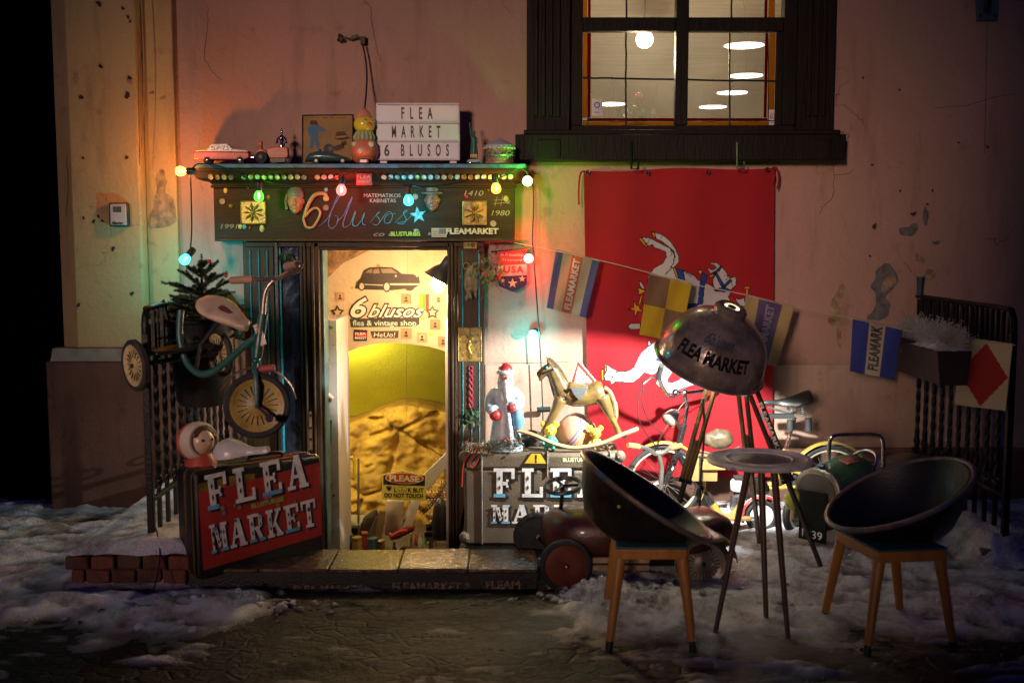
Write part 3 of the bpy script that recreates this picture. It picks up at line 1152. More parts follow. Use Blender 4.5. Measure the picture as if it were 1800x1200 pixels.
strip('red_strip', 1346, 1351, -60, 31, M_RED)
strip('amber_strip', 1353, 1364, -60, 31, M_AMB)
wbox('frame', 1364.5, 1375.9, 56.2, 220.8, .0, YG - .002, M_DWOOD, ref=0)
def came(pts, r=.006):
    q = []
    rnd = random.Random(int(pts[0][0] + pts[0][1]))
    for i in range(len(pts) - 1):
        for k in range(8):
            t = k / 8
            q.append((pts[i][0] * (1 - t) + pts[i + 1][0] * t + rnd.uniform(-.6, .6), pts[i][1] * (1 - t) + pts[i + 1][1] * t + rnd.uniform(-.6, .6)))
    q.append(pts[-1])
    MB().tube([P(a, b, 0) + V((0, YG - .012, 0)) for a, b in q], r, 6).build('lead_came', M_LEAD, win)
came([(1101, 57), (1101, 138), (1101, 220)])
came([(1284, 57), (1284, 220)])
came([(1025, 136), (1186, 139)])
came([(1210, 140), (1364, 142)])
came([(1033.5, 57), (1033.5, 220)], .003)
came([(1352, 57), (1352, 220)], .003)
came([(1025, 212), (1186, 212)], .003)
came([(1210, 212), (1364, 212)], .003)
came([(1102, -50), (1102, 31)])
came([(1287, -50), (1287, 31)])
# stickers
def sticker(x0, x1, y0, y1, marks):
    a, b = P(x0, y1, 0), P(x1, y0, 0)
    mb = MB()
    mb.bx(a.x, b.x, YG - .0085, YG - .0068, a.z, b.z)
    o = mb.build('sticker', mat('sticker_white', (.62, .60, .56), .5, bump=0), win)
    mk = MB()
    for (s_, px, py, h, mi) in marks:
        put_text(mk, s_, pixF(px, py, 0) @ Matrix.Translation((0, 0, -YG + .0086)), h * S(0), .0006, bold=.02, mi=mi)
    mk.build('print', [mat('print_blue', (.05, .12, .35), .5, bump=0), mat('print_red', (.5, .02, .02), .5, bump=0), M_INK], o, smooth=False)
sticker(1041, 1060, 173, 203, [('O', 1050, 189, 10, 0), ('---', 1050, 199, 7, 0)])
sticker(1353, 1368, 192, 219, [('03', 1360, 208, 7, 1), ('----', 1360, 200, 4, 2), ('----', 1360, 216, 4, 2)])
# brackets under the sill that hold the banner
for px in (1110, 1296):
    mb = MB()
    mb.tube([P(px, 250, -.155), P(px, 297, -.155), P(px + 12, 297, -.155), P(px + 12, 284, -.155)], .011, 4, flat=.6)
    o = mb.build('sill_bracket', M_STEEL if px > 1200 else M_IRON, None, smooth=False)
    tag(o, 'thin rusty steel hook under the window sill, above the banner\'s right end' if px > 1200 else 'black iron hook under the window sill, above the banner\'s left end', 'hook')

# the room
rm = MB()
X0, X1, Y0, Y1, Z0, Z1 = -1.2, 6.2, .30, 8.4, 1.92, 3.62
rm.bx(X0, X1, Y1, Y1 + .1, Z0, Z1)
rm.bx(X0, X1, Y0, Y1, Z0 - .1, Z0)
rm.bx(X0 - .1, X0, Y0, Y1, Z0, Z1)
rm.bx(X1, X1 + .1, Y0, Y1, Z0, Z1)
M_ROOM = mat('room_wall', (.42, .35, .26), .85, var=.06, vscale=2)
struct(rm.build('room_walls', M_ROOM, None, smooth=False))
struct(MB().bx(X0, X1, Y0, Y1, Z1, Z1 + .1).build('room_ceiling', mat('room_ceiling', (.40, .30, .19), .8, var=.3, vscale=4, stretch=(.4, 3, 1)), None))
# ceiling beam lines
for i, (px, py, pr) in enumerate(((1308, 80, 35), (1311, 133, 33), (1287, 163, 31), (1253, 188, 30), (1075, 183, 31))):
    zl_ = 3.27
    v_ = (600 - py) / FPX
    el = math.atan(v_) - PITCH
    dist = (zl_ - CAM_H) / math.tan(el)
    c = P(px, py, dist - CAM_D)
    names = ['highest round pendant lamp at the right edge of the window', 'second pendant lamp down, right of the window bar', 'third pendant lamp down behind the right window panes', 'lowest pendant lamp behind the right window panes', 'lone round pendant lamp low in the left window panes']
    t = thing('pendant_lamp', names[i], 'lamp', (c.x, c.y, Z1), 'pendant lamps in the lit room')
    F = Matrix.Translation(c)
    MB().lathe([(.0, .05), (.05, .05), (.10, .035), (.185, .0), (.19, -.006), (.178, -.006), (.10, .02)], 28, F).build('shade', mat('lamp_metal', (.35, .28, .2), .35, metal=.8), t)
    MB().lathe([(.0, -.002), (.168, -.002), (.168, .006), (.0, .006)], 28, F).build('diffuser', glow('pendant_glow', (1.0, .95, .85), 5.0), t)
    MB().cyl(c + V((0, 0, .05)), (c.x, c.y, Z1), .006).build('cord', M_CABLE, t)
# bright bulb close to the glass
c = P(1133, 70, .55)
t = thing('ceiling_bulb', 'glaring bare bulb hanging just behind the left window pane', 'lamp', (c.x, c.y, Z1))
MB().ball(c, .055, 16, 10).build('bulb', glow('bulb_glare', (1.0, .80, .55), 45.0), t)
MB().cyl(c + V((0, 0, .04)), c + V((0, 0, .10)), .02).build('socket', M_BLACK, t)
MB().cyl(c + V((0, 0, .10)), (c.x, c.y, Z1), .005).build('cord', M_CABLE, t)
bulb_light('room_bulb', c + V((.0, .3, -.08)), (1.0, .80, .54), 27, .05, t)
for px, py0, py1, wd, lb in ((1152, 95, 215, .55, 'tall dark cupboard at the back of the lit room, behind the left panes'), (1240, 70, 215, .35, 'narrow dark dresser at the back of the lit room, behind the right panes')):
    a, b = P(px, py1, 7.6), P(px, py0, 7.6)
    t = thing('cupboard', lb, 'cupboard', (a.x, 7.9, Z0))
    for k_ in (0, 1):
        MB().bx(a.x + (k_ - 1) * wd, a.x + k_ * wd - .02, 7.6, 7.62, Z0 + .1, b.z - .03).build('door', mat('cupboard_wood', (.13, .085, .05), .5), t, bevel=.01)
    MB().bx(a.x - wd - .03, a.x + wd + .03, 7.621, 8.2, Z0, b.z).build('carcass', mat('cupboard_wood', (.13, .085, .05), .5), t)
# geranium on the inner sill
MB().bx(WX0 - .1, WX1 + .1, .30, .52, WZ0 - .14, WZ0 - .10).build('inner_sill', M_DWOOD, house)
gp = P(1120, 200, .40)
t = thing('geranium', 'potted geranium with one red bloom behind the left window pane', 'plant', (gp.x, gp.y, WZ0 - .1))
rnd = random.Random(5)
lf = MB()
for i in range(70):
    p = gp + V((rnd.gauss(0, .06), rnd.gauss(0, .03), rnd.uniform(-.07, .05)))
    F = axis_frame(p, (rnd.uniform(-1, 1), rnd.uniform(-1.6, -.2), rnd.uniform(-.2, 1)))
    r = rnd.uniform(.012, .022)
    lf.add([F @ V((r * math.cos(a) * (1 - .15 * (k % 2)), r * math.sin(a) * (1 - .15 * (k % 2)), .004 * (k % 2))) for k, a in enumerate([i_ * math.pi / 5 for i_ in range(10)])], [tuple(range(10))])
lf.build('foliage', mat('geranium_leaf', (.03, .07, .02), .6), t)
fb = MB()
for i in range(16):
    fb.ball(gp + V((rnd.gauss(.005, .014), rnd.gauss(0, .01), .115 + rnd.gauss(0, .010))), .009, 7, 5)
fb.cyl(gp + V((0, 0, .0)), gp + V((.005, 0, .11)), .003, mi=1)
fb.build('bloom', [mat('geranium_red', (.50, .015, .015), .6), mat('stem_green', (.05, .09, .02), .6)], t)
MB().lathe([(.0, -.105), (.045, -.105), (.06, .0), (.05, .0), (.0, -.01)], 20, Matrix.Translation((gp.x, gp.y, WZ0 + .006))).build('pot', mat('terracotta', (.25, .10, .05), .8), t)
# trailing plant at the top of the right panes
gp = P(1300, -15, .40)
t = thing('trailing_plant', 'yellow green trailing plant at the top of the right window panes', 'plant', gp)
lf = MB()
for s_ in range(4):
    p0 = gp + V((rnd.uniform(-.05, .05), 0, .05))
    for i in range(16):
        p = p0 + V((rnd.gauss(0, .012), rnd.gauss(0, .012), -.009 * i))
        F = axis_frame(p, (rnd.uniform(-.8, .8), -1, rnd.uniform(-.5, .5)))
        lf.add([F @ V(q) for q in ((0, .014, 0), (.008, 0, .002), (0, -.014, 0), (-.008, 0, .002))], [(0, 1, 2, 3)])
lf.build('foliage', mat('lime_leaf', (.25, .20, .02), .6), t)
MB().tube([gp + V((0, 0, .03)), gp + V((0, 0, .45))], .004, 6).build('hanger', M_CABLE, t)

# ================================================================== SHOP PORTAL
M_BERRY = mat('red_berry', (.42, .02, .02), .3)
shop = thing('shop_portal', 'carved dark wooden shop doorway with cornice shelf and painted sign board', 'doorway', (-.9, -.05, 0))
YSH = -.30
def pbox(name, x0, x1, y0p, y1p, ya, yb2, m, par=shop, bevel=.004):
    a = P(x0, y1p, ya)
    b = P(x1, y0p, ya)
    return MB().bx(a.x, b.x, ya, yb2, a.z, b.z).build(name, m, par, bevel=bevel)
SHZ = P(600, 287, YSH).z          # top of the shelf
sx0, sx1 = P(346, 290, YSH).x, P(926, 290, YSH).x
MB().bx(sx0, sx1, YSH, -.001, SHZ - .028, SHZ).build('shelf', M_FASC, shop, bevel=.004)
MB().bx(sx0 + .003, sx1 - .003, YSH - .005, YSH - .0005, SHZ - .026, SHZ - .004).build('shelf_edge', M_BLUE, shop, bevel=.002)
# cornice profile lofted from end to end (mitred returns)
z1 = SHZ - .0285
YF = -.12
zf1, zf0 = P(600, 326, YF).z, P(600, 424, YF).z
prof = [(-.27, z1), (-.27, z1 - .012), (-.255, z1 - .02), (-.235, z1 - .055), (-.22, z1 - .062), (-.20, z1 - .068), (-.165, zf1 + .018), (-.15, zf1 + .006), (-.15, zf1)]
fx0, fx1 = P(376, 380, YF).x, P(905, 380, YF).x
cn = MB()
rings = []
for (yy, zz) in prof:
    e = -(yy + .15)
    e = (-.15 - yy)
    rings.append([V((fx0 - e * .8, -.001, zz)), V((fx0 - e * .8, yy, zz)), V((fx1 + e * .8, yy, zz)), V((fx1 + e * .8, -.001, zz))])
cn.loft(rings)
cn.build('cornice', M_FASC, shop, sharp=25)
# fascia: a frame of long boards
MB().bx(fx0, fx1, YF, -.001, zf0, zf1 - .0005).build('fascia', M_FASC, shop, bevel=.005)
MB().bx(fx0 - .012, fx1 + .012, YF - .022, YF + .02, zf1 - .0004 - .014, zf1 - .0004).build('moulding', M_FASC, shop, bevel=.005)
MB().bx(fx0 + .01, fx1 - .01, YF - .012, YF - .0005, zf0 - .001, zf0 + .016).build('moulding', M_DOOR, shop, bevel=.004)
# coins along the cornice
coin_m = [mat('coin_pale', (.42, .36, .24), .4, metal=.3, var=.3), mat('coin_gold', (.34, .22, .07), .35, metal=.6, var=.3), mat('coin_grey', (.22, .22, .22), .4, metal=.5, var=.4), mat('coin_blue', (.25, .38, .42), .5, var=.5, vscale=60)]
nrm = V((0, -1, -.5)).normalized()
cme = {}
rnd = random.Random(9)
for i in range(46):
    px = 371 + i * 11.7
    if 612 < px < 668:
        continue
    if rnd.random() < .08:
        continue
    cpos = P(px, 311 + .4 * rnd.uniform(-1, 1), -.245) + V((0, -.004, 0))
    k = rnd.choice((0, 0, 1, 2, 3, 2))
    if k not in cme:
        o = MB().lathe([(0, .004), (.012, .004), (.0145, .0055), (.0155, .004), (.0155, -.004), (0, -.004)], 18, axis_frame(V((0, 0, 0)), nrm)).build('coin', coin_m[k], None)
        cme[k] = o.data
        bpy.data.objects.remove(o)
    o = bpy.data.objects.new('coin', cme[k])
    COL.objects.link(o)
    o.parent = shop
    o.location = cpos - shop.location
# small red FLEA MARKET plate in the middle of the cornice
pl = pbox('plate', 626, 654, 304, 326, -.262, -.25, mat('plate_red', (.22, .03, .03), .5))
lt = MB()
put_text(lt, 'FLEA', pixF(640, 314, -.262), 6 * S(-.26), .002, bold=.02, width=24 * S(-.26))
lt.build('lettering', mat('plate_grey', (.35, .32, .30), .6, bump=0), pl, smooth=False)
lt = MB()
put_text(lt, 'MARKET', pixF(640, 321.5, -.262), 5 * S(-.26), .002, bold=.02, width=24 * S(-.26))
lt.build('lettering', mat('plate_grey', (.35, .32, .30), .6, bump=0), pl, smooth=False)
# ---- writing and reliefs on the fascia
M_CREAM = mat('cream_enamel', (.50, .40, .20), .4, var=.15)
M_PBLUE = mat('brush_blue', (.20, .32, .62), .6, var=.4, vscale=40, bump=0)
M_PCY = mat('brush_cyan', (.12, .48, .62), .6, var=.4, vscale=40, bump=0)
M_CHALK = mat('chalk_grey', (.26, .25, .21), .9, var=.3, bump=0)
M_GOLD = mat('bronze_relief', (.30, .20, .05), .38, metal=.55, var=.4, vscale=30, dirt=(.06, .12, .13), dscale=12, damt=.6)
KF = S(YF)
# the house number: an oval 6 with a curling stem
six = MB()
def pt(px, py, dy=.0):
    return P(px, py, YF - .012 - dy)
stem = catmull([pt(574, 351), (pt(572, 342)), pt(562, 340), pt(551, 345), pt(541, 362), pt(534, 384)], 6)
six.tube(stem, [.016 + .010 * math.sin(math.pi * min(1, i / (len(stem) - 1) * .9 + .1)) for i in range(len(stem))], 8, flat=.5)
bowl = catmull([pt(534, 384), pt(538, 398), pt(549, 400), pt(558, 388), pt(563, 374), pt(557, 366), pt(547, 369), pt(538, 379)], 6, closed=True)
six.tube(bowl, .016, 8, closed=True, flat=.5)
six.ball(pt(573, 349), .019, 10, 8)
six.build('house_number', M_CREAM, shop)
def stroke(name, pts, r, m, dy=0.0, k=6, par=shop, y=None):
    yy = (YF - .003 - dy) if y is None else y
    q = catmull([P(a, b, yy) for a, b in pts], k)
    MB().tube(q, [r * (.55 + .45 * math.sin(math.pi * (i + .5) / len(q))) for i in range(len(q))], 6, flat=.45).build(name, m, par)
stroke('brush_stroke', [(560, 398), (575, 385), (593, 352), (599, 342), (592, 348), (580, 380), (578, 396), (584, 402), (592, 394), (594, 382), (588, 378)], .007, M_PBLUE)
stroke('brush_stroke', [(592, 390), (604, 378), (616, 352), (619, 348), (610, 372), (603, 394), (607, 400), (616, 394)], .007, M_PBLUE)
stroke('brush_stroke', [(616, 394), (621, 380), (625, 372), (620, 392), (625, 398), (634, 390), (641, 374), (637, 392), (643, 396)], .007, M_PCY)
stroke('brush_stroke', [(650, 392), (660, 380), (668, 372), (662, 378), (668, 388), (662, 396), (655, 393)], .005, M_PCY)
stroke('brush_stroke', [(668, 390), (678, 376), (686, 372), (690, 380), (685, 391), (677, 392), (676, 384), (684, 376), (695, 376)], .005, M_PCY)
stroke('brush_stroke', [(694, 392), (706, 380), (716, 370), (709, 374), (714, 386), (708, 394), (698, 392), (712, 389), (727, 376)], .005, M_PCY)
def star(px, py, r, y, m, par, t=.004, name='star', rot=0.0, ratio=.42):
    F = pixF(px, py, y)
    poly = []
    for i in range(10):
        q = math.pi / 2 + rot + i * math.pi / 5
        k = r * (1 if i % 2 == 0 else ratio) * S(y)
        poly.append((k * math.cos(q), k * math.sin(q)))
    return MB().prism(poly, F, t).build(name, m, par, smooth=False)
star(735, 378, 15, YF - .0005, M_PCY, shop, .006, rot=.15)
lt = MB()
put_text(lt, 'MATEMATIKOS', pixF(672, 347, YF), 6.5 * KF, .002, width=64 * KF)
lt.build('lettering', mat('sign_grey', (.40, .40, .36), .6, bump=0), shop, smooth=False)
lt = MB()
put_text(lt, 'KABINETAS', pixF(673, 356, YF), 6.5 * KF, .002, width=45 * KF)
lt.build('lettering', mat('sign_grey', (.40, .40, .36), .6, bump=0), shop, smooth=False)
lt = MB()
put_text(lt, 'BLUSTURGIS', pixF(713, 414.5, YF - .012), 7 * KF, .003, bold=.035, width=52 * KF)
lt.build('lettering', mat('sign_lime', (.35, .55, .06), .6, bump=0), shop, smooth=False)
lt = MB()
put_text(lt, 'FLEAMARKET', pixF(830, 411, YF - .012), 9.5 * KF, .003, bold=.045, width=92 * KF)
lt.build('lettering', mat('sign_stone', (.50, .47, .38), .6, dirt=(.1, .08, .04), dscale=60, bump=0), shop, smooth=False)
for s_, px, py, h_, sh_, wd in (('1410', 833, 344, 9, .25, 34), ('1980', 880, 379, 9, .2, 32), ('1991', 403, 402, 8, .2, 30), ('co o', 675, 415, 8, .3, 36)):
    lt = MB()
    put_text(lt, s_, pixF(px, py, YF - (.012 if s_ == 'co o' else 0)), h_ * KF, .0015, shear=sh_, width=wd * KF)
    lt.build('chalk_writing', M_CHALK, shop, smooth=False)
for a, b in (((868, 352), (895, 350)), ((868, 358), (896, 356)), ((874, 345), (870, 362)), ((884, 344), (880, 362)), ((891, 352), (897, 359)), ((897, 352), (891, 359))):
    MB().tube([P(*a, YF - .002), P(*b, YF - .002)], .0015, 4).build('chalk_mark', M_CHALK, shop)
# little striped flag plate
fp = pbox('flag_plate', 758.5, 785, 401, 417, YF - .017, YF - .0125, mat('plate_cream', (.42, .36, .24), .6), bevel=.001)
fm = MB()
for i in range(4):
    a, b = P(760, 405.4 + i * 3.2, YF - .0175), P(784, 403.8 + i * 3.2, YF - .0175)
    fm.bx(a.x, b.x, YF - .0182, YF - .0172, a.z, b.z)
a, b = P(772, 410, YF - .019), P(784, 402, YF - .019)
fm.bx(a.x, b.x, YF - .0195, YF - .0172, a.z, b.z, 1)
fm.build('flag_stripe', [mat('dull_red', (.28, .13, .09), .7), mat('dull_blue', (.10, .10, .16), .7)], fp)
# flower relief tiles
def relief_tile(name, x0, x1, y0, y1, y, petals, par, m):
    a, b = P(x0, y1, y), P(x1, y0, y)
    cx, cz = (a.x + b.x) / 2, (a.z + b.z) / 2
    hw, hh = (b.x - a.x) / 2, (b.z - a.z) / 2
    o = MB().bx(a.x, b.x, y - .012, y - .0005, a.z, b.z).build(name, m, par, bevel=.003)
    r = MB()
    fr = [(a.x, a.z), (b.x, a.z), (b.x, b.z), (a.x, b.z)]
    for i in range(4):
        p, q = fr[i], fr[(i + 1) % 4]
        r.tube([V((p[0], y - .013, p[1])), V((q[0], y - .013, q[1]))], .004, 6)
    for i in range(petals):
        q = 2 * math.pi * (i + .5) / petals
        d = V((math.cos(q), 0, math.sin(q) * hh / hw))
        p0 = V((cx, y - .014, cz)) + d * hw * .18
        p1 = V((cx, y - .022, cz)) + d * hw * .55
        p2 = V((cx, y - .014, cz)) + d * hw * .9
        r.tube([p0, p1, p2], [.004, hw * .22, .003], 8, flat=.35)
    r.ball((cx, y - .014, cz), (hw * .2, .012, hh * .2), 12, 8)
    r.build('flower', m, o)
    return o
M_BRASS = mat('brass_relief', (.34, .26, .06), .35, metal=.5, var=.35, vscale=30, dirt=(.08, .07, .03), dscale=14)
relief_tile('relief_tile', 425, 467, 354, 393, YF, 9, shop, M_BRASS)
relief_tile('relief_tile', 814, 855, 354, 395, YF, 8, shop, M_GOLD)
# two face masks on the board
def face_mask(px, py, s, m_skin, m_cap, jug):
    k = S(YF)
    c = P(px, py, YF - .004)
    o = bpy.data.objects.new('face_mask', None)
    COL.objects.link(o); o.parent = shop; o.location = c - shop.location
    fm_ = MB()
    fm_.ball(c, (14 * s * k, .032, 21 * s * k), 18, 14)
    fm_.ball(c + V((0, -.030, -2 * s * k)), (3.2 * s * k, .014, 6 * s * k), 10, 8)
    for sx in (-1, 1):
        fm_.ball(c + V((sx * 5.5 * s * k, -.026, 3 * s * k)), (3.2 * s * k, .006, 1.6 * s * k), 8, 6)
        fm_.ball(c + V((sx * 6 * s * k, -.02, -6 * s * k)), (5 * s * k, .012, 5 * s * k), 8, 6)
        fm_.ball(c + V((sx * 14 * s * k, -.004, 0)), (2.6 * s * k, .008, 5 * s * k), 8, 6)
    fm_.ball(c + V((0, -.024, -11 * s * k)), (5 * s * k, .008, 1.6 * s * k), 8, 6)
    fm_.ball(c + V((0, -.016, -17 * s * k)), (6 * s * k, .012, 5 * s * k), 8, 6)
    fm_.build('face', m_skin, o, mods=[('remesh', .0035, 3)])
    cp_ = MB()
    if jug:
        cp_.lathe([(0, 30 * s * k), (11 * s * k, 29 * s * k), (12 * s * k, 17 * s * k), (21 * s * k, 15 * s * k), (21 * s * k, 12 * s * k), (0, 12 * s * k)], 18, Matrix.Translation(c) @ Matrix.Diagonal((1, .45, 1, 1)))
    else:
        cp_.lathe([(0, 26 * s * k), (9 * s * k, 24 * s * k), (14 * s * k, 17 * s * k), (15.5 * s * k, 9 * s * k), (15.5 * s * k, 6 * s * k), (0, 6 * s * k)], 18, Matrix.Translation(c) @ Matrix.Diagonal((1, .55, 1, 1)))
        for i in range(3):
            cp_.ring(Matrix.Translation(c + V((0, 0, (9 + 4 * i) * s * k))) @ Matrix.Diagonal((1, .58, 1, 1)), (15.4 - i * 1.3) * s * k, .0022, 18, 5)
        cp_.tube([c + V((-14 * s * k, -.01, 12 * s * k)), c + V((-17 * s * k, -.014, 0)), c + V((-15 * s * k, -.014, -14 * s * k))], [.008, .007, .010], 8)
    cp_.build('cap', m_cap, o)
face_mask(520, 354, 1.0, mat('mask_clay', (.34, .14, .07), .45, var=.3, dirt=(.10, .16, .2), dscale=16, damt=.6), mat('mask_cap', (.14, .14, .14), .5, dirt=(.06, .16, .22), dscale=10), False)
face_mask(760, 352, .9, mat('mask_brown', (.20, .09, .05), .4, var=.4, dirt=(.03, .08, .11), dscale=12), mat('mask_hat', (.10, .10, .09), .5, dirt=(.06, .13, .14), dscale=14), True)
# round medals and loose trinkets
for px, py, r in ((391, 354, 5), (867, 393, 5.5), (730, 346, 5), (573, 365, 5), (755, 411, 3)):
    MB().lathe([(0, .005), (r * KF * .8, .005), (r * KF, .007), (r * KF, 0), (0, 0)], 18, pixF(px, py, YF - .0005)).build('medal', M_CHALK, shop)

rnd = random.Random(19)
for i in range(26):
    px, py = rnd.uniform(385, 895), rnd.choice((rnd.uniform(330, 338), rnd.uniform(398, 412), rnd.uniform(340, 400)))
    if 500 < px < 745 and 338 < py < 402 or 755 < px < 880 and py > 396: continue
    r = rnd.uniform(2, 4.5) * KF
    m_ = rnd.choice((M_BRASS, M_CHALK, M_GOLD, M_BERRY, M_PCY)) if i > 3 else M_CREAM
    MB().lathe([(0, .012), (r * .5, .011), (r, .005), (r, 0)], rnd.choice((5, 8, 14)), pixF(px, py, YF - .0008) @ Matrix.Diagonal((1, rnd.uniform(.7, 1.7), 1, 1))).build('trinket', m_, shop)
# ---------------------------------------------------------------- timber around the door
YJ = -.07
ztop = P(600, 425, YJ).z
zbot = -1.0
def post(name, x0, x1, ya, yb2, m, zt=None, zb=None, bevel=.004):
    a = P(x0, 500, ya).x; b = P(x1, 500, ya).x
    return MB().bx(a, b, ya, yb2, zbot if zb is None else zb, (ztop - .0015) if zt is None else zt).build(name, m, shop, bevel=bevel)
post('side_panel', 428, 482, YJ, -.001, M_DOOR)
for px in (441, 456, 471):
    zt_, zb_ = P(px, 440, YJ).z, P(px, 690, YJ).z
    xx = P(px, 500, YJ).x
    MB().tube([V((xx, YJ - .002, zt_)), V((xx, YJ - .002, zb_))], .0085, 8, flat=.5).build('painted_groove', M_CYAN, shop)
post('post', 483, 489.5, YJ - .03, -.001, M_BLACK)
post('mullion', 490, 494, YJ - .012, -.001, M_CYAN)
# narrow mirror-like side light with flaking silver
pn = post('side_light', 494.5, 526, YJ + .012, -.002, mat('old_mirror', (.055, .075, .13), .12, metal=.75, var=.6, vscale=8, bump=.25, bscale=18, dirt=(.02, .02, .015), dscale=10, damt=.9))
for i, (x0, x1, dy) in enumerate(((526.5, 533, -.012), (533.3, 538, -.03), (538.3, 547, -.012), (547.3, 552, -.034), (552.3, 561, -.02))):
    post('jamb_reed', x0, x1, YJ + dy, .06, M_DOOR, bevel=.006)
post('strike_edge', 561.3, 569, YJ + .02, .10, mat('teal_edge', (.07, .14, .15), .5, var=.4, dirt=(.05, .04, .03), dscale=14))
# lock on the jamb
lk = MB()
a, b = P(543, 790, YJ - .014), P(549, 722, YJ - .014)
lk.bx(a.x, b.x, YJ - .018, YJ - .012, a.z, b.z)
lk.build('strike_plate', mat('brass_plate', (.35, .27, .14), .35, metal=.8), shop, bevel=.002)
for py in (730, 752, 772):
    MB().lathe([(0, .006), (.006, .006), (.008, 0), (0, 0)], 12, pixF(546, py, YJ - .018)).build('screw', M_IRON, shop)
for i, (x0, x1, dy) in enumerate(((786, 792, -.02), (792.3, 797, -.034), (797.3, 803.5, -.012))):
    post('jamb_reed', x0, x1, YJ + dy, .06, M_DOOR, bevel=.006)
post('side_panel', 804, 851, YJ, -.001, M_DOOR)
for px, y0, y1 in ((813, 440, 800), (842, 440, 800), (828, 700, 800)):
    zt_, zb_ = P(px, y0, YJ).z, P(px, y1, YJ).z
    xx = P(px, 500, YJ).x
    MB().tube([V((xx, YJ - .002, zt_)), V((xx, YJ - .002, zb_))], .0075, 8, flat=.5).build('painted_groove', M_CYAN, shop)
pbox('lintel', 431, 850, 425.4, 434, YJ - .02, YJ - .0005, M_DOOR)
pbox('lintel', 561.5, 785.5, 434.2, 440, YJ - .006, .06, M_DOOR)
# number plate and relief tiles on the right post
np_ = pbox('number_plate', 815, 838, 424.5, 437, YJ - .026, YJ - .0205, mat('plate_yellow', (.30, .21, .03), .5, var=.3), bevel=.001)
lt = MB()
put_text(lt, '1943', pixF(826, 434, YJ - .026), 7 * S(YJ), .002, width=18 * S(YJ))
lt.build('lettering', M_INK, np_, smooth=False)
rt = relief_tile('relief_tile', 806, 846, 576, 634, YJ, 2, shop, M_GOLD)
mb = MB()
for sx in (-1, 1):
    F = pixF(826 + sx * 11, 594, YJ - .012)
    mb.ring(F, 7 * S(YJ), .004, 16, 6)
mb.tube([P(826, 598, YJ - .016), P(824, 612, YJ - .018), P(829, 622, YJ - .016)], [.005, .01, .004], 8)
for i in range(10):
    mb.ball(P(810 + (i * 37 % 33), 612 + (i * 13 % 18), YJ - .013), .005, 6, 5)
mb.build('garland', M_GOLD, rt)
ow = MB()
c = P(828, 492, YJ - .004)
ow.ball(c, (.045, .03, .085), 16, 12)
for sx in (-1, 1):
    ow.ring(Matrix.Translation(c + V((sx * .028, -.012, .085))) @ Matrix.Rotation(math.pi / 2, 4, 'X'), .019, .006, 16, 6)
    ow.ball(c + V((sx * .03, -.012, -.02)), (.016, .016, .05), 10, 8)
ow.ball(c + V((0, -.03, .04)), (.01, .012, .018), 8, 6)
for i in range(7):
    ow.ball(c + V((.03 * math.sin(i * 1.9), -.018, -.05 - .01 * i)), (.012, .01, .02), 8, 6)
ow.build('owl_relief', mat('owl_relief', (.15, .10, .045), .5, var=.3, dirt=(.05, .09, .11), dscale=10), shop, mods=[('remesh', .004, 2)])
# twisted red ribbon and sprig on the right post
rb = MB()
q = [P(828 + 3 * math.sin(i * .9), 650 + i * 3.2, YJ - .012 - .006 * math.cos(i * .9)) for i in range(22)]
rb.tube(q, .007, 6)
q = [P(828 - 3 * math.sin(i * .9), 650 + i * 3.2, YJ - .012 + .006 * math.cos(i * .9)) for i in range(22)]
rb.tube(q, .007, 6)
rb.ring(pixF(828, 647, YJ - .014), .012, .004, 14, 6)
rib = rb.build('ribbon', mat('crimson_ribbon', (.24, .02, .04), .6), None)
tag(rib, 'twisted crimson ribbon hanging on the right door post', 'ribbon')
def leaf_cluster(name, c, n, rx, ry, rz, m, seed, size=.02, berries=0, m2=None):
    rnd = random.Random(seed)
    mb = MB()
    for i in range(n):
        p = V(c) + V((rnd.gauss(0, rx), rnd.gauss(0, ry), rnd.gauss(0, rz)))
        F = axis_frame(p, (rnd.uniform(-1, 1), rnd.uniform(-1.4, .2), rnd.uniform(-.7, 1)))
        s = size * rnd.uniform(.6, 1.3)
        mb.add([F @ V(q) for q in ((0, s, 0), (s * .45, s * .2, s * .12), (s * .3, -s * .6, .0), (0, -s, 0), (-s * .3, -s * .6, 0), (-s * .45, s * .2, s * .12))], [(0, 1, 2, 3), (0, 3, 4, 5)])
    if not berries:
        return mb.build(name, m, None)
    t = thing(name, '', '', c)
    mb.build('foliage', m, t)
    for i in range(berries):
        p = V(c) + V((rnd.gauss(0, rx), -abs(rnd.gauss(ry * .8, ry)), rnd.gauss(0, rz)))
        MB().ball(p, .010, 10, 8).build('berry', m2, t)
    return t
M_GREEN = mat('dark_leaf', (.03, .065, .03), .55, var=.5, vscale=20)
o = leaf_cluster('holly_sprig', P(827, 732, YJ - .03), 46, .025, .012, .03, M_GREEN, 4, .022)
tag(o, 'dark green holly sprig tied low on the right door post', 'sprig')
o = leaf_cluster('berry_sprig', P(858, 475, YJ - .05), 110, .05, .02, .055, mat('olive_leaf', (.10, .11, .02), .55), 8, .016, 9, M_BERRY)
tag(o, 'leafy sprig with red berries pinned beside the pennant', 'sprig')
# tiny fir sprig above the mirror strip
o = leaf_cluster('fir_sprig', P(503, 452, YJ - .02), 60, .02, .01, .008, M_GREEN, 14, .016)
tag(o, 'little fir sprig above the narrow mirror strip left of the door', 'sprig')

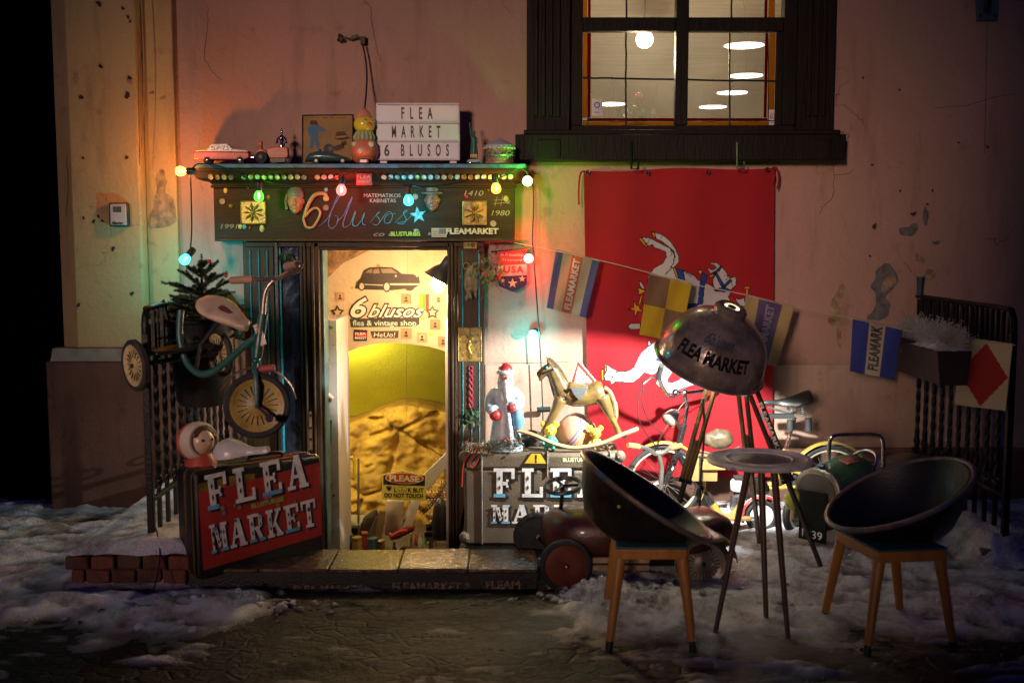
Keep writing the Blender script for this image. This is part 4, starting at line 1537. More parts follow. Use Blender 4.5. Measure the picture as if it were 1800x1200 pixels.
# white painted inner door leaf, folded into the cellar
M_WDOOR = mat('white_door_paint', (.50, .46, .43), .5, var=.08, dirt=(.30, .25, .20), dscale=9, damt=.5)
dl = thing('door_leaf', 'white painted door leaf with coloured paint dots, opened inward', 'door', (P(580, 900, .12).x, .1, -1.0))
a, b = P(572.5, 985, .12), P(592, 562, .12)
MB().bx(a.x, b.x, .12, .60, -1.0, b.z).build('panel', M_WDOOR, dl, bevel=.004)
for i, (px, py, r, col) in enumerate(((583, 575, 2.6, (.05, .35, .2)), (580, 920, 3, (.03, .25, .08)), (587, 870, 2, (.03, .03, .03)), (577, 882, 2.5, (.6, .1, .0)), (580, 644, 2.6, (.6, .4, .25)), (586, 606, 1.3, (.1, .3, .25)), (585, 851, 1.2, (.05, .35, .15)), (586, 932, 2, (.4, .3, .1)), (578, 828, 1.6, (.25, .2, .15)), (589, 800, 1.2, (.2, .15, .1)))):
    MB().lathe([(0, .0015), (r * S(.12), .001), (r * S(.12), 0)], 12, pixF(px, py, .1195)).build('paint_dot', mat('dot%d' % i, col, .6, bump=0), dl)
hd = MB()
hd.tube([P(570, 737, .115), P(583, 737, .115), P(583, 780, .115), P(570, 782, .115)], .004, 6)
hd.build('handle', M_CYAN, dl)
hd = MB()
hd.tube([P(579, 945, .112), P(580, 955, .108), P(578, 960, .112)], .005, 6)
hd.build('hook', M_IRON, dl)
sh = MB()
c = P(578, 697, .08)
sh.tube([c + V((-.05, .03, .05)), c + V((-.02, 0, .02)), c + V((.02, -.01, -.01)), c + V((.012, 0, -.03)), c + V((-.01, 0, -.02))], [.012, .02, .018, .012, .006], 10)
o = sh.build('cloth', mat('pale_cloth', (.55, .42, .38), .8), None, mods=[('remesh', .005, 4)])
tag(o, 'scrunched pale pink cloth hanging on the white door leaf', 'cloth')
MB().bx(P(783.2, 700, .12).x, P(788, 700, .12).x, .12, .58, -1.0, P(785, 562, .12).z).build('door_edge', M_WDOOR, dl, bevel=.003)

# ================================================================== CELLAR
YA = .70
M_CREAMW = mat('cream_plaster', (.58, .44, .30), .85, var=.12, vscale=5, bump=.5, bscale=45, dirt=(.45, .30, .14), dscale=3, damt=.5)
M_YW = mat('yellow_limewash', (.46, .43, .015), .9, var=.08, vscale=4, bump=.5, bscale=60)
M_ROCK = mat('ochre_rock', (.42, .25, .03), .9, var=.3, vscale=7, bump=.8, bscale=26, dirt=(.20, .10, .02), dscale=6, damt=.6)
kA = S(YA)
arch = [(400, 380), (900, 380), (900, 720), (860, 668), (830, 641), (785, 618), (755, 609), (720, 604), (690, 602.5), (660, 604), (630, 611), (600, 624), (570, 645), (545, 670), (520, 720), (400, 720)]
ar = MB()
ar.prism(pixpoly(arch, YA), wallF(YA), -.28)
struct(ar.build('arch_wall', M_CREAMW, None, smooth=False))
# rough stone at the upper left of the arch wall
rk = MB()
rk.prism([(P(a, b, YA).x, P(a, b, YA).z) for a, b in ((540, 425), (668, 430), (650, 440), (625, 452), (604, 462), (590, 475), (575, 490), (565, 505), (540, 520))], wallF(YA), .05)
struct(rk.build('rough_stone', mat('rough_stone', (.26, .15, .07), .95, var=.5, vscale=20, bump=1, bscale=40), None, bevel=.02))
vault = MB()
def vf(a, b):
    x = -2.3 + 3.2 * a
    t = b
    # springs from the floor, leans forward to the arch at the top
    y = 2.3 - 1.35 * sm(t, .45, 1.0) + .02 * noise.noise(V((a * 5, b * 5, 1)))
    z = -1.0 + 2.35 * t
    return V((x, y, z))
vault.sheet(vf, 30, 40)
struct(vault.build('cellar_vault', M_YW, None, sharp=180))
cw = MB()
cw.bx(-2.4, -2.3, .3, 2.6, -1.0, 1.8)
cw.bx(.9, 1.0, .3, 2.6, -1.0, 1.8)
cw.bx(-2.4, 1.0, .3, 2.6, 1.8, 1.86)
cw.bx(-2.4, 1.0, 2.5, 2.6, -1.0, 1.8)
struct(cw.build('cellar_walls', M_CREAMW, None, smooth=False))
# rock ledge at the bottom of the vault
rg = MB()
def rf(a, b):
    x = -1.9 + 2.6 * a
    top_ = P(650, 742, 1.75).z + .10 * noise.noise(V((a * 4, 0, 4))) + .10 * sm(x, -1.35, -.6)
    z = -1.0 + (top_ + 1.0) * min(1, b * 1.25)
    y = 1.75 - .30 * (1 - b) ** 1.0 + (.5 * max(0, b - .8) / .2)
    n_ = noise.fractal(V((x * 2.6, z * 3.2, 1.7)), .9, 2, 5)
    vcell = noise.voronoi(V((x * 2.4, z * 3.2, .3)))[0]
    crackd = sm(vcell[1] - vcell[0], .0, .10)
    n2_ = noise.fractal(V((x * 11, z * 13, 6.1)), .8, 2, 4)
    return V((x, y - .10 * n_ - .022 * n2_ + .06 * (1 - crackd), z + .02 * n_))
rg.sheet(rf, 170, 140)
struct(rg.build('rock_ledge', M_ROCK, None, sharp=180))

# pasted pictures on the arch wall
YP = YA - .002
def flat(name, pts, m, y=YP, t=.003, par=None):
    return MB().prism(pixpoly(pts, y), wallF(y), t).build(name, m, par, smooth=False)
M_PAPER = mat('cream_paper', (.62, .50, .33), .8, bump=0, var=.08)
# vintage saloon car cut-out
car = thing('car_picture', 'cut-out picture of a dark vintage saloon car above the cellar arch', 'picture', P(670, 510, YP))
M_CARB = mat('print_black', (.045, .03, .02), .6, bump=0, var=.3)
M_CARW = mat('print_cream', (.55, .44, .33), .6, bump=0, var=.1)
M_CARG = mat('print_grey', (.22, .16, .11), .6, bump=0, var=.2)
F1 = wallF(YP)
body = [(624, 507), (628, 495), (634, 489), (640, 475), (650, 470), (668, 469), (690, 470), (700, 476), (706, 481), (725, 482), (736, 485), (738, 495), (738, 501), (728, 506), (690, 510), (640, 509)]
MB().prism(pixpoly(body, YP), F1, .004).build('body', M_CARB, car, smooth=False)
cd = MB()
for q in ([(642, 479), (650, 473), (655, 473), (654, 480)], [(657, 473), (666, 472), (668, 480), (656, 481)], [(669, 472), (688, 472), (699, 480), (672, 480)]):
    cd.prism(pixpoly(q, YP), F1, .006)
cd.build('window', M_CARG, car, smooth=False)
cd = MB()
cd.prism(pixpoly([(684, 498), (737, 498), (738, 501), (684, 501)], YP), F1, .0065)
cd.prism(pixpoly([(640, 499), (676, 500.5), (676, 502), (640, 500.5)], YP), F1, .0065)
for px in (696, 733):
    cd.lathe([(0, .0068), (.007, .0065), (.007, .004)], 12, pixF(px, 485, YP))
cd.build('trim', M_CARW, car, smooth=False)
for px, py, rx, ry in ((636, 503, 5.5, 8), (680, 504, 6.5, 9.5), (720, 506, 8, 5)):
    F = pixF(px, py, YP) @ Matrix.Diagonal((rx * kA, ry * kA, 1, 1))
    wh = MB().lathe([(0, .0075), (1, .007), (1, .003)], 20, F).build('wheel', M_CARB, car)
    if px < 700:
        MB().lathe([(0, .0085), (.72, .008), (.72, .006)], 20, F).build('whitewall', M_CARW, wh)
# shop name lettering with dark outline
lg_ = thing('shop_logo', 'cream script shop name with dark outline and two stars pasted above the arch', 'lettering', P(680, 560, YP))
o = MB()
put_text(o, '6', pixF(631, 557, YP), 34 * kA, .002, bold=.07, shear=.3, width=36 * kA)
put_text(o, 'blusos', pixF(696, 557, YP), 23 * kA, .0026, bold=.075, shear=.45, width=104 * kA)
o.prism(pixpoly([(615, 560), (737, 558), (737, 570), (728, 574), (617, 575)], YP), wallF(YP), .0012)
o.build('outline', M_CARB, lg_, smooth=False)
o = MB()
put_text(o, '6', pixF(631, 557, YP), 34 * kA, .0042, bold=.015, shear=.3, width=29 * kA)
put_text(o, 'blusos', pixF(696, 557, YP), 22 * kA, .0046, bold=.012, shear=.45, width=98 * kA)
o.build('script', mat('logo_white', (.75, .68, .58), .6, bump=0), lg_, smooth=False)
o = MB()
put_text(o, 'flea & vintage shop', pixF(676, 572, YP), 9.5 * kA, .0040, bold=.012, width=112 * kA)
o.build('lettering', mat('logo_mint', (.45, .60, .52), .6, bump=0), lg_, smooth=False)
for px in (593, 760):
    s1_ = star(px, 549, 13, YP, M_CARB, lg_, .003, ratio=.55)
    star(px, 549, 7.5, YP - .003, M_CREAM, s1_, .002, 'star_fill', ratio=.48)
# portrait stamps
M_ST = [mat('stamp%d' % i, c, .8, bump=0, var=.15) for i, c in enumerate(((.50, .30, .14), (.45, .22, .10), (.55, .42, .28), (.36, .24, .12)))]
where = ['left of the car picture', 'right of the shop name', 'below the left star', 'below the shop name, right of the greeting plate', 'near the right end of the arch', 'beneath the right star', 'beside the bright door lamp', 'at the far right of the arch']
stamps = [(598, 521, 8), (714, 525, 9), (602, 582, 9), (714, 586, 9.5), (742, 593, 9), (765, 570, 9), (771, 526, 8), (779, 600, 9)]
for i, (px, py, r) in enumerate(stamps):
    t = thing('portrait_stamp', 'small sepia portrait stamp pasted ' + where[i], 'stamp', P(px, py + r, YP), 'portrait stamps on the arch wall')
    q = [(px - r, py - r), (px + r, py - r * .95), (px + r, py + r), (px - r, py + r)]
    flat('paper', q, M_ST[i % 4], par=t)
    F = pixF(px, py, YP)
    MB().lathe([(0, .0045), (r * .68 * kA, .0042), (r * .68 * kA, .003)], 18, F @ Matrix.Diagonal((.8, 1, 1, 1))).build('oval', M_ST[(i + 2) % 4], t)
    mb = MB()
    mb.lathe([(0, .0058), (r * .26 * kA, .0055), (r * .26 * kA, .004)], 12, pixF(px, py - r * .15, YP))
    mb.prism([(-r * .42 * kA, -r * .6 * kA), (r * .42 * kA, -r * .6 * kA), (r * .25 * kA, -r * .2 * kA), (-r * .25 * kA, -r * .2 * kA)], F, .0052)
    mb.build('bust', M_CARB, t)
t = thing('mini_sign', 'tiny red and black flea market sign pasted left of the greeting plate', 'sign', P(634, 598, YP))
flat('plate', [(622, 579), (646, 580), (645, 599), (622, 599)], M_INK, par=t)
flat('band', [(624, 584), (645, 584), (645, 593), (624, 593)], mat('mini_red', (.45, .03, .02), .6, bump=0), y=YP - .0032, t=.001, par=t)
lt = MB()
put_text(lt, 'FLEA', pixF(634, 588.5, YP), 4.5 * kA, .0055, bold=.02, width=19 * kA)
lt.build('lettering', M_LETW, t, smooth=False)
lt = MB()
put_text(lt, 'MARKET', pixF(634, 596, YP), 4.5 * kA, .0055, bold=.02, width=20 * kA)
lt.build('lettering', M_LETW, t, smooth=False)
t = thing('greeting_plate', 'dark plate with a handwritten greeting below the shop name', 'sign', P(676, 595, YP))
flat('plate', [(651, 582), (701, 581), (700, 594), (655, 594)], mat('plate_dark', (.06, .045, .03), .6, bump=0), par=t)
lt = MB()
put_text(lt, 'HeUo!', pixF(676, 592, YP), 8 * kA, .0045, shear=.15, width=38 * kA)
lt.build('lettering', M_LETW, t, smooth=False)
t = thing('tricolour_tag', 'small yellow green and red tag pasted beside the bright door lamp', 'tag', P(746, 546, YP))
for k, (x0, x1, c) in enumerate(((737, 743, (.55, .45, .02)), (743, 748.5, (.12, .30, .05)), (748.5, 754, (.45, .05, .03)))):
    flat('stripe', [(x0, 517), (x1, 517), (x1, 546), (x0, 546)], mat('tag%d' % k, c, .7, bump=0), par=t)
for i, (px, py, c) in enumerate(((665, 467, (.7, .2, .02)), (684, 438, (.7, .2, .02)), (619, 506, (.65, .35, .02)), (725, 474, (.45, .55, .08)), (699, 513, (.5, .55, .08)), (743, 559, (.6, .45, .02)), (758, 587, (.3, .5, .05)), (591, 570, (.6, .08, .02)))):
    o = MB().lathe([(0, .002), (2.8 * kA, .0015), (2.8 * kA, 0)], 14, pixF(px, py, YP)).build('paper_dot', mat('pdot%d' % i, c, .7, bump=0), None)
    tag(o, ['orange dot above the car picture\'s roof', 'orange dot under the lintel\'s middle', 'amber dot at the car picture\'s rear', 'lime dot above the car picture\'s bonnet', 'lime dot right under the car picture', 'yellow dot under the right star', 'green dot beside the arch\'s right stamps', 'red dot under the left star'][i].replace('dot', 'paper dot'), 'dot', 'coloured paper dots on the arch wall')

# ---------------------------------------------------------------- door lamp
lampc = P(770, 494, .02)
t = thing('door_lamp', 'lit wall lamp with dark conical shade at the top right of the doorway', 'lamp', lampc)
F = axis_frame(lampc + V((-.005, 0, .0)), (.55, 0, 1))
MB().lathe([(.0, .165), (.028, .165), (.034, .12), (.036, .10), (.06, .075), (.085, .03), (.098, .012), (.092, .012), (.055, .07), (.03, .09)], 24, F).build('shade', mat('lamp_shade', (.05, .035, .02), .5), t)
MB().ball(lampc + V((0, 0, -.018)), (.042, .042, .055), 16, 12).build('bulb', glow('door_bulb', (1.0, .72, .36), 60.0), t)
MB().tube([lampc + V((.085, 0, .14)), P(790, 452, .02)], .008, 8).build('arm', M_IRON, t)
bulb_light('door_lamp_light', lampc + V((-.03, .0, -.10)), (1.0, .66, .32), 32.0, .03, t)
# lamp hidden behind the arch that lights the yellow vault
vl = V((P(575, 640, 1.1).x, 1.12, P(600, 628, 1.1).z))
t = thing('cellar_lamp', 'shaded lamp behind the left side of the arch lighting the yellow vault', 'lamp', vl)
MB().lathe([(.0, .08), (.03, .08), (.07, .0), (.066, .0), (.025, .07)], 20, Matrix.Translation(vl)).build('shade', M_BLACK, t)
MB().ball(vl + V((0, 0, .01)), .025, 12, 8).build('bulb', glow('cellar_bulb', (1.0, .85, .5), 20), t)
MB().cyl(vl + V((0, 0, .08)), V((vl.x, vl.y, 1.8)), .005).build('cord', M_CABLE, t)
bulb_light('cellar_lamp_light', vl + V((0, 0, -.04)), (1.0, .88, .50), 27.0, .03, t)

# ---------------------------------------------------------------- things in the doorway
YPL = .42
kP = S(YPL)
t = thing('warning_sign', 'yellow hanging sign asking to please look but not touch', 'sign', P(711, 880, YPL))
MB().prism(pixpoly([(672, 833), (708, 826), (750, 834), (748, 880), (671, 877)], YPL), wallF(YPL), .006).build('board', mat('sign_yellow', (.68, .60, .10), .5, var=.06, bump=0), t, smooth=False)
MB().prism(pixpoly([(674.5, 835), (708, 828.5), (747.5, 836), (747, 853), (674, 850.5)], YPL), wallF(YPL - .006), .0015).build('band', M_INK, t, smooth=False)
F = pixF(711, 840, YPL - .0075) @ Matrix.Rotation(R(-1.5), 4, 'Z')
MB().lathe([(0, .002), (1, .002), (1, 0)], 36, F @ Matrix.Diagonal((34.5 * kP, 10.6 * kP, 1, 1))).build('oval_rim', mat('sign_yellow2', (.72, .64, .30), .5, bump=0), t, smooth=False)
MB().lathe([(0, .003), (1, .003), (1, 0)], 36, F @ Matrix.Diagonal((32.5 * kP, 9.2 * kP, 1, 1))).build('oval', mat('sign_red', (.50, .055, .01), .5, bump=0), t, smooth=False)
lt = MB()
put_text(lt, 'PLEASE', F @ Matrix.Translation((0, -5.4 * kP, .003)), 10.5 * kP, .0012, bold=.04, width=54 * kP)
lt.build('lettering', mat('sign_pale', (.75, .70, .45), .5, bump=0), t, smooth=False)
lt = MB()
F = pixF(0, 0, YPL) ;
R15 = Matrix.Rotation(R(-1.2), 4, 'Z')
put_text(lt, 'L', pixF(695.5, 863.5, YPL) @ R15, 7.5 * kP, .0075, bold=.03, width=5 * kP)
put_text(lt, 'K BUT', pixF(731, 864, YPL) @ R15, 7.5 * kP, .0075, bold=.03, width=28 * kP)
put_text(lt, 'DO NOT TOUCH', pixF(710, 873.5, YPL) @ R15, 7.5 * kP, .0075, bold=.03, width=69 * kP)
for px in (703, 711):
    Fe = pixF(px, 859.5, YPL - .006) @ Matrix.Diagonal((1, 1.4, 1, 1))
    lt.ring(Fe, 3.6 * kP, .0012, 16, 5)
    lt.ball(Fe @ V((-.002, -.004, .001)), .0035, 8, 6)
c = P(684, 859, YPL - .006)
lt.ball(c, (.012, .0015, .013), 12, 6)
for i in range(5):
    q = R(35 + i * 28)
    lt.tube([c, c + V((math.cos(q) * .024, -.001, math.sin(q) * .024))], .003, 6)
lt.build('lettering', M_INK, t, smooth=False)
MB().tube([P(714, 828, YPL), P(714, 815, YPL + .02), P(716, 440, YPL)], .0006, 5).build('string', M_CABLE, t)

# table in the cellar that carries the small wares
tz = -.50
M_TAB = mat('cellar_table', (.05, .03, .018), .6)
tb = thing('display_table', 'low dark table just inside the cellar door, loaded with small wares', 'table', (-.85, .9, -1.0))
MB().bx(-1.30, -.36, .38, 1.35, tz - .04, tz).build('top', M_TAB, tb, bevel=.005)
for sx in (-1.26, -.40):
    for sy in (.42, 1.31):
        MB().bx(sx - .025, sx + .025, sy - .025, sy + .025, -1.0, tz - .04).build('leg', M_TAB, tb)
# rack on the left
M_ALU = mat('grey_metal', (.30, .28, .26), .4, metal=.7)
rkx = P(622, 850, .75).x
t = thing('wire_rack', 'metal wire rack crammed with dark bags and straps inside the cellar', 'rack', (rkx, .75, tz))
for px in (612, 630):
    MB().tube([P(px, 805, .7), P(px, 965, .7)], .008, 8).build('upright', M_ALU, t)
MB().tube([P(592, 812, .7), P(612, 806, .7), P(619, 803, .7), P(623, 812, .7), P(623, 840, .7)], .011, 8).build('rail', mat('yellow_pipe', (.55, .42, .05), .45), t)
a, b = P(592, 925, .7), P(634, 915, .7)
MB().bx(a.x, b.x, .66, .95, a.z, a.z + .02).build('shelf', M_ALU, t)
MB().tube([P(596, 892, .66), P(618, 852, .66)], .008, 8).build('strut', mat('yellow_pipe2', (.45, .36, .10), .45), t)
M_BAG = mat('dark_leather', (.03, .02, .013), .5, var=.4)
for i, (px, py, rx, ry, c) in enumerate(((598, 845, 12, 22, (.02, .015, .012)), (604, 880, 13, 26, (.05, .022, .012)), (598, 912, 9, 16, (.09, .045, .02)), (606, 800, 9, 8, (.03, .03, .03)), (618, 940, 14, 26, (.055, .02, .01)), (650, 925, 16, 34, (.035, .022, .012)), (600, 950, 10, 18, (.09, .02, .012)))):
    mb = MB()
    cc = P(px, py, .78)
    kk = S(.78)
    mb.lathe([(0, -ry * kk), (rx * .8 * kk, -ry * kk), (rx * kk, -ry * .5 * kk), (rx * .9 * kk, ry * .4 * kk), (rx * .45 * kk, ry * .85 * kk), (0, ry * kk)], 14, Matrix.Translation(cc) @ Matrix.Rotation(.3 * (i % 3 - 1), 4, 'Y') @ Matrix.Diagonal((1, .6, 1, 1)))
    for v_ in mb.v:
        v_ += V((1, .5, .3)) * .03 * noise.noise(v_ * 14)
    o = mb.build('bag', mat('bag%d' % i, c, .55, var=.4), None)
    tag(o, ['black soft bag under the yellow pipe of the cellar rack', 'brown leather bag in the middle of the cellar rack', 'tan pouch on the rack\'s metal shelf', 'small black bag on top of the cellar rack', 'reddish brown bag low beside the cellar rack', 'tall dark sack leaning behind the hanging sign', 'dark red bag at the bottom left of the doorway'][i], 'bag', 'bags in the cellar')
# sloping white beam and hanging sheet of paper
mb = MB()
mb.quadbox(P(738, 840, .62), P(786, 794, .5), P(786, 820, .5), P(752, 862, .62), V((0, .03, 0)))
o = mb.build('white_beam', M_WDOOR, None, bevel=.004)
tag(o, 'sloping whitewashed beam behind the hanging sign', 'beam')
mb = MB()
mb.sheet(lambda a, b: P(680 + 31 * a - 4 * b, 878 + 62 * b, .55 - .03 * math.sin(a * 3 + b * 2)), 10, 16)
o = mb.build('paper_sheet', mat('aged_paper', (.55, .47, .36), .85, var=.15, dirt=(.3, .24, .16), dscale=10), None, mods=[('solid', .002)])
tag(o, 'aged sheet of paper hanging below the yellow sign', 'paper')
mb = MB()
mb.quadbox(P(708, 925, .6), P(722, 930, .6), P(744, 868, .6), P(736, 866, .6), V((0, .02, 0)))
mb.quadbox(P(712, 905, .62), P(726, 915, .62), P(733, 880, .62), P(722, 880, .62), V((0, .02, 0)))
o = mb.build('folded_chart', M_WDOOR, None)
tag(o, 'narrow white folded chart leaning right of the paper sheet', 'chart')
# picture frames leaning
for i, (px, py, ang, c) in enumerate(((668, 925, -12, (.10, .06, .03)), (655, 935, -28, (.05, .035, .02)))):
    cc = P(px, py, .7)
    F = axis_frame(cc, (.2, -1, .2)) @ Matrix.Rotation(R(ang), 4, 'Z')
    mb = MB()
    mb.box(None, (.05, .22, .02), T=F)
    o = mb.build('wooden_board', mat('board%d' % i, c, .5), None, bevel=.003)
    tag(o, ['brown wooden board leaning in front of the cellar rock', 'dark narrow board leaning left of the brown one'][i], 'board')
# red shoes
def boot(c, d, m, name, label):
    mb = MB()
    F = axis_frame(c, (0, 0, 1))
    mb.tube([c + V((-.05, .02, -.03)), c + V((-.02, .0, -.01)), c + V((.03, -.01, .015)), c + V((.065, -.02, .03))], [.012, .022, .023, .012], 12)
    mb.tube([c + V((-.05, .02, -.03)), c + V((-.055, .03, .0))], [.018, .014], 10)
    t = thing(name, label, 'shoe', c - V((0, 0, .05)), 'red shoes in the doorway')
    mb.build('upper', m, t, mods=[('remesh', .005, 3)])
    MB().tube([c + V((-.055, .02, -.045)), c + V((.0, 0, -.028)), c + V((.06, -.02, .008))], .006, 6).build('sole', M_INK, t)
    MB().tube([c + V((-.02, -.02, .008)), c + V((.03, -.032, .03))], .003, 6).build('trim', M_GOLD, t)
M_RSHOE = mat('red_leather', (.42, .02, .015), .3, coat=.3)
boot(P(700, 938, .45), 0, M_RSHOE, 'red_shoe', 'front one of the pair of red shoes under the paper sheet')
boot(P(712, 932, .50), 0, M_RSHOE, 'red_shoe', 'rear one of the pair of red shoes under the paper sheet')
# camera, phone cord, pots, bottles
cc = P(757, 925, .5)
t = thing('folding_camera', 'old black folding camera on a grey stand inside the door', 'camera', P(760, 970, .5))
MB().box(cc, (.06, .04, .05)).build('body', M_BLACK, t, bevel=.004)
MB().lathe([(0, .03), (.012, .03), (.016, 0), (.016, -.01)], 16, pixF(754, 921, .47)).build('lens', M_CHROME, t)
MB().box(cc + V((0, 0, -.05)), (.085, .05, .035)).build('bellows', M_BLACK, t, bevel=.004)
MB().box(cc + V((0, 0, -.085)), (.07, .04, .035)).build('stand', M_STEEL, t, bevel=.004)
MB().lathe([(0, 0), (.045, 0), (.045, .03), (0, .03)], 18, Matrix.Translation((cc.x, cc.y, tz))).build('base', M_STEEL, t)
MB().box(cc + V((0, 0, -.135)), (.03, .03, .13)).build('column', M_STEEL, t)
mb = MB()
n_ = 120
mb.tube([P(740 + 42 * i / n_, 902 - 55 * i / n_ + 8 * math.sin(math.pi * i / n_), .45) + V((.012 * math.cos(i * .75), 0, .012 * math.sin(i * .75))) for i in range(n_)], .003, 5)
o = mb.build('coiled_cord', M_CABLE, None)
tag(o, 'black coiled telephone cord stretched right of the yellow sign', 'cord')
mb = MB()
cc = P(774, 905, .42)
mb.lathe([(0, -.16), (.05, -.16), (.06, -.05), (.045, .06), (.02, .11), (0, .12)], 16, Matrix.Translation(cc))
o = mb.build('dark_vase', M_BLACK, None)
tag(o, 'dark rounded vase half hidden behind the right door post', 'vase')
mb = MB()
mb.ball(P(713, 968, .5), (.045, .045, .035), 16, 10)
o = mb.build('kettle_lid', mat('black_gloss', (.015, .015, .015), .12), None)
tag(o, 'shiny black round lid beside the teal bottle', 'lid')
cc = P(693, 965, .48)
t = thing('teal_bottle', 'small teal bottle standing at the foot of the doorway', 'bottle', (cc.x, cc.y, tz))
MB().lathe([(0, tz - cc.z), (.018, tz - cc.z), (.02, -.02), (.018, .005), (.008, .02), (.008, .035), (0, .035)], 16, Matrix.Translation(cc)).build('body', mat('teal_glaze', (.03, .30, .30), .3), t)
MB().lathe([(0, .035), (.009, .035), (.009, .05), (0, .05)], 12, Matrix.Translation(cc)).build('cap', M_CYAN, t)
rnd = random.Random(31)
cols = [(.5, .4, .25), (.35, .12, .05), (.45, .42, .38), (.10, .25, .12), (.55, .35, .08), (.3, .3, .33)]
nm = ['amber', 'rust red', 'ivory', 'green', 'honey yellow', 'grey']
for i in range(6):
    px = 722 + i * 8.5
    py = 950 + rnd.uniform(-6, 6)
    cc = P(px, py, .75 + .05 * (i % 2))
    h = rnd.uniform(.06, .16)
    zt = cc.z + h * .4
    mb = MB()
    r = .014
    mb.lathe([(0, tz), (r, tz), (r * 1.1, tz + (zt - tz) * .6), (r * .5, tz + (zt - tz) * .8), (r * .55, zt), (0, zt)], 14, Matrix.Translation((cc.x, cc.y, 0)))
    o = mb.build('bottle', mat('btl%d' % i, cols[i], .15, coat=.5), None)
    tag(o, 'slim %s bottle in the row at the right foot of the doorway' % nm[i], 'bottle', 'bottles in the doorway')
cc = P(770, 862, .75)
t = thing('beaded_curtain', 'sparkling bead strings hanging at the right of the doorway', 'beads', (cc.x, .75, tz))
for i in range(6):
    mb = MB()
    for k in range(26):
        p = P(752 + i * 6 + 1.5 * math.sin(k), 848 + k * 4.2, .80 + .02 * (i % 2))
        mb.ball(p, .0055, 7, 5, k % 3)
    mb.tube([P(752 + i * 6, 780, .80 + .02 * (i % 2)), P(752 + i * 6, 955, .80 + .02 * (i % 2))], .001, 4)
    mb.build('bead_string', [M_CHROME, M_WHITE, mat('bead_red', (.4, .03, .03), .2)], t)

# small tins and boxes crowding the table's left end
rnd = random.Random(8)
for i, (px, py, w_, c, lb) in enumerate(((602, 962, .05, (.30, .05, .03), 'dark red tin'), (614, 955, .045, (.05, .12, .16), 'slate blue tin'), (628, 960, .05, (.32, .22, .06), 'mustard box'), (641, 952, .04, (.10, .16, .08), 'olive tin'), (655, 962, .05, (.28, .20, .14), 'tan cardboard box'), (670, 966, .035, (.40, .36, .30), 'cream box'))):
    p = P(px, py, .52 + .04 * (i % 2))
    t = thing('tin_box', lb + ' among the small wares at the left foot of the doorway', 'box', (p.x, p.y, tz), 'tins and boxes in the doorway')
    h_ = p.z + .05 - tz
    F = Matrix.Translation((p.x, p.y, tz)) @ Matrix.Rotation(rnd.uniform(-.5, .5), 4, 'Z')
    MB(F).bx(-w_ / 2, w_ / 2, -.03, .03, 0, h_).build('box', mat('tinbox%d' % i, c, .4, var=.3), t, bevel=.003)
    MB(F).bx(-w_ / 2 - .002, w_ / 2 + .002, -.032, .032, h_ + .0005, h_ + .018).build('lid', mat('tinbox%d' % ((i + 3) % 6), c, .4), t, bevel=.003)

# ================================================================== FESTOON LIGHTS
M_SOCK = mat('bulb_socket', (.012, .014, .014), .45)
COLS = {
    'amber': ((1.0, .52, .09), (1.0, .56, .12)),
    'green': ((.30, 1.0, .18), (.40, 1.0, .25)),
    'pink': ((1.0, .20, .16), (1.0, .33, .28)),
    'cyan': ((.04, .85, .90), (.12, .92, 1.0)),
}
fest = thing('festoon_lights', 'black cable of coloured party bulbs strung along the shop cornice and down the wall', 'string lights', P(640, 300, YSH))
def festoon_bulb(px, py, y, col, axis, glassE, watts, core=22.0):
    """axis points from the socket to the glass"""
    a = V(axis).normalized()
    c = P(px, py, y)
    F = axis_frame(c, a)
    s = MB()
    s.lathe([(0, -.085), (.014, -.085), (.020, -.078), (.020, -.034), (.017, -.030), (0, -.030)], 16, F)
    so_ = s.build('bulb_socket', M_SOCK, fest)
    tint, emc = COLS[col]
    g_ = MB()
    g_.lathe([(.011, -.038), (.014, -.030), (.022, -.020), (.0275, -.006), (.029, .006), (.026, .019), (.018, .027), (.008, .031), (0, .032)], 20, F)
    g_.build('bulb', glass('bulb_%s_%d' % (col, int(glassE * 10)), tint, .15, .05, emit=emc, estr=glassE), so_)
    f_ = MB()
    f_.tube([F @ V((0, 0, -.02)), F @ V((.004, 0, .0)), F @ V((-.002, 0, .014))], [.0035, .006, .003], 8)
    f_.build('filament', glow('filament_%s' % col, tuple(min(1, .45 + .6 * q) for q in emc), core), so_)
    bulb_light('bulb_light', c + a * .022, tint, watts, .01, fest)
festoon_bulb(318, 301, -.36, 'amber', (-1, -.1, 0), 1.6, 4.9)
festoon_bulb(455, 345, -.36, 'green', (0, -.1, -1), .25, 1.0)
festoon_bulb(600, 334, -.36, 'pink', (0, -.35, -1), .8, 3.1)
festoon_bulb(718, 352, -.36, 'cyan', (0, -.2, -1), .9, 2.1)
festoon_bulb(872, 331, -.36, 'amber', (.1, -.2, -1), .8, 2.3)
festoon_bulb(927, 318, -.36, 'green', (.1, -.95, -.3), 5.0, 3.6)
festoon_bulb(929, 454, -.12, 'pink', (0, -.9, -.2), 4.0, 3.1)
festoon_bulb(937, 588, -.12, 'cyan', (-.2, -.95, -.2), 4.5, 2.2)
festoon_bulb(325, 456, -.40, 'cyan', (-.5, -.4, -.7), 1.4, 4.9)
def cable(pts, y, r=.0042):
    MB().tube(catmull([P(a, b, y) for a, b in pts], 8), r, 6).build('cable', M_CABLE, fest)
cable([(335, 436), (337, 400), (336, 340), (335, 306), (340, 294), (352, 288), (385, 292), (420, 305), (444, 319), (456, 316), (485, 322), (540, 323), (595, 312), (615, 304), (640, 298), (665, 300), (690, 316), (716, 326), (722, 325), (745, 329), (790, 324), (840, 316), (868, 316), (885, 310), (912, 296), (926, 302)], -.36)
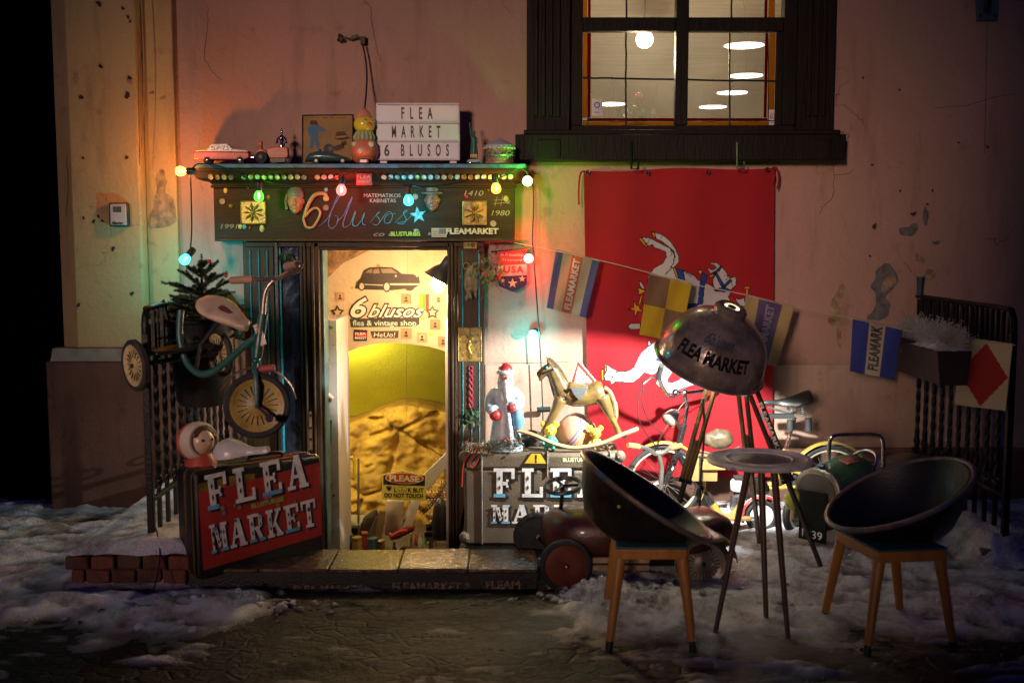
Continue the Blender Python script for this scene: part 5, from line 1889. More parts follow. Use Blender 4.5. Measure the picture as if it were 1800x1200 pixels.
cable([(926, 306), (936, 325), (938, 360), (936, 420), (938, 450), (943, 520), (948, 590), (951, 640), (953, 690), (955, 760)], -.115)
MB().tube([P(926, 304, -.36), P(931, 312, -.24), P(935, 322, -.115)], .0042, 6).build('cable', M_CABLE, fest)
sw = MB().tube([P(944, 720, -.115), P(968, 719, -.115)], .017, 12).build('switch', M_SOCK, fest, bevel=.005)
# plain cable from the wall clamp to the roly-poly lamp
o = MB().tube(catmull([P(637, 78, -.05), P(642, 100, -.05), P(645, 130, -.06), P(644, 160, -.1), P(641, 195, -.17), P(640, 240, -.17)], 8), .0055, 6).build('lamp_cable', M_CABLE, None)
tag(o, 'black cable dropping from the wall clamp behind the yellow chick', 'cable')

# ================================================================== RED BANNER WITH THE WHITE CHARGER
YB = -.062
banner = thing('banner', 'red cloth banner with a white armoured charger, hung below the window', 'banner', P(1190, 840, YB))
def Z(u, v):
    return (1000 + u / 3.53, 380 + v / 3.53)
white = [
    [(450, 130), (500, 135), (560, 165), (630, 200), (655, 240), (650, 290), (630, 320), (600, 362), (500, 362), (530, 320), (585, 290), (605, 250), (600, 220), (560, 205), (530, 195), (520, 175), (490, 185)],
    [(530, 100), (580, 115), (625, 150), (660, 200), (682, 250), (680, 290), (650, 320), (636, 316), (660, 255), (650, 215), (620, 190), (575, 155), (540, 140)],
    [(490, 380), (520, 335), (600, 330), (640, 318), (720, 340), (780, 370), (800, 395), (860, 420), (895, 420), (900, 455), (960, 470), (1010, 460), (990, 500), (1000, 520), (980, 640), (900, 760), (700, 860), (560, 800), (480, 560)],
    [(880, 290), (915, 287), (945, 310), (975, 345), (1000, 385), (1030, 375), (1040, 390), (1035, 430), (1015, 445), (1005, 460), (960, 470), (915, 455), (890, 425), (892, 395), (905, 370), (890, 350), (880, 360), (860, 330), (865, 318), (890, 335), (915, 320), (905, 305), (880, 300)],
    [(235, 955), (290, 965), (370, 960), (405, 935), (430, 880), (455, 840), (500, 800), (560, 760), (700, 800), (860, 900), (870, 1000), (780, 1045), (700, 1070), (640, 1100), (600, 1095), (540, 1040), (560, 960), (520, 985), (470, 970), (440, 1000), (400, 1030), (350, 1030), (290, 1025), (265, 1045), (255, 1020), (225, 1018), (218, 990)],
    [(220, 945), (235, 920), (262, 938), (300, 958), (290, 975), (225, 965)],
    [(435, 400), (455, 415), (474, 455), (452, 448), (440, 430)],
    [(365, 685), (385, 665), (445, 665), (445, 702), (385, 702)],
    [(488, 775), (505, 770), (510, 800), (492, 805)],
    [(1030, 510), (1060, 515), (1090, 505), (1095, 560), (1060, 555)],
]
holes = [[(612, 1010), (650, 950), (705, 985), (690, 1015), (640, 1035), (615, 1030)], [(860, 420), (895, 395), (900, 425), (890, 440)]]
gold = [[(433, 140), (450, 135), (488, 185), (475, 192)], [(512, 100), (528, 98), (540, 132), (528, 135)], [(645, 322), (660, 322), (682, 385), (668, 380)], [(203, 950), (215, 950), (218, 1015), (205, 1018)], [(220, 920), (233, 920), (236, 950), (222, 952)],
        [(428, 440), (478, 465), (435, 490)], [(1085, 450), (1092, 437), (1105, 433), (1120, 438), (1127, 452)], [(1099, 452), (1113, 452), (1113, 486), (1099, 486)], [(1055, 575), (1090, 555), (1092, 565), (1060, 582)], [(868, 372), (905, 352), (910, 360), (875, 384)], [(445, 490), (458, 490), (440, 560), (428, 556)]]
blue = [[(825, 350), (860, 365), (840, 440), (830, 545), (800, 548), (812, 440)], [(905, 355), (918, 350), (968, 435), (952, 447)], [(940, 310), (950, 318), (915, 352), (900, 350)], [(1000, 390), (1010, 400), (965, 447), (955, 435)], [(660, 322), (710, 340), (720, 395), (680, 385)], [(905, 455), (960, 440), (1000, 455), (1000, 466), (910, 466)], [(740, 540), (800, 545), (780, 600), (735, 600)], [(540, 890), (560, 870), (610, 870), (570, 965), (590, 900), (545, 895)]]
def circ(cx, cy, r, n=14):
    return [(cx + r * math.cos(2 * math.pi * i / n), cy + r * math.sin(2 * math.pi * i / n)) for i in range(n)]
gold += [circ(815, 345, 13), circ(905, 353, 10), circ(958, 435, 11)]
gold.append([(420 + (55 if i % 2 == 0 else 18) * math.cos(math.pi / 2 + .2 + i * math.pi / 5), 572 + (55 if i % 2 == 0 else 18) * math.sin(math.pi / 2 + .2 + i * math.pi / 5)) for i in range(10)])
lines = [[(500, 135), (495, 160), (470, 180)], [(580, 115), (570, 140)], [(560, 165), (590, 168), (610, 185)], [(630, 210), (640, 235), (628, 250)], [(600, 362), (610, 345)], [(300, 965), (270, 1000), (260, 1020)], [(405, 935), (410, 960), (440, 950)], [(395, 985), (410, 995), (430, 975)], [(240, 990), (300, 1000), (380, 985)], [(945, 320), (930, 350)], [(965, 370), (985, 365), (988, 385), (975, 395)], [(1005, 400), (1015, 430)], [(720, 345), (760, 375)], [(640, 320), (600, 360)]]
bx_l, bx_r = 1026, 1362
def inside(X, Yp, poly):
    r = np.zeros(X.shape, bool)
    n = len(poly)
    for i in range(n):
        x0, y0 = poly[i]; x1, y1 = poly[(i + 1) % n]
        c = ((y0 > Yp) != (y1 > Yp)) & (X < (x1 - x0) * (Yp - y0) / (y1 - y0 + 1e-12) + x0)
        r ^= c
    return r
def seg_dist(X, Yp, a, b):
    dx, dy = b[0] - a[0], b[1] - a[1]
    t = np.clip(((X - a[0]) * dx + (Yp - a[1]) * dy) / (dx * dx + dy * dy + 1e-9), 0, 1)
    return np.hypot(X - a[0] - t * dx, Yp - a[1] - t * dy)
NU, NV = 300, 480
U = (np.arange(NU) + .5) / NU
W = (np.arange(NV) + .5) / NV
def ban_px(a, b):
    top_ = 300 - 5 * a + 2.2 * math.sin(a * 9.4)
    lft = bx_l + 9 * b
    rgt = bx_r - 5 * b
    return lft + (rgt - lft) * a, top_ + (838 - top_) * b
AU, BV = np.meshgrid(U, W)
PXg = (bx_l + 9 * BV) + ((bx_r - 5 * BV) - (bx_l + 9 * BV)) * AU
tp = 300 - 5 * AU + 2.2 * np.sin(AU * 9.4)
PYg = tp + (838 - tp) * BV
uu, vv = (PXg - 1000) * 3.53, (PYg - 380) * 3.53
mi = np.zeros(uu.shape, int)
for p in white: mi[inside(uu, vv, p)] = 1
for p in holes: mi[inside(uu, vv, p)] = 0
for p in gold: mi[inside(uu, vv, p)] = 2
for p in blue: mi[inside(uu, vv, p)] = 3
lw = 2.6
for grp in (white, gold, blue):
    for p in grp:
        for i in range(len(p)):
            a, b = p[i], p[(i + 1) % len(p)]
            dd = seg_dist(uu, vv, a, b) < lw
            if grp is white:
                # no outline where two white pieces overlap
                cxm, cym = (a[0] + b[0]) / 2, (a[1] + b[1]) / 2
                cnt = sum(bool(inside(np.array([cxm]), np.array([cym]), q)[0]) for q in white if q is not p)
                if cnt:
                    continue
            mi[dd] = 4
for p in lines:
    for i in range(len(p) - 1):
        mi[seg_dist(uu, vv, p[i], p[i + 1]) < 2.0] = 4
def ban_y(a, b):
    return YB + .016 * math.sin(a * 19 + 1.4 * b + .8 * math.sin(b * 4)) * (.25 + .75 * b) + .010 * math.sin(a * 8 + b * 3) - .014 * b
bm = MB()
bm.sheet(lambda a, b: P(*ban_px(a, b), ban_y(a, b)), NU, NV)
bm.m = list(mi.reshape(-1))
def cloth_mat(name, c, **kw):
    """thin cloth: diffuse with some light coming through, fine weave relief"""
    if name in MATS:
        return MATS[name]
    m = mat(name, c, .85, var=kw.get('var', .08), vscale=6, bump=.35, bscale=350, spec=.2)
    return m
M_FRED = cloth_mat('banner_red', (.30, .012, .018))
M_FWHT = cloth_mat('banner_white', (.42, .39, .40))
M_FGLD = cloth_mat('banner_gold', (.55, .25, .015))
M_FBLU = cloth_mat('banner_blue', (.015, .05, .22))
M_FBLK = cloth_mat('banner_black', (.012, .01, .015))
bm.build('cloth', [M_FRED, M_FWHT, M_FGLD, M_FBLU, M_FBLK], banner, sharp=180)
for px, py in ((1033, 303), (1139, 304), (1245, 304), (1349, 298)):
    MB().ring(pixF(px, py, YB - .022), .011, .004, 16, 6).build('eyelet', M_CHROME, banner)
for pts in ([(1027, 301), (1021, 304), (1018, 320), (1017, 345), (1018, 360)], [(1358, 294), (1366, 297), (1369, 315), (1366, 332)], [(1354, 296), (1361, 310), (1358, 322)]):
    MB().tube(catmull([P(a, b, YB - .008) for a, b in pts], 5), .006, 6).build('tie', M_FRED, banner)

# ================================================================== BUNTING
bunt = thing('bunting', 'line of six sewn signal flags sagging across the wall to the right railing', 'bunting', P(1165, 500, -.2))
line_pts = [(892, 424, -.08), (962, 438, -.12), (1056, 458, -.16), (1140, 479, -.22), (1216, 499, -.25), (1310, 518, -.28), (1398, 540, -.30), (1500, 560, -.36), (1588, 580, -.42), (1650, 589, -.62), (1690, 593, -.80), (1785, 607, -1.40)]
MB().tube(catmull([P(*q) for q in line_pts], 6), .0028, 6).build('string', mat('cotton_string', (.42, .34, .24), .9), bunt)
def sewn_flag(quad, y0, y1, cells, name_label, text=None, seed=0):
    """quad: TL, TR, BR, BL in photo pixels; cells(u, v) -> material number"""
    TL, TR, BR, BL = quad
    NUf, NVf = 48, 60
    def at(a, b):
        px = (TL[0] * (1 - a) + TR[0] * a) * (1 - b) + (BL[0] * (1 - a) + BR[0] * a) * b
        py = (TL[1] * (1 - a) + TR[1] * a) * (1 - b) + (BL[1] * (1 - a) + BR[1] * a) * b
        y = y0 * (1 - a) + y1 * a - .012 * b * math.sin(a * 5 + seed) - .008 * b - .006 * math.sin(a * 11 + b * 4 + seed)
        return P(px, py, y)
    mb = MB()
    mb.sheet(at, NUf, NVf)
    mb.m = [cells((i + .5) / NUf, (j + .5) / NVf) for j in range(NVf) for i in range(NUf)]
    mats = [cloth_mat('flag_blue', (0.058, 0.068, 0.184)), cloth_mat('flag_sand', (0.313, 0.245, 0.184)), cloth_mat('flag_orange', (0.340, 0.088, 0.034)), cloth_mat('flag_brown', (0.136, 0.075, 0.044)), cloth_mat('flag_yellow', (0.340, 0.224, 0.014)), cloth_mat('flag_violet', (0.088, 0.061, 0.129)), cloth_mat('flag_straw', (0.326, 0.238, 0.109)), cloth_mat('flag_royal', (0.031, 0.044, 0.204)), cloth_mat('flag_cream', (0.340, 0.279, 0.197)), cloth_mat('flag_scarlet', (0.204, 0.008, 0.010))]
    o = mb.build('flag', mats, bunt, sharp=180, mods=[('solid', .0016)], label=name_label)
    hem = MB()
    hem.tube([at(i / 12, -.005) for i in range(13)], .006, 6)
    hem.build('hem', cloth_mat('flag_sand', (0.313, 0.245, 0.184)), o)
    if text:
        s_, h, mcol, u0, v0, v1, rev = text
        # letters run along the flag's height
        vs_, fs_ = text2d(s_, .04, 0, 1.05, 'CENTER')
        xs_ = [p[0] for p in vs_]
        x0_, x1_ = min(xs_), max(xs_)
        pts = []
        for x, y in vs_:
            t_ = (x - x0_) / (x1_ - x0_)
            if not rev:
                b = v1 + (v0 - v1) * t_
                a = u0 + h * (.5 - y / .7)
            else:
                b = v0 + (v1 - v0) * t_
                a = u0 - h * (.5 - y / .7)
            p = at(a, b) + V((0, -.004, 0))
            pts.append(p)
        lt = MB()
        lt.add(pts, fs_)
        lt.build('lettering', mcol, o, smooth=False)
    return o
M_FTXT = mat('flag_text_pale', (.45, .40, .42), .8, bump=0, var=.3)
sewn_flag([(977, 440), (1054, 459), (1030, 558), (961, 541)], -.12, -.16, lambda u, v: 0 if u < .16 else 1 if u < .37 else 2 if u < .63 else 1 if u < .84 else 0, 'blue and sand striped flag with an orange middle band', ('FLEAMARKET', .15, M_FTXT, .5, .06, .94, False), 1)
sewn_flag([(1141, 481), (1216, 499), (1196, 602), (1124, 588)], -.225, -.25, lambda u, v: (3 if u < .5 else 4) if v < .5 else (4 if u < .5 else 3), 'flag quartered in brown and yellow', None, 2)
sewn_flag([(1311, 519), (1397, 540), (1366, 645), (1298, 625)], -.28, -.30, lambda u, v: 6 if u < .28 else 5 if u < .74 else 6, 'violet flag between straw coloured bands', ('FLEAMARKET', .16, mat('flag_text_dim', (.26, .22, .36), .8, bump=0, var=.3), .52, .06, .94, False), 3)
sewn_flag([(1499, 559), (1586, 579), (1572, 667), (1494, 652)], -.36, -.42, lambda u, v: 7 if u < .33 else 8 if u < .66 else 7, 'royal blue flag with cream middle band reading fleamark', ('FLEAMARK', .21, M_INK, .49, .04, .9, False), 4)
sewn_flag([(1690, 594), (1780, 606), (1768, 722), (1678, 711)], -.81, -1.38, lambda u, v: 9 if abs(u - .5) / .48 + abs(v - .5) / .48 < 1 else 8, 'cream flag with a big red diamond', None, 5)

# felt pennant with stars
YN = -.06
pen = thing('pennant', 'small red white and blue felt pennant with stars beside the door post', 'pennant', P(900, 512, YN))
MB().prism(pixpoly([(874, 441), (925, 437), (926, 464), (875, 467)], YN), wallF(YN), .004).build('top_band', cloth_mat('felt_red', (0.272, 0.048, 0.041)), pen, smooth=False)
MB().prism(pixpoly([(875, 467), (926, 464), (926, 483), (876, 486)], YN), wallF(YN - .0003), .004).build('middle_band', cloth_mat('felt_white', (0.340, 0.299, 0.272)), pen, smooth=False)
MB().prism(pixpoly([(876, 486), (926, 483), (926, 500), (902, 513), (877, 503)], YN), wallF(YN - .0006), .004).build('lower_band', cloth_mat('felt_navy', (0.034, 0.031, 0.082)), pen, smooth=False)
lt = MB()
put_text(lt, 'USA', pixF(903, 479, YN - .004), 11 * S(YN), .0012, bold=.05, width=36 * S(YN), spacing=1.2)
lt.build('lettering', cloth_mat('felt_red', (0.272, 0.048, 0.041)), pen, smooth=False)
lt = MB()
put_text(lt, 'In Friendship', pixF(900, 450, YN - .004), 5 * S(YN), .0012, width=40 * S(YN), shear=.2)
lt.build('lettering', M_FTXT, pen, smooth=False)
lt = MB()
put_text(lt, 'Treasure', pixF(900, 459, YN - .004), 5 * S(YN), .0012, width=36 * S(YN), shear=.2)
lt.build('lettering', M_FTXT, pen, smooth=False)
for px, py, r in ((901, 498, 9), (884, 493, 5), (918, 490, 6)):
    star(px, py, r, YN - .0045, M_CREAM, pen, .0015, ratio=.4)
MB().tube([P(863, 443, YN), P(930, 437, YN)], .005, 8).build('rod', M_BLACK, pen)
MB().tube([P(868, 442, YN), P(898, 415, YN + .03), P(926, 437, YN)], .0015, 5).build('string', M_CABLE, pen)

# ================================================================== THINGS ON THE CORNICE SHELF
YT = -.21
kT = S(YT)
def tp(px, py, dy=0.0):
    return P(px, py, YT + dy)
def wheel_toy(c, r, wdt, axis, par, m_t=M_RUBBER, m_h=M_CHROME, name='wheel'):
    F = axis_frame(c, axis)
    w_ = MB().lathe([(0, -wdt / 2), (r * .9, -wdt / 2), (r, -wdt * .3), (r, wdt * .3), (r * .9, wdt / 2), (0, wdt / 2)], 18, F).build(name, m_t, par)
    MB().lathe([(0, wdt * .62), (r * .3, wdt * .6), (r * .5, wdt * .5), (r * .5, -wdt * .5), (r * .3, -wdt * .6), (0, -wdt * .62)], 14, F).build('hubcap', m_h, w_)
    return w_
def extrude_side(name, pts, half, m, par, bevel=.006, dy=0.0, y=None):
    """side outline in photo pixels made into a body of width 2*half, bevelled"""
    y = YT if y is None else y
    mb = MB()
    mb.prism([(P(a, b, y).x, P(a, b, y).z) for a, b in pts], wallF(y + half), 2 * half)
    return mb.build(name, m, par, bevel=bevel, seg=3)
# red and white saloon
t = thing('toy_car', 'red and white model saloon car at the left end of the shelf', 'toy car', tp(392, 287))
zs = SHZ
M_TRED = mat('toy_red', (.42, .055, .025), .35, coat=.3)
M_TWHT = mat('toy_white', (.52, .52, .48), .35)
M_TGLS = mat('toy_glass', (.04, .035, .03), .15)
extrude_side('body', [(342, 280), (343, 269), (350, 267), (438, 268), (441, 272), (440, 279), (430, 282), (350, 282)], .038, M_TRED, t, .006)
extrude_side('cabin', [(346, 267), (349, 264.5), (366, 264), (374, 254), (402, 253), (411, 262), (437, 265), (440, 268)], .035, M_TWHT, t, .004)
for q in ([(367, 264), (372, 257), (374, 257), (374, 264)], [(376, 264), (376, 257), (386, 256), (387, 264)], [(389, 264), (388, 256), (399, 256), (402, 264)], [(403.5, 264), (401, 256.5), (404, 257), (409, 264)]):
    MB().prism([(P(a, b, YT - .036).x, P(a, b, YT - .036).z) for a, b in q], wallF(YT - .0345), .002).build('window', M_TGLS, t, smooth=False)
for px in (367, 425):
    for dy in (-.036, .036):
        wheel_toy(V((tp(px, 280).x, YT + dy, SHZ + .021)), .021, .012, (0, -1 if dy < 0 else 1, 0), t)
MB().bx(tp(341, 0).x, tp(346, 0).x, YT - .036, YT + .036, tp(0, 279).z, tp(0, 276).z).build('bumper', M_CHROME, t, bevel=.002)
MB().bx(tp(437, 0).x, tp(443, 0).x, YT - .036, YT + .036, tp(0, 279).z, tp(0, 276).z).build('bumper', M_CHROME, t, bevel=.002)
# orange tractor with driver
t = thing('toy_tractor', 'orange toy tractor with big black rear wheels and a driver', 'toy tractor', tp(480, 287))
M_TOR = mat('toy_orange', (.50, .10, .025), .4)
extrude_side('bonnet', [(470, 277), (470, 261), (484, 258), (507, 259), (508, 277), (500, 279), (476, 279)], .022, M_TOR, t, .006)
extrude_side('rear_body', [(452, 278), (453, 264), (462, 262), (471, 268), (471, 278)], .028, M_TOR, t, .005)
dm = MB()
dm.ball(tp(459, 251), (.012, .012, .014), 12, 8)
dm.tube([tp(459, 254), tp(458, 261), tp(457, 268)], [.009, .015, .015], 10)
dm.build('driver', M_TOR, t, mods=[('remesh', .003, 2)])
MB().tube([tp(500, 259), tp(500, 252)], .003, 8).build('exhaust', M_BLACK, t)
lt = MB()
put_text(lt, '----', pixF(489, 272, YT - .0225), 8 * kT, .0015, bold=.03, width=22 * kT)
lt.build('decal', mat('decal_pale', (.5, .4, .3), .5, bump=0), t, smooth=False)
for dy in (-.035, .035):
    wheel_toy(V((tp(456, 0).x, YT + dy, SHZ + .037)), .037, .022, (0, -1 if dy < 0 else 1, 0), t, M_RUBBER, M_BLACK)
    wheel_toy(V((tp(503, 0).x, YT + dy, SHZ + .019)), .019, .012, (0, -1 if dy < 0 else 1, 0), t, M_RUBBER, M_BLACK)
MB().bx(tp(470, 0).x, tp(508, 0).x, YT - .016, YT + .016, SHZ + .012, tp(0, 278).z).build('chassis', M_BLACK, t)
# chrome trophy figure with spread arms
c = V((tp(486, 0).x, YT + .07, SHZ))
t = thing('trophy_figure', 'small chrome figurine with spread arms standing behind the toy tractor', 'figurine', c)
zt = P(486, 226, YT + .07).z
H_ = zt - SHZ
mb = MB()
mb.lathe([(0, 0), (.02, 0), (.02, .01), (.008, H_ * .25), (.012, H_ * .42), (.016, H_ * .55), (.009, H_ * .62), (.018, H_ * .72), (.014, H_ * .8), (.005, H_ * .84)], 16, Matrix.Translation(c))
mb.ball(c + V((0, 0, H_ * .91)), (.009, .009, .011), 12, 8)
mb.ball(c + V((0, 0, H_ * .985)), (.004, .004, .006), 8, 6)
for sx in (-1, 1):
    mb.tube([c + V((sx * .010, 0, H_ * .78)), c + V((sx * .024, 0, H_ * .72)), c + V((sx * .030, -.008, H_ * .60)), c + V((sx * .018, -.016, H_ * .62))], [.006, .0055, .005, .004], 8)
mb.build('figure', M_CHROME, t)
MB().lathe([(0, 0), (.026, 0), (.026, .018), (.02, .022), (0, .022)], 16, Matrix.Translation(c)).build('base', M_BLACK, t)
# picture box with faded western scene
t = thing('picture_box', 'flat box with a faded yellow brown picture leaning behind the toys', 'box', P(576, 287, -.10))
YPB = -.09
q = [(532, 203), (621, 202), (621, 288), (532, 288)]
M_PBOX = mat('box_ochre', (.24, .13, .02), .6, var=.35, vscale=8, dirt=(.08, .04, .012), dscale=6)
MB().prism(pixpoly(q, YPB), wallF(YPB), .03).build('carton', M_PBOX, t, bevel=.003)
fr = MB()
for i in range(4):
    a, b = q[i], q[(i + 1) % 4]
    fr.tube([P(*a, YPB - .03), P(*b, YPB - .03)], .004, 6)
fr.build('edge', M_INK, t)
YQ = YPB - .0302
pr = MB()
def pq(pts, m_):
    pr.prism(pixpoly(pts, YQ), wallF(YQ), .0012 + .0002 * m_, m_)
pq([(588, 244), (592, 232), (606, 231), (611, 240), (618, 243), (600, 247)], 0)            # big hat
pq([(590, 240), (609, 238), (609, 241), (590, 243)], 2)
pr.lathe([(0, .0016), (9 * S(YQ), .0014), (9 * S(YQ), 0)], 18, pixF(578, 262, YQ), 0)
pr.lathe([(0, .0022), (4 * S(YQ), .002), (4 * S(YQ), 0)], 14, pixF(581, 261, YQ), 1)
pq([(586, 258), (603, 252), (606, 260), (590, 266)], 0)
pq([(600, 250), (608, 247), (610, 254), (603, 257)], 0)
pq([(540, 224), (552, 219), (562, 222), (572, 228), (566, 232), (560, 230), (558, 242), (563, 258), (558, 262), (552, 246), (550, 260), (544, 262), (546, 242), (542, 234)], 1)
pq([(544, 219), (546, 212), (556, 212), (560, 220)], 0)
put_text(pr, 'ABC. 1234. MNOP' if False else '- - -- - ---', pixF(577, 209, YQ), 5 * S(YQ), .001, bold=.02, width=60 * S(YQ), mi=0)
pr.build('print', [mat('print_umber', (.06, .025, .008), .7, bump=0), mat('print_denim', (.05, .14, .24), .7, bump=0), mat('print_gold', (.35, .2, .04), .7, bump=0)], t, smooth=False)
# dark teal streamlined racing car
t = thing('toy_racing_car', 'dark teal streamlined toy racing car in front of the picture box', 'toy car', tp(568, 287))
M_TEAL = mat('toy_teal', (.03, .085, .095), .3, coat=.4, dirt=(.1, .09, .07), dscale=20, damt=.4)
prof_ = [(530, .4, .4), (533, 8, 7), (540, 16, 10), (552, 19, 12), (566, 19, 13), (582, 16, 13), (598, 11, 12), (608, 8, 10), (613, 3, 4)]
rings = []
zb_ = SHZ + .012
for px, hh, ww in prof_:
    x = tp(px, 0).x
    r_ = []
    for k in range(16):
        q_ = 2 * math.pi * k / 16
        r_.append(V((x, YT + ww * kT * math.cos(q_), zb_ + hh * kT * .5 + hh * kT * .5 * math.sin(q_))))
    rings.append(r_)
MB().loft(rings).build('body', M_TEAL, t)
mb = MB()
mb.ball(tp(562, 265), (.010, .010, .012), 10, 8)
mb.tube([tp(562, 268), tp(561, 275)], [.010, .015], 10)
mb.build('driver', M_TEAL, t)
for px in (553, 600):
    for dy in (-.036, .036):
        wheel_toy(V((tp(px, 0).x, YT + dy, SHZ + .0185)), .0185, .012, (0, -1 if dy < 0 else 1, 0), t, M_RUBBER, M_WHITE)
# roly-poly chick
c = V((tp(638, 0).x, YT - .005, SHZ))
t = thing('roly_poly_chick', 'roly poly toy chick with yellow head, pink cap and round orange body', 'toy', c)
M_ORB = mat('celluloid_orange', (.62, .19, .10), .3, var=.08, bump=0, coat=.3)
M_YEL2 = mat('celluloid_yellow', (.66, .48, .03), .3, var=.06, bump=0, coat=.3)
k = kT
MB().lathe([(0, 0), (12 * k, 0), (20 * k, 6 * k), (24.5 * k, 18 * k), (24 * k, 28 * k), (19 * k, 39 * k), (14 * k, 43 * k), (0, 43 * k)], 28, Matrix.Translation(c)).build('body', M_ORB, t)
cl = MB()
F = Matrix.Translation(c + V((0, 0, 46 * k)))
cl.lathe([(10 * k, -5 * k), (16.5 * k, -5 * k), (17.5 * k, 0), (15 * k, 8 * k), (10 * k, 9 * k)], 30, F)
for i in range(16):
    q_ = 2 * math.pi * i / 16
    cl.tube([F @ V((16.8 * k * math.cos(q_), 16.8 * k * math.sin(q_), -5 * k)), F @ V((17.8 * k * math.cos(q_), 17.8 * k * math.sin(q_), 1 * k)), F @ V((13 * k * math.cos(q_), 13 * k * math.sin(q_), 8.5 * k))], 2.4 * k, 6)
cl.build('collar', mat('pale_green', (.36, .40, .22), .5), t)
hc = c + V((0, 0, 68 * k))
MB().ball(hc, (18.5 * k, 17.5 * k, 17 * k), 24, 16).build('head', M_YEL2, t)
MB().lathe([(0, 14 * k), (4 * k, 13.4 * k), (8 * k, 10 * k), (12 * k, 3 * k), (13.5 * k, -2 * k), (0, -2 * k)], 20, axis_frame(hc + V((-1 * k, 0, 14 * k)), (-.08, .05, 1))).build('cap', mat('celluloid_pink', (.62, .24, .17), .35, bump=0), t)
MB().ball(hc + V((11 * k, -13.5 * k, -1.5 * k)), (5 * k, 5.5 * k, 4.2 * k), 14, 10).build('beak', mat('celluloid_red', (.52, .10, .03), .3, bump=0), t)
for a_, b_ in ((3.5, -16.2), (15.2, -8.6)):
    e = MB()
    e.ball(hc + V((a_ * k, b_ * k, 6 * k)), (2.9 * k, 2 * k, 3.2 * k), 12, 8, 0)
    e.ball(hc + V((a_ * k * 1.02, b_ * k - 1.2 * k, 6 * k)), (1.5 * k, 1.4 * k, 1.7 * k), 10, 8, 1)
    e.build('eye', [M_CREAM, M_INK], t)
for a_, b_, z_ in ((-15, -16, 33), (13, -19, 33), (-4, -22.6, 22)):
    MB().ball(c + V((a_ * k, b_ * k, z_ * k)), (5.5 * k, 2.5 * k, 5.5 * k), 14, 10).build('spot', mat('celluloid_cream', (.6, .48, .34), .35, bump=0), t)
o = MB().bx(tp(630, 0).x, tp(648, 0).x, YSH + .0, YSH + .02, SHZ + .001, SHZ + .026).build('price_block', M_BLACK, None, bevel=.003)
tag(o, 'small black block with a pale label at the foot of the chick', 'label holder')
MB().bx(tp(633, 0).x, tp(645, 0).x, YSH - .002, YSH - .0002, SHZ + .005, SHZ + .02).build('paper', M_WHITE, o)
# light box
YL = -.20
t = thing('light_box', 'white cinema light box with black letters on the shelf', 'sign', P(735, 287, YL))
a, b = P(662, 282, YL), P(808, 181, YL)
M_LB = mat('opal_acrylic', (.62, .62, .66), .35, var=.04, bump=0)
M_LBF = mat('light_box_case', (.60, .58, .62), .4, var=.05, bump=0)
MB().bx(a.x, b.x, YL, YL + .055, a.z, b.z).build('case', M_LBF, t, bevel=.003)
MB().bx(a.x + .02, a.x + .06, YL + .005, YL + .05, SHZ, a.z).build('foot', M_LBF, t)
MB().bx(b.x - .06, b.x - .02, YL + .005, YL + .05, SHZ, a.z).build('foot', M_LBF, t)
rows = ((185.5, 214), (218, 247), (250.5, 279.5))
for (y0, y1) in rows:
    p, q = P(664, y1, YL), P(806.5, y0, YL)
    MB().bx(p.x, q.x, YL - .004, YL - .0005, p.z, q.z).build('panel', M_LB, t, bevel=.0015)
for py in (183.5, 216, 248.8, 281):
    p, q = P(662.5, py, YL - .009), P(807.5, py, YL - .009)
    MB().tube([p, q], .0035, 6).build('rail', M_LBF, t)
for s_, px, py, wd in (('FLEA', 733, 209, 54), ('MARKET', 731.5, 241.5, 84), ('6', 680, 274, 9), ('BLUSOS', 747, 274, 83)):
    mb = MB()
    put_text(mb, s_, pixF(px, py, YL - .004), 19.5 * S(YL), .0025, bold=.02, spacing=2.6, width=wd * S(YL))
    mb.build('lettering', M_INK, t, smooth=False)
# statue figurine
c = V((tp(832, 0).x, YT + .02, SHZ))
t = thing('statue_figurine', 'small green crowned statue figurine raising a torch on the shelf', 'figurine', c)
k = S(YT + .02)
M_VERD = mat('verdigris', (.03, .12, .085), .45, var=.35, vscale=40)
mb = MB()
mb.lathe([(0, 18 * k), (6 * k, 18 * k), (5.5 * k, 26 * k), (4.5 * k, 36 * k), (5.2 * k, 44 * k), (4 * k, 48 * k), (1.6 * k, 50 * k)], 16, Matrix.Translation(c))
for i in range(9):
    q_ = 2 * math.pi * i / 9
    mb.tube([c + V((5.8 * k * math.cos(q_), 5.8 * k * math.sin(q_), 18 * k)), c + V((4.6 * k * math.cos(q_ + .3), 4.6 * k * math.sin(q_ + .3), 38 * k))], [.0045, .002], 6)
mb.ball(c + V((.5 * k, 0, 53 * k)), (2.4 * k, 2.4 * k, 3 * k), 12, 10)
for i in range(7):
    q_ = math.pi * i / 6
    mb.tube([c + V((.5 * k, 0, 55 * k)), c + V((.5 * k + 4.5 * k * math.cos(q_), 0, 55 * k + 4.2 * k * math.sin(q_)))], [.002, .0006], 5)
mb.tube([c + V((-3.4 * k, 0, 46 * k)), c + V((-5.5 * k, 0, 55 * k)), c + V((-6.8 * k, 0, 64 * k))], [2.2 * k, 1.7 * k, 1.2 * k], 8)
mb.tube([c + V((4 * k, 0, 45 * k)), c + V((6.5 * k, -1 * k, 40 * k)), c + V((4 * k, -3 * k, 37 * k))], [2 * k, 1.7 * k, 1.3 * k], 8)
mb.box(c + V((6 * k, -2.5 * k, 39 * k)), (3 * k, 1.2 * k, 5 * k))
mb.build('figure', M_VERD, t)
mb = MB()
mb.lathe([(1 * k, 63 * k), (2 * k, 66 * k), (2.2 * k, 68 * k), (0, 69 * k)], 10, Matrix.Translation(c + V((-6.9 * k, 0, 0))))
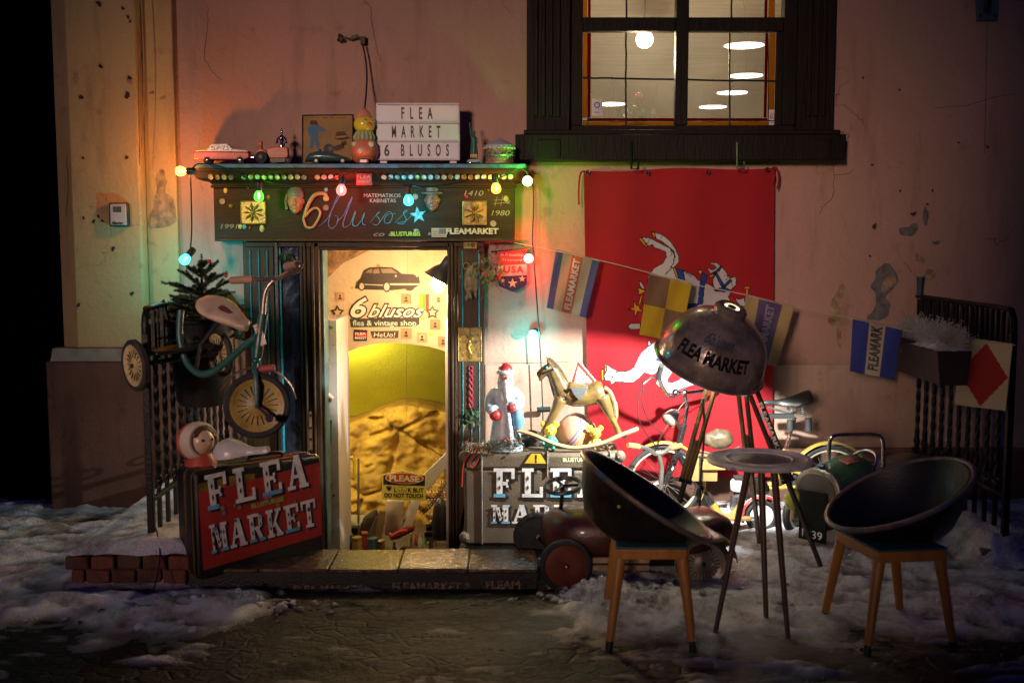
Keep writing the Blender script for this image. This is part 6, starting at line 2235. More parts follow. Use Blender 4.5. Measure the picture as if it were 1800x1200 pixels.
mb.ball(c + V((-6.9 * k, 0, 70 * k)), (1.6 * k, 1.6 * k, 2.6 * k), 10, 8)
mb.build('torch', mat('torch_brown', (.10, .06, .03), .5), t)
MB().box(c + V((0, 0, 9 * k)), (13 * k, 13 * k, 18 * k)).build('pedestal', M_GOLD, t, bevel=.003)
# tiny pale blue car
cy_ = -.045
t = thing('toy_car', 'tiny pale blue model car in front of the green statue', 'toy car', tp(833, 287, cy_))
M_PB = mat('toy_pale_blue', (.22, .36, .40), .35)
extrude_side('body', [(821, 286), (821.5, 282), (826, 280), (841, 280), (845, 282), (846, 286)], .012, M_PB, t, .003, y=YT + cy_)
extrude_side('cabin', [(825, 280.5), (828, 277.5), (837, 277.5), (841, 280.5)], .010, M_TGLS, t, .002, y=YT + cy_)
for px in (826, 841):
    for dy in (-.011, .011):
        wheel_toy(V((tp(px, 0, cy_).x, YT + cy_ + dy, SHZ + .0065)), .0065, .004, (0, -1 if dy < 0 else 1, 0), t)
# carousel musical box
c = V((tp(878, 0).x, YT, SHZ))
t = thing('carousel_box', 'round carousel shaped musical box with grey roof at the right end of the shelf', 'musical box', c)
k = kT
MB().lathe([(0, 0), (26 * k, 0), (26 * k, 4 * k), (24.5 * k, 5 * k), (24.5 * k, 28 * k), (0, 28 * k)], 32, Matrix.Translation(c)).build('drum', mat('carousel_gold', (.34, .20, .09), .45, var=.3, vscale=30), t)
MB().lathe([(26.5 * k, 27 * k), (27 * k, 30 * k), (26.5 * k, 32 * k), (14 * k, 39 * k), (3 * k, 43.5 * k), (0, 45 * k)], 32, Matrix.Translation(c)).build('roof', mat('carousel_roof', (.38, .40, .44), .6, dirt=(.2, .24, .3), dscale=20), t)
fs_ = MB()
for i in range(20):
    q_ = 2 * math.pi * i / 20
    fs_.ball(c + V((26.4 * k * math.cos(q_), 26.4 * k * math.sin(q_), 27 * k)), (3 * k, 3 * k, 2.4 * k), 8, 6)
fs_.build('scallop', mat('carousel_trim', (.45, .42, .36), .5), t)
for i in range(6):
    q_ = -2.6 + i * .43
    p = c + V((25.2 * k * math.cos(q_), 25.2 * k * math.sin(q_), 15 * k))
    d = V((-math.sin(q_), math.cos(q_), 0))
    h_ = MB()
    h_.tube([p - d * 5 * k, p + d * 4 * k], [2.6 * k, 2.3 * k], 8)
    h_.tube([p + d * 4 * k, p + d * 6.5 * k + V((0, 0, 4.5 * k)), p + d * 9 * k + V((0, 0, 4 * k))], [2 * k, 1.5 * k, 1.2 * k], 8)
    for sg, dz in ((-4, -6), (-2, -7), (3, -7), (5, -5)):
        h_.tube([p + d * sg * k, p + d * (sg + 1) * k + V((0, 0, dz * k))], [1.2 * k, .7 * k], 6)
    h_.tube([p + V((0, 0, -10 * k)), p + V((0, 0, 12 * k))], .5 * k, 6)
    h_.build('carousel_horse', mat('carousel_pewter', (.42, .40, .36), .3, metal=.7), t)
# key safe on the pilaster
YK = yp - .045
t = thing('key_safe', 'small grey and black key safe screwed to the yellow pilaster', 'key box', P(207, 398, yp))
a, b = P(191, 398, YK), P(224, 356, YK)
MB().bx(a.x, b.x, YK + .006, yp - .0005, a.z, b.z).build('housing', M_BLACK, t, bevel=.010)
a, b = P(193.5, 396, YK), P(221, 358, YK)
MB().bx(a.x, b.x, YK, YK + .012, a.z, b.z).build('cover', mat('safe_grey', (.34, .33, .32), .4), t, bevel=.007)
mb = MB()
put_text(mb, 'Master', pixF(207, 394.5, YK), 5 * S(YK), .001, bold=.05, shear=.2, width=20 * S(YK))
a, b = P(199, 373, YK), P(213, 363, YK)
mb.bx(a.x, b.x, YK - .002, YK - .0002, a.z, b.z)
mb.build('marking', M_INK, t, smooth=False)

# ================================================================== IRON RAILINGS
def railing(x, yfront, yback, zb, zt, label, side):
    t = thing('railing', label, 'railing', (x, (yfront + yback) / 2, zb), 'iron railings beside the cellar steps')
    # top rail with a bent front end
    MB().tube(catmull([V((x, yback, zt)), V((x, (yfront + yback) / 2, zt)), V((x, yfront + .10, zt)), V((x, yfront + .03, zt - .015)), V((x, yfront, zt - .07)), V((x, yfront, zt - .16))], 6), .019, 10, flat=.7).build('top_rail', M_IRON, t)
    MB().bx(x - .012, x + .012, yfront, yback, zt - .235, zt - .215).build('cross_rail', M_IRON, t, bevel=.003)
    MB().bx(x - .012, x + .012, yfront, yback, zb + .20, zb + .222).build('cross_rail', M_IRON, t, bevel=.003)
    MB().bx(x - .016, x + .016, yfront - .016, yfront + .016, zb - .06, zt - .12).build('end_post', M_IRON, t, bevel=.003)
    n = int((yback - yfront) / .125)
    tw = None
    for i in range(1, n + 1):
        y = yfront + i * (yback - yfront) / (n + .5)
        if tw is None:
            mb = MB()
            # square bar twisted along its length
            rings = []
            L = zt - zb
            K = 60
            for k in range(K + 1):
                z = -.06 + (L + .04) * k / K
                f_ = sm(k / K, .25, .30) * (1 - sm(k / K, .72, .77))
                q = (k / K - .25) * 26 * (1 if .25 < k / K < .77 else 0)
                r = .0115
                rings.append([V((r * math.cos(q + a * math.pi / 2 + math.pi / 4) * 1.2, r * math.sin(q + a * math.pi / 2 + math.pi / 4) * 1.2, z)) for a in range(4)])
            mb.loft(rings)
            mb.M = None
            o = mb.build('baluster', M_IRON, None, sharp=60)
            tw = o.data
            bpy.data.objects.remove(o)
        o = bpy.data.objects.new('baluster', tw)
        COL.objects.link(o)
        o.parent = t
        o.location = V((x, y, zb)) - t.location
        # scrolls by the foot
        s_ = MB()
        for dy in (-1, 1):
            F = Matrix.Translation((x, y + dy * .022, zb + .27)) @ Matrix.Rotation(math.pi / 2, 4, 'Y')
            s_.ring(F, .018, .006, 12, 6)
        s_.ball((x, y, zb + .30), .016, 10, 8)
        s_.build('scroll', M_IRON, t)
    # short bars of the upper band
    sb = None
    for i in range(2 * n):
        y = yfront + (i + .75) * (yback - yfront) / (2 * n)
        o = MB().bx(x - .008, x + .008, y - .008, y + .008, zt - .216, zt - .008).build('short_bar', M_IRON, t)
    return t
railing(-1.76, -1.50, -.02, .17, 1.32, 'black wrought iron railing on the snowy brick wall, left of the door', -1)
rail_r = railing(2.50, -1.30, -.02, .14, 1.30, 'black wrought iron railing with flower box at the right edge', 1)
MB().tube([V((2.5, -.05, 1.28)), V((2.5, -.05, 1.36)), V((2.5, -.05, 1.42))], [.018, .02, .026], 10).build('finial', mat('blue_black_iron', (.02, .045, .06), .4), rail_r)
# kerb under the right railing, drifted over with snow
bq = MB().bx(2.36, 2.66, -1.36, -.04, -.1, .10).build('stone_kerb', mat('kerb_stone', (.16, .11, .09), .9, bump=.6), None, bevel=.01)
tag(bq, 'low stone kerb under the right railing, buried in snow', 'kerb')
sc_ = MB()
sc_.sheet(lambda a, b: V((2.28 + .46 * a + .02 * noise.noise(V((b * 9, a, 1))), -1.44 + 1.40 * b, .02 + .15 * sm(min(a, 1 - a) * 2, 0, .6) * sm(b, 0, .12) + .03 * noise.fractal(V((a * 4, b * 9, 3)), 1, 2, 4))), 30, 70)
sc_.build('snow_cap', M_SNOW, bq, sharp=180)

# flower box on the right railing
t = thing('flower_box', 'dark flower box of frosted grey plants hung on the right railing', 'flower box', (2.40, -.55, .86))
xa_, xb_ = 2.26, 2.47
bxm = MB()
def fb(y, z, k): return V((k, y, z))
y0_, y1_, zt_, zb_ = -.95, -.12, 1.055, .87
bxm.loft([[V((xa_ + .03, y0_ + .02, zb_)), V((xb_, y0_ + .02, zb_)), V((xb_, y1_ - .02, zb_)), V((xa_ + .03, y1_ - .02, zb_))], [V((xa_, y0_, zt_)), V((xb_, y0_, zt_)), V((xb_, y1_, zt_)), V((xa_, y1_, zt_))]])
bxm.build('box', mat('box_dark', (.007, .005, .004), .6), t, bevel=.004)
lt = MB()
Fb = frame((xa_ + .006, -.22, .985), (0, -1, 0), (.03, 0, .17))
put_text(lt, 'FLEAMARKET', Fb @ Matrix.Translation((.10, 0, .004)), .035, .003, bold=.02, width=.24)
lt.build('lettering', M_WORN, t, smooth=False)
rnd = random.Random(2)
for i, (py_, pz_) in enumerate(((-.32, .07), (-.62, .06), (-.82, .04))):
    mb = MB()
    cc = V((2.37, py_, 1.06))
    for k in range(420):
        d = V((rnd.gauss(0, 1), rnd.gauss(0, 1), abs(rnd.gauss(0, 1)) + .25)).normalized()
        L = rnd.uniform(.06, .165)
        p1 = cc + V((d.x * L * .9, d.y * L * 1.3, d.z * L))
        p0 = p1 - d * L * .55
        mb.tube([p0, p1], [.0016, .0012], 3, caps=False)
        for _ in range(2):
            mb.ball(p1 + V((rnd.gauss(0, .006), rnd.gauss(0, .006), rnd.gauss(0, .006))), .0035, 4, 3)
    mb.build('frosted_plant', mat('frosted_twig', (.34, .33, .32), .9, var=.3), t)
mb = MB()
mb.sheet(lambda a, b: V((xa_ + .0 + (xb_ - xa_) * a, y0_ + (.42) * b, 1.058 + .045 * sm(min(a, 1 - a) * 2, 0, .7) * sm(min(b, 1 - b) * 2, 0, .5) + .006 * noise.noise(V((a * 6, b * 8, 2))))), 14, 24)
mb.build('snow_cap', M_SNOW, t, sharp=180)

# ================================================================== LEFT: PLANTER, FIR, TRICYCLE
t = thing('planter', 'black curved planter basket hung on the left railing behind the tricycle', 'planter', (-1.60, -1.10, .78))
mb = MB()
Fp = Matrix.Translation((-1.60, -1.12, .80))
mb.lathe([(0, 0), (.11, 0), (.13, .03), (.155, .30), (.16, .42), (.168, .435), (.15, .43), (.14, .30)], 28, Fp @ Matrix.Diagonal((1, 1.3, 1, 1)))
mb.build('basket', M_BLACK, t)
rm_ = MB().ring(Fp @ Matrix.Translation((0, 0, .435)) @ Matrix.Diagonal((1, 1.3, 1, 1)), .166, .010, 32, 8).build('rim', M_IRON, t)
for yy in (-1.02, -1.22):
    MB().tube([V((-1.72, yy, 1.21)), V((-1.76, yy, 1.345)), V((-1.80, yy, 1.30))], .006, 6).build('hook', M_IRON, t)
# fir
c = V((P(357, 545, -1.12).x, -1.12, 1.16))
fir = thing('fir_tree', 'small bushy fir top with red baubles planted in the black basket', 'fir tree', c)
rnd = random.Random(21)
M_NEED = mat('fir_needle', (.028, .06, .028), .55, var=.5, vscale=30)
MB().tube([c + V((0, 0, -.1)), c + V((0, 0, .18)), c + V((-.005, 0, .37))], [.014, .010, .004], 8).build('trunk', mat('fir_bark', (.06, .035, .02), .9), fir)
nm_ = MB()
def needle_branch(p0, d, L, nn):
    d = d.normalized()
    droop = V((0, 0, -.18))
    pts = [p0 + d * (L * i / 6) + droop * (L * (i / 6) ** 2 * .5) for i in range(7)]
    nm_.tube(pts, [.0035 * (1 - i / 8) for i in range(7)], 4, mi=1)
    for i in range(nn):
        u = rnd.uniform(.06, 1.0)
        k = min(5, int(u * 6))
        f_ = u * 6 - k
        p = pts[k].lerp(pts[k + 1], f_)
        dd = (pts[k + 1] - pts[k]).normalized()
        side = V((rnd.gauss(0, 1), rnd.gauss(0, 1), rnd.gauss(0, .8) + .25))
        side = (side - dd * side.dot(dd)).normalized()
        nd = (side + dd * .75).normalized()
        ln = rnd.uniform(.014, .024) * (1.1 - .4 * u)
        wv_ = nd.cross(V((rnd.uniform(-1, 1), rnd.uniform(-1, 1), rnd.uniform(-1, 1)))).normalized() * .0014
        nm_.add([p - wv_, p + wv_, p + nd * ln], [(0, 1, 2)])
for lv in range(8):
    z = lv / 7
    nb = 8 if lv < 5 else 5
    for i in range(nb):
        a = 2 * math.pi * (i + rnd.random()) / nb
        L = (.27 * (1 - z) ** .7 + .05) * rnd.uniform(.6, 1.2)
        up = rnd.uniform(-.05, .35) + 1.0 * z * z
        d = V((math.cos(a), math.sin(a), up))
        p0 = c + V((0, 0, .0 + .34 * z))
        needle_branch(p0, d, L, int(520 * L / .25) + 60)
        # side twigs
        for sgn in (-1, 1):
            dl_ = V((math.cos(a + sgn * .7), math.sin(a + sgn * .7), up))
            needle_branch(p0 + d.normalized() * L * .4, dl_, L * .45, int(240 * L / .25) + 30)
needle_branch(c + V((0, 0, .32)), V((0, 0, 1)), .10, 150)
nm_.build('crown', [M_NEED, mat('fir_twig', (.10, .06, .035), .9)], fir, smooth=False)
for i, (px, py) in enumerate(((368, 459), (397, 484), (349, 586), (352, 530))):
    MB().ball(P(px, py, -1.27 - .03 * (i % 2)), .011, 12, 8).build('bauble', M_BERRY, fir)

# tricycle hung over the railing
M_TRT = mat('trike_teal', (.018, .085, .08), .4, var=.3, dirt=(.06, .05, .04), dscale=14, damt=.6)
M_RIMY = mat('trike_rim_cream', (.42, .33, .16), .45, var=.3, vscale=20, dirt=(.10, .055, .03), dscale=14)
M_RIMO = mat('trike_rim_ochre', (.34, .22, .05), .45, var=.35, vscale=18, dirt=(.05, .13, .14), dscale=9, damt=.7)
A_ = P(238, 642, -1.66)
B_ = P(386, 620, -1.36)
C_ = P(452, 712, -1.76)
tri = thing('tricycle', 'old teal children\'s tricycle with pale seat hung over the left railing', 'tricycle', (A_.x, -1.5, A_.z - .13))
def trike_wheel(c, ax, r, m_rim, par, wdt=.034, slots=18, m_slot=M_BLACK):
    F = axis_frame(c, ax)
    w_ = MB()
    w_.lathe([(r * .80, -wdt * .4), (r * .93, -wdt * .5), (r, -wdt * .25), (r, wdt * .25), (r * .93, wdt * .5), (r * .80, wdt * .4)], 40, F)
    wo = w_.build('wheel', M_RUBBER, par)
    d = MB()
    for sg in (1, -1):
        d.lathe([(0, sg * .012), (r * .20, sg * .012), (r * .28, sg * .006), (r * .62, sg * .004), (r * .70, sg * .012), (r * .80, sg * wdt * .42), (r * .83, sg * wdt * .3)], 40, F)
    d.build('rim', m_rim, wo)
    sl = MB()
    for sg in (1,):
        for i in range(slots):
            q = 2 * math.pi * i / slots
            sl.tube([F @ V((r * .32 * math.cos(q), r * .32 * math.sin(q), sg * .0065)), F @ V((r * .60 * math.cos(q), r * .60 * math.sin(q), sg * .006))], [r * .022, r * .042], 6, flat=.4)
    sl.build('slots', m_slot, wo)
    MB().ball(F @ V((0, 0, .016)), r * .09, 10, 8).build('hub', m_slot, wo)
    return wo
nAB = (B_ - A_).normalized()
trike_wheel(A_, -nAB, .122, M_RIMY, tri)
trike_wheel(B_, -nAB, .120, M_RIMY, tri)
nC = V((.22, -.96, .06)).normalized()
trike_wheel(C_, nC, .152, M_RIMO, tri, .038, 20, mat('slot_teal', (.04, .13, .14), .5))
MB().tube([A_, B_], .012, 8).build('axle', M_BLACK, tri)
mid = (A_ + B_) * .5
up_ = V((0, 0, 1))
fwd = (C_ - mid); fwd.z = 0; fwd.normalize()
pf = MB()
Fpl = frame(mid + V((0, 0, .05)), nAB, fwd)
pf.box(None, (.30, .16, .02), T=Fpl)
pf.build('rear_deck', M_BLACK, tri, bevel=.006)
yT = -1.58
fr_ = catmull([P(318, 545, -1.50), P(316, 590, -1.52), P(326, 632, -1.54), P(347, 655, -1.58), P(372, 654, -1.61), P(400, 634, -1.64), P(432, 606, -1.68), P(456, 588, -1.70)], 8)
MB().tube(fr_, .0165, 10).build('frame_tube', M_TRT, tri)
MB().tube([P(322, 622, -1.53), mid + V((0, 0, .04))], .014, 8).build('frame_stay', M_TRT, tri)
MB().tube([P(462, 552, -1.71), P(452, 628, -1.73)], .024, 12).build('head_tube', M_TRT, tri)
hp = MB()
Fh = frame(P(457, 588, -1.737), P(452, 588, -1.73) - P(446, 590, -1.73), P(462, 552, -1.71) - P(452, 628, -1.73))
hp.box(None, (.034, .10, .004), T=Fh)
hp.build('head_badge', mat('badge_cream', (.52, .45, .38), .5), tri, bevel=.001)
hp = MB()
for i in range(3):
    hp.box(None, (.022, .006, .002), T=Fh @ Matrix.Translation((0, .012 + i * .012, .0035)))
hp.box(None, (.006, .042, .002), T=Fh @ Matrix.Translation((0, .024, .0045)))
hp.build('badge_print', mat('badge_red', (.40, .05, .03), .5), tri)
fk = MB()
cr = P(450, 634, -1.735)
fk.ball(cr, .020, 10, 8)
for sg in (-1, 1):
    off = nC * .034 * sg
    fk.tube([cr, cr + off + V((-.004, 0, -.03)), C_ + off + V((0, 0, .10)), C_ + off], [.012, .013, .012, .009], 8, flat=.7)
fk.build('fork', M_TRT, tri)
fd = MB()
Fc = axis_frame(C_, nC)
e1 = Fc.to_3x3() @ V((1, 0, 0)); e2 = Fc.to_3x3() @ V((0, 1, 0))
arcs = []
for i in range(21):
    q = R(8) + R(150) * i / 20
    d = V((math.cos(q), 0, math.sin(q)))
    d = (d - nC * d.dot(nC)).normalized()
    arcs.append([C_ + d * (.172 + .006 * (1 - (k / 3 - 1) ** 2)) + nC * (.030 * (k / 3 - 1)) for k in range(7)])
fd.loft(arcs, caps=False, closed=False)
fd.build('mudguard', mat('trike_guard', (.10, .055, .03), .45, var=.4, dirt=(.2, .16, .1), dscale=20), tri, mods=[('solid', .003)])
pd = MB()
for sg, dz in ((-1, .05), (1, -.05)):
    o0 = C_ + nC * (.05 * sg)
    pd.tube([C_, o0, o0 + V((.055, 0, dz)), o0 + V((.055, 0, dz)) + nC * .05 * sg], .007, 8)
    pd.tube([o0 + V((.055, 0, dz)) + nC * .015 * sg, o0 + V((.055, 0, dz)) + nC * .065 * sg], .018, 10)
pd.build('pedal', M_RUBBER, tri)
pg = MB()
pg.tube([P(458, 648, -1.76), P(482, 646, -1.78)], .016, 10)
pg.build('foot_peg', mat('peg_red', (.30, .06, .05), .5), tri)
MB().tube(catmull([P(462, 556, -1.71), P(465, 520, -1.71), P(472, 503, -1.71), P(482, 492, -1.71)], 6), .012, 10).build('stem', mat('rusty_chrome', (.40, .32, .26), .32, metal=.8, var=.35, dirt=(.16, .07, .03), dscale=16), tri)
MB().tube(catmull([P(438, 491, -1.66), P(462, 491, -1.69), P(484, 490, -1.72), P(505, 482, -1.76), P(519, 477, -1.80), P(528, 468, -1.83), P(522, 463, -1.80)], 6), .011, 10).build('handlebar', MATS['rusty_chrome'], tri)
M_GRIP = mat('grip_pink', (.38, .22, .16), .6)
MB().tube([P(406, 493, -1.62), P(446, 491, -1.67)], [.017, .018], 12).build('grip', M_GRIP, tri, bevel=.003)
MB().tube([P(526, 463, -1.80), P(503, 469, -1.72)], [.016, .018], 12).build('grip', M_GRIP, tri, bevel=.003)
# seat: pear shaped, broad at the back
st_ = MB()
a0 = P(358, 530, -1.48); a1 = P(434, 577, -1.66)
ax_ = (a1 - a0)
L = ax_.length
ax_.normalize()
nrm_ = V((.35, -.62, .70)); nrm_ = (nrm_ - ax_ * nrm_.dot(ax_)).normalized()
sd_ = ax_.cross(nrm_)
rings = []
for i in range(15):
    u = i / 14
    wd = .088 * math.sqrt(max(0, 1 - ((u - .32) / .36) ** 2)) if u < .32 else .088 - .052 * sm(u, .32, .95)
    if u > .93:
        wd *= math.sqrt(max(0.02, 1 - ((u - .93) / .075) ** 2))
    wd = max(wd, .006)
    th = .030 * (.35 + .65 * min(1, wd / .05))
    p = a0 + ax_ * (L * u)
    rings.append([p + sd_ * (wd * math.cos(q)) + nrm_ * (th * math.sin(q) + .012 * math.cos(q) ** 2) for q in [2 * math.pi * k / 20 for k in range(20)]])
st_.loft(rings)
st_.build('seat', mat('trike_seat', (.52, .40, .30), .4, var=.1, dirt=(.3, .2, .13), dscale=10), tri)
pr_ = MB()
Fs = frame(a0 + ax_ * (L * .50) + nrm_ * .0315, ax_, nrm_.cross(ax_))
pr_.prism([(-.03, -.016), (.0, -.022), (.045, -.012), (.05, .004), (.0, .012), (-.032, .01)], Fs, .004)
pr_.build('seat_badge', mat('seat_print', (.12, .04, .05), .6, bump=0), tri, smooth=False)
MB().tube([a0 + ax_ * L * .45 - nrm_ * .015, P(352, 606, -1.53), P(345, 648, -1.57)], .011, 8).build('seat_post', M_BLACK, tri)

# ================================================================== RED SUITCASE
BL, BR, TL = P(345, 1019, -1.755), P(568, 974, -1.345), P(341, 829, -1.74)
sf = frame(BL, BR - BL, TL - BL)          # x along the bottom, y up, z towards the viewer
sw_, sh_, sd2 = (BR - BL).length, (TL - BL).length, .19
sui = thing('suitcase', 'black suitcase with a red flea market panel leaning at the left end of the step', 'suitcase', BL + V((.3, .1, 0)))
def sbox(name, x0, x1, y0, y1, z0, z1, m, par=sui, bevel=.004):
    mb = MB(sf)
    mb.bx(x0, x1, y0, y1, z0, z1)
    return mb.build(name, m, par, bevel=bevel, seg=3)
M_VINYL = mat('black_vinyl', (.013, .011, .010), .35, var=.3, bump=.35, bscale=200)
sbox('body', 0, sw_, 0, sh_, -.22, -.012, M_VINYL, bevel=.035)
sbox('lid', .004, sw_ - .004, .004, sh_ - .004, -.0115, .018, M_VINYL, bevel=.018)
bd = MB(sf)
def rrect(x0, x1, y0, y1, r, z, n=6):
    out = []
    for cx, cy, a in ((x1 - r, y1 - r, 0), (x0 + r, y1 - r, 90), (x0 + r, y0 + r, 180), (x1 - r, y0 + r, 270)):
        for i in range(n + 1):
            q = R(a + 90 * i / n)
            out.append(V((cx + r * math.cos(q), cy + r * math.sin(q), z)))
    return out
bd.tube(rrect(0, sw_, 0, sh_, .035, -.014), .006, 8, closed=True)
bd.build('metal_band', mat('tarnished_brass', (.25, .17, .08), .35, metal=.8, var=.3), sui)
bd = MB(sf)
bd.tube(rrect(-.0, sw_, -.0, sh_, .035, -.10), .005, 8, closed=True)
bd.build('metal_band', MATS['tarnished_brass'], sui)
M_RPAN = mat('panel_red', (.36, .025, .018), .5, var=.12, vscale=8, dirt=(.16, .03, .015), dscale=10, damt=.5, bump=.1)
pn_ = MB(sf)
pn_.add([(.028, .045, .0195), (sw_ - .012, .105, .0195), (sw_ - .018, sh_ - .035, .0195), (.018, sh_ - .10, .0195)], [(0, 1, 2, 3)])
pn_.build('red_panel', M_RPAN, sui, smooth=False)
pn_ = MB(sf)
pn_.prism([(.02, sh_ - .10), (.30, sh_ - .075), (.30, sh_ - .045), (.18, sh_ - .040), (.02, sh_ - .055)], Matrix.Translation((0, 0, .018)), .0025)
pn_.build('paint_smear', mat('smear_ochre', (.20, .11, .02), .5, var=.5), sui, smooth=False)
ltm = [M_LETW, M_INK, mat('engraved', (.05, .04, .04), .6, bump=0), mat('letter_blue', (.12, .38, .55), .5, bump=0, var=.2)]
mb = MB(sf)
sl_ = math.atan2(.055, sw_)
Tl = Matrix.Translation((.030, .10, .0195)) @ Matrix.Rotation(sl_ * 1.0, 4, 'Z')
slab_text(mb, 'FLEA', Tl, .042, sh_ * .43, sw_ * .80, sh_ * .33, gap=.22, mi_tint=3)
slab_text(mb, 'MARKET', Tl, .042, sh_ * .025, sw_ * .84, sh_ * .27, gap=.10, mi_tint=3)
mb.build('lettering', ltm, sui, smooth=False)
mb = MB(sf)
put_text(mb, 'BLUSTURGIS', Tl @ Matrix.Translation((sw_ * .52, sh_ * .352, 0)), .020, .009, bold=.04, width=.17)
mb.build('lettering', mat('sticker_lime', (.32, .42, .08), .6, bump=0), sui, smooth=False)
rnd = random.Random(17)
for i in range(16):
    x, y = rnd.uniform(.05, sw_ - .05), rnd.uniform(.14, sh_ - .14)
    r = rnd.choice((.006, .008, .011))
    mb = MB(sf)
    mb.lathe([(0, .0016), (r, .001), (r, 0)], 12, Matrix.Translation((x, y, .0196 + .0065)))
    mb.build('paint_spot', mat('spot%d' % (i % 4), ((.08, .14, .40), (.30, .18, .05), (.35, .12, .10), (.1, .2, .4))[i % 4], .6, bump=0), sui)
hd_ = MB(sf)
hx = sw_ * .62
hd_.tube(catmull([V((hx - .09, sh_ + .0, -.09)), V((hx - .08, sh_ + .018, -.09)), V((hx, sh_ + .024, -.09)), V((hx + .08, sh_ + .018, -.09)), V((hx + .09, sh_, -.09))], 5), .009, 8)
hd_.build('handle', M_VINYL, sui)
for x in (sw_ * .22, sw_ * .86):
    sbox('latch', x - .035, x + .035, sh_ - .002, sh_ + .010, -.06, -.0, M_CHROME, bevel=.003)

# thin cable trailing over the bricks
o = MB().tube(catmull([P(262, 905, -1.45), P(276, 935, -1.55), P(281, 980, -1.70), P(272, 1030, -1.80), P(255, 1072, -1.92)], 8), .0032, 6).build('ground_cable', M_CABLE, None)
tag(o, 'thin dark cable trailing from the left railing over the bricks', 'cable')

# ================================================================== DOLL HEAD AND WHITE SADDLE ON THE SUITCASE
dc = P(352, 775, -1.55)
t = thing('doll', 'plastic doll with cream bonnet and red hood peeping behind the suitcase', 'doll', (dc.x, dc.y, dc.z - .15))
fc = axis_frame(dc, (.75, -.65, .15))
MB().ball(None, (.064, .072, .070), 24, 18, F=fc).build('head', mat('doll_skin', (.55, .38, .28), .35, bump=0, var=.06), t)
bn = MB()
bn.lathe([(.066, .030), (.078, .026), (.088, .008), (.092, -.02), (.084, -.045)], 28, fc)
bn.build('bonnet', mat('bonnet_cream', (.55, .48, .40), .6), t, mods=[('solid', .008)])
hb = MB()
hb.lathe([(.086, -.040), (.090, -.055), (.075, -.085), (.045, -.105), (0, -.112)], 28, fc)
hb.build('hood', mat('hood_red', (.40, .05, .03), .5), t, mods=[('solid', .006)])
hr = MB()
for i in range(12):
    a = R(20 + i * 12)
    p = fc @ V((.056 * math.cos(a), .050 * math.sin(a) + .012, .042))
    hr.ring(axis_frame(p, fc.to_3x3() @ V((math.cos(a) * .5, math.sin(a) * .5, 1))), .010, .005, 10, 6)
hr.build('curls', mat('doll_hair', (.09, .035, .015), .5), t)
ey = MB()
for sx in (-1, 1):
    ey.ball(fc @ V((sx * .024, .004, .062)), .008, 10, 8)
ey.ball(fc @ V((0, -.034, .060)), (.010, .006, .005), 8, 6, 1)
ey.ball(fc @ V((0, -.014, .070)), .008, 8, 6, 2)
ey.build('features', [M_INK, mat('doll_lips', (.4, .08, .07), .5), MATS['doll_skin']], t)
bdm = MB()
bdm.lathe([(0, -.33), (.085, -.33), (.09, -.2), (.075, -.10), (.045, -.05), (0, -.05)], 20, Matrix.Translation(dc))
bdm.build('body', MATS['hood_red'], t)
rw = P(415, 790, -1.66)
t = thing('white_saddle', 'glossy white child saddle lying on top of the red suitcase', 'saddle', rw - V((0, 0, .05)))
p0, p1 = P(376, 788, -1.62), P(470, 781, -1.70)
ax_ = p1 - p0; L = ax_.length; ax_.normalize()
upv = V((0, -.15, 1)); upv = (upv - ax_ * upv.dot(ax_)).normalized(); sdv = ax_.cross(upv)
rings = []
for i in range(17):
    u = i / 16
    wd = .075 * math.sqrt(max(.004, 1 - ((u - .30) / .305) ** 2)) if u < .30 else .075 - .050 * sm(u, .3, .75)
    hh = .072 * math.sqrt(max(.01, 1 - ((u - .26) / .265) ** 2)) if u < .26 else .072 - .050 * sm(u, .26, .78)
    if u > .97: wd *= .75
    base = p0 + ax_ * (L * u) - upv * .03
    rings.append([base + sdv * (wd * math.cos(q)) + upv * (max(0, hh * math.sin(q)) + (.0 if math.sin(q) > 0 else -.006)) for q in [2 * math.pi * k / 24 for k in range(24)]])
MB().loft(rings).build('shell', mat('white_enamel', (.55, .54, .56), .25, var=.06, dirt=(.2, .2, .18), dscale=9, damt=.5), t)

# ================================================================== TRUNK AND THE FIGURES ON IT
YTR = -.95
tz0, tz1 = .03, P(950, 797, YTR).z
tx0, tx1 = P(816, 900, YTR).x, P(1090, 900, YTR).x
trunk = thing('trunk', 'big worn brown travelling trunk with painted flea market letters beside the door', 'trunk', ((tx0 + tx1) / 2, -.8, 0))
M_TRUNK = mat('trunk_fibre', (.115, .088, .056), .7, var=.22, vscale=6, bump=.3, bscale=120, dirt=(.05, .035, .02), dscale=7, damt=.6)
MB().bx(tx0, tx1, YTR, YTR + .33, tz0 - .03, tz1 - .09).build('body', M_TRUNK, trunk, bevel=.016)
MB().bx(tx0 - .003, tx1 + .003, YTR - .003, YTR + .333, tz1 - .0885, tz1).build('lid', M_TRUNK, trunk, bevel=.018)
M_STRAP = mat('strap_metal', (.30, .27, .22), .45, metal=.5, var=.3, dirt=(.05, .20, .25), dscale=16, damt=.6)
for px in (847, 962, 1072):
    x = P(px, 850, YTR).x
    lo = tz0 - .02 if px < 900 else tz1 - .12
    MB().tube([V((x, YTR - .004, lo)), V((x, YTR - .006, tz1 + .001)), V((x, YTR + .3, tz1 + .004))], .009, 6, flat=.6).build('strap', M_STRAP, trunk)
for x in (tx0 + .002, tx1 - .002):
    for z in (tz0, tz1 - .03):
        MB().ball((x, YTR + .01, z + .012), (.030, .03, .034), 14, 10).build('corner_cap', M_TRUNK, trunk)
        MB().ball((x + (.012 if x < .2 else -.012), YTR - .018, z + .014), .005, 8, 6).build('rivet', M_STRAP, trunk)
Ft = wallF(YTR - .0035)
mb = MB()
xa1, xb1 = P(864, 0, YTR).x, P(1062, 0, YTR).x
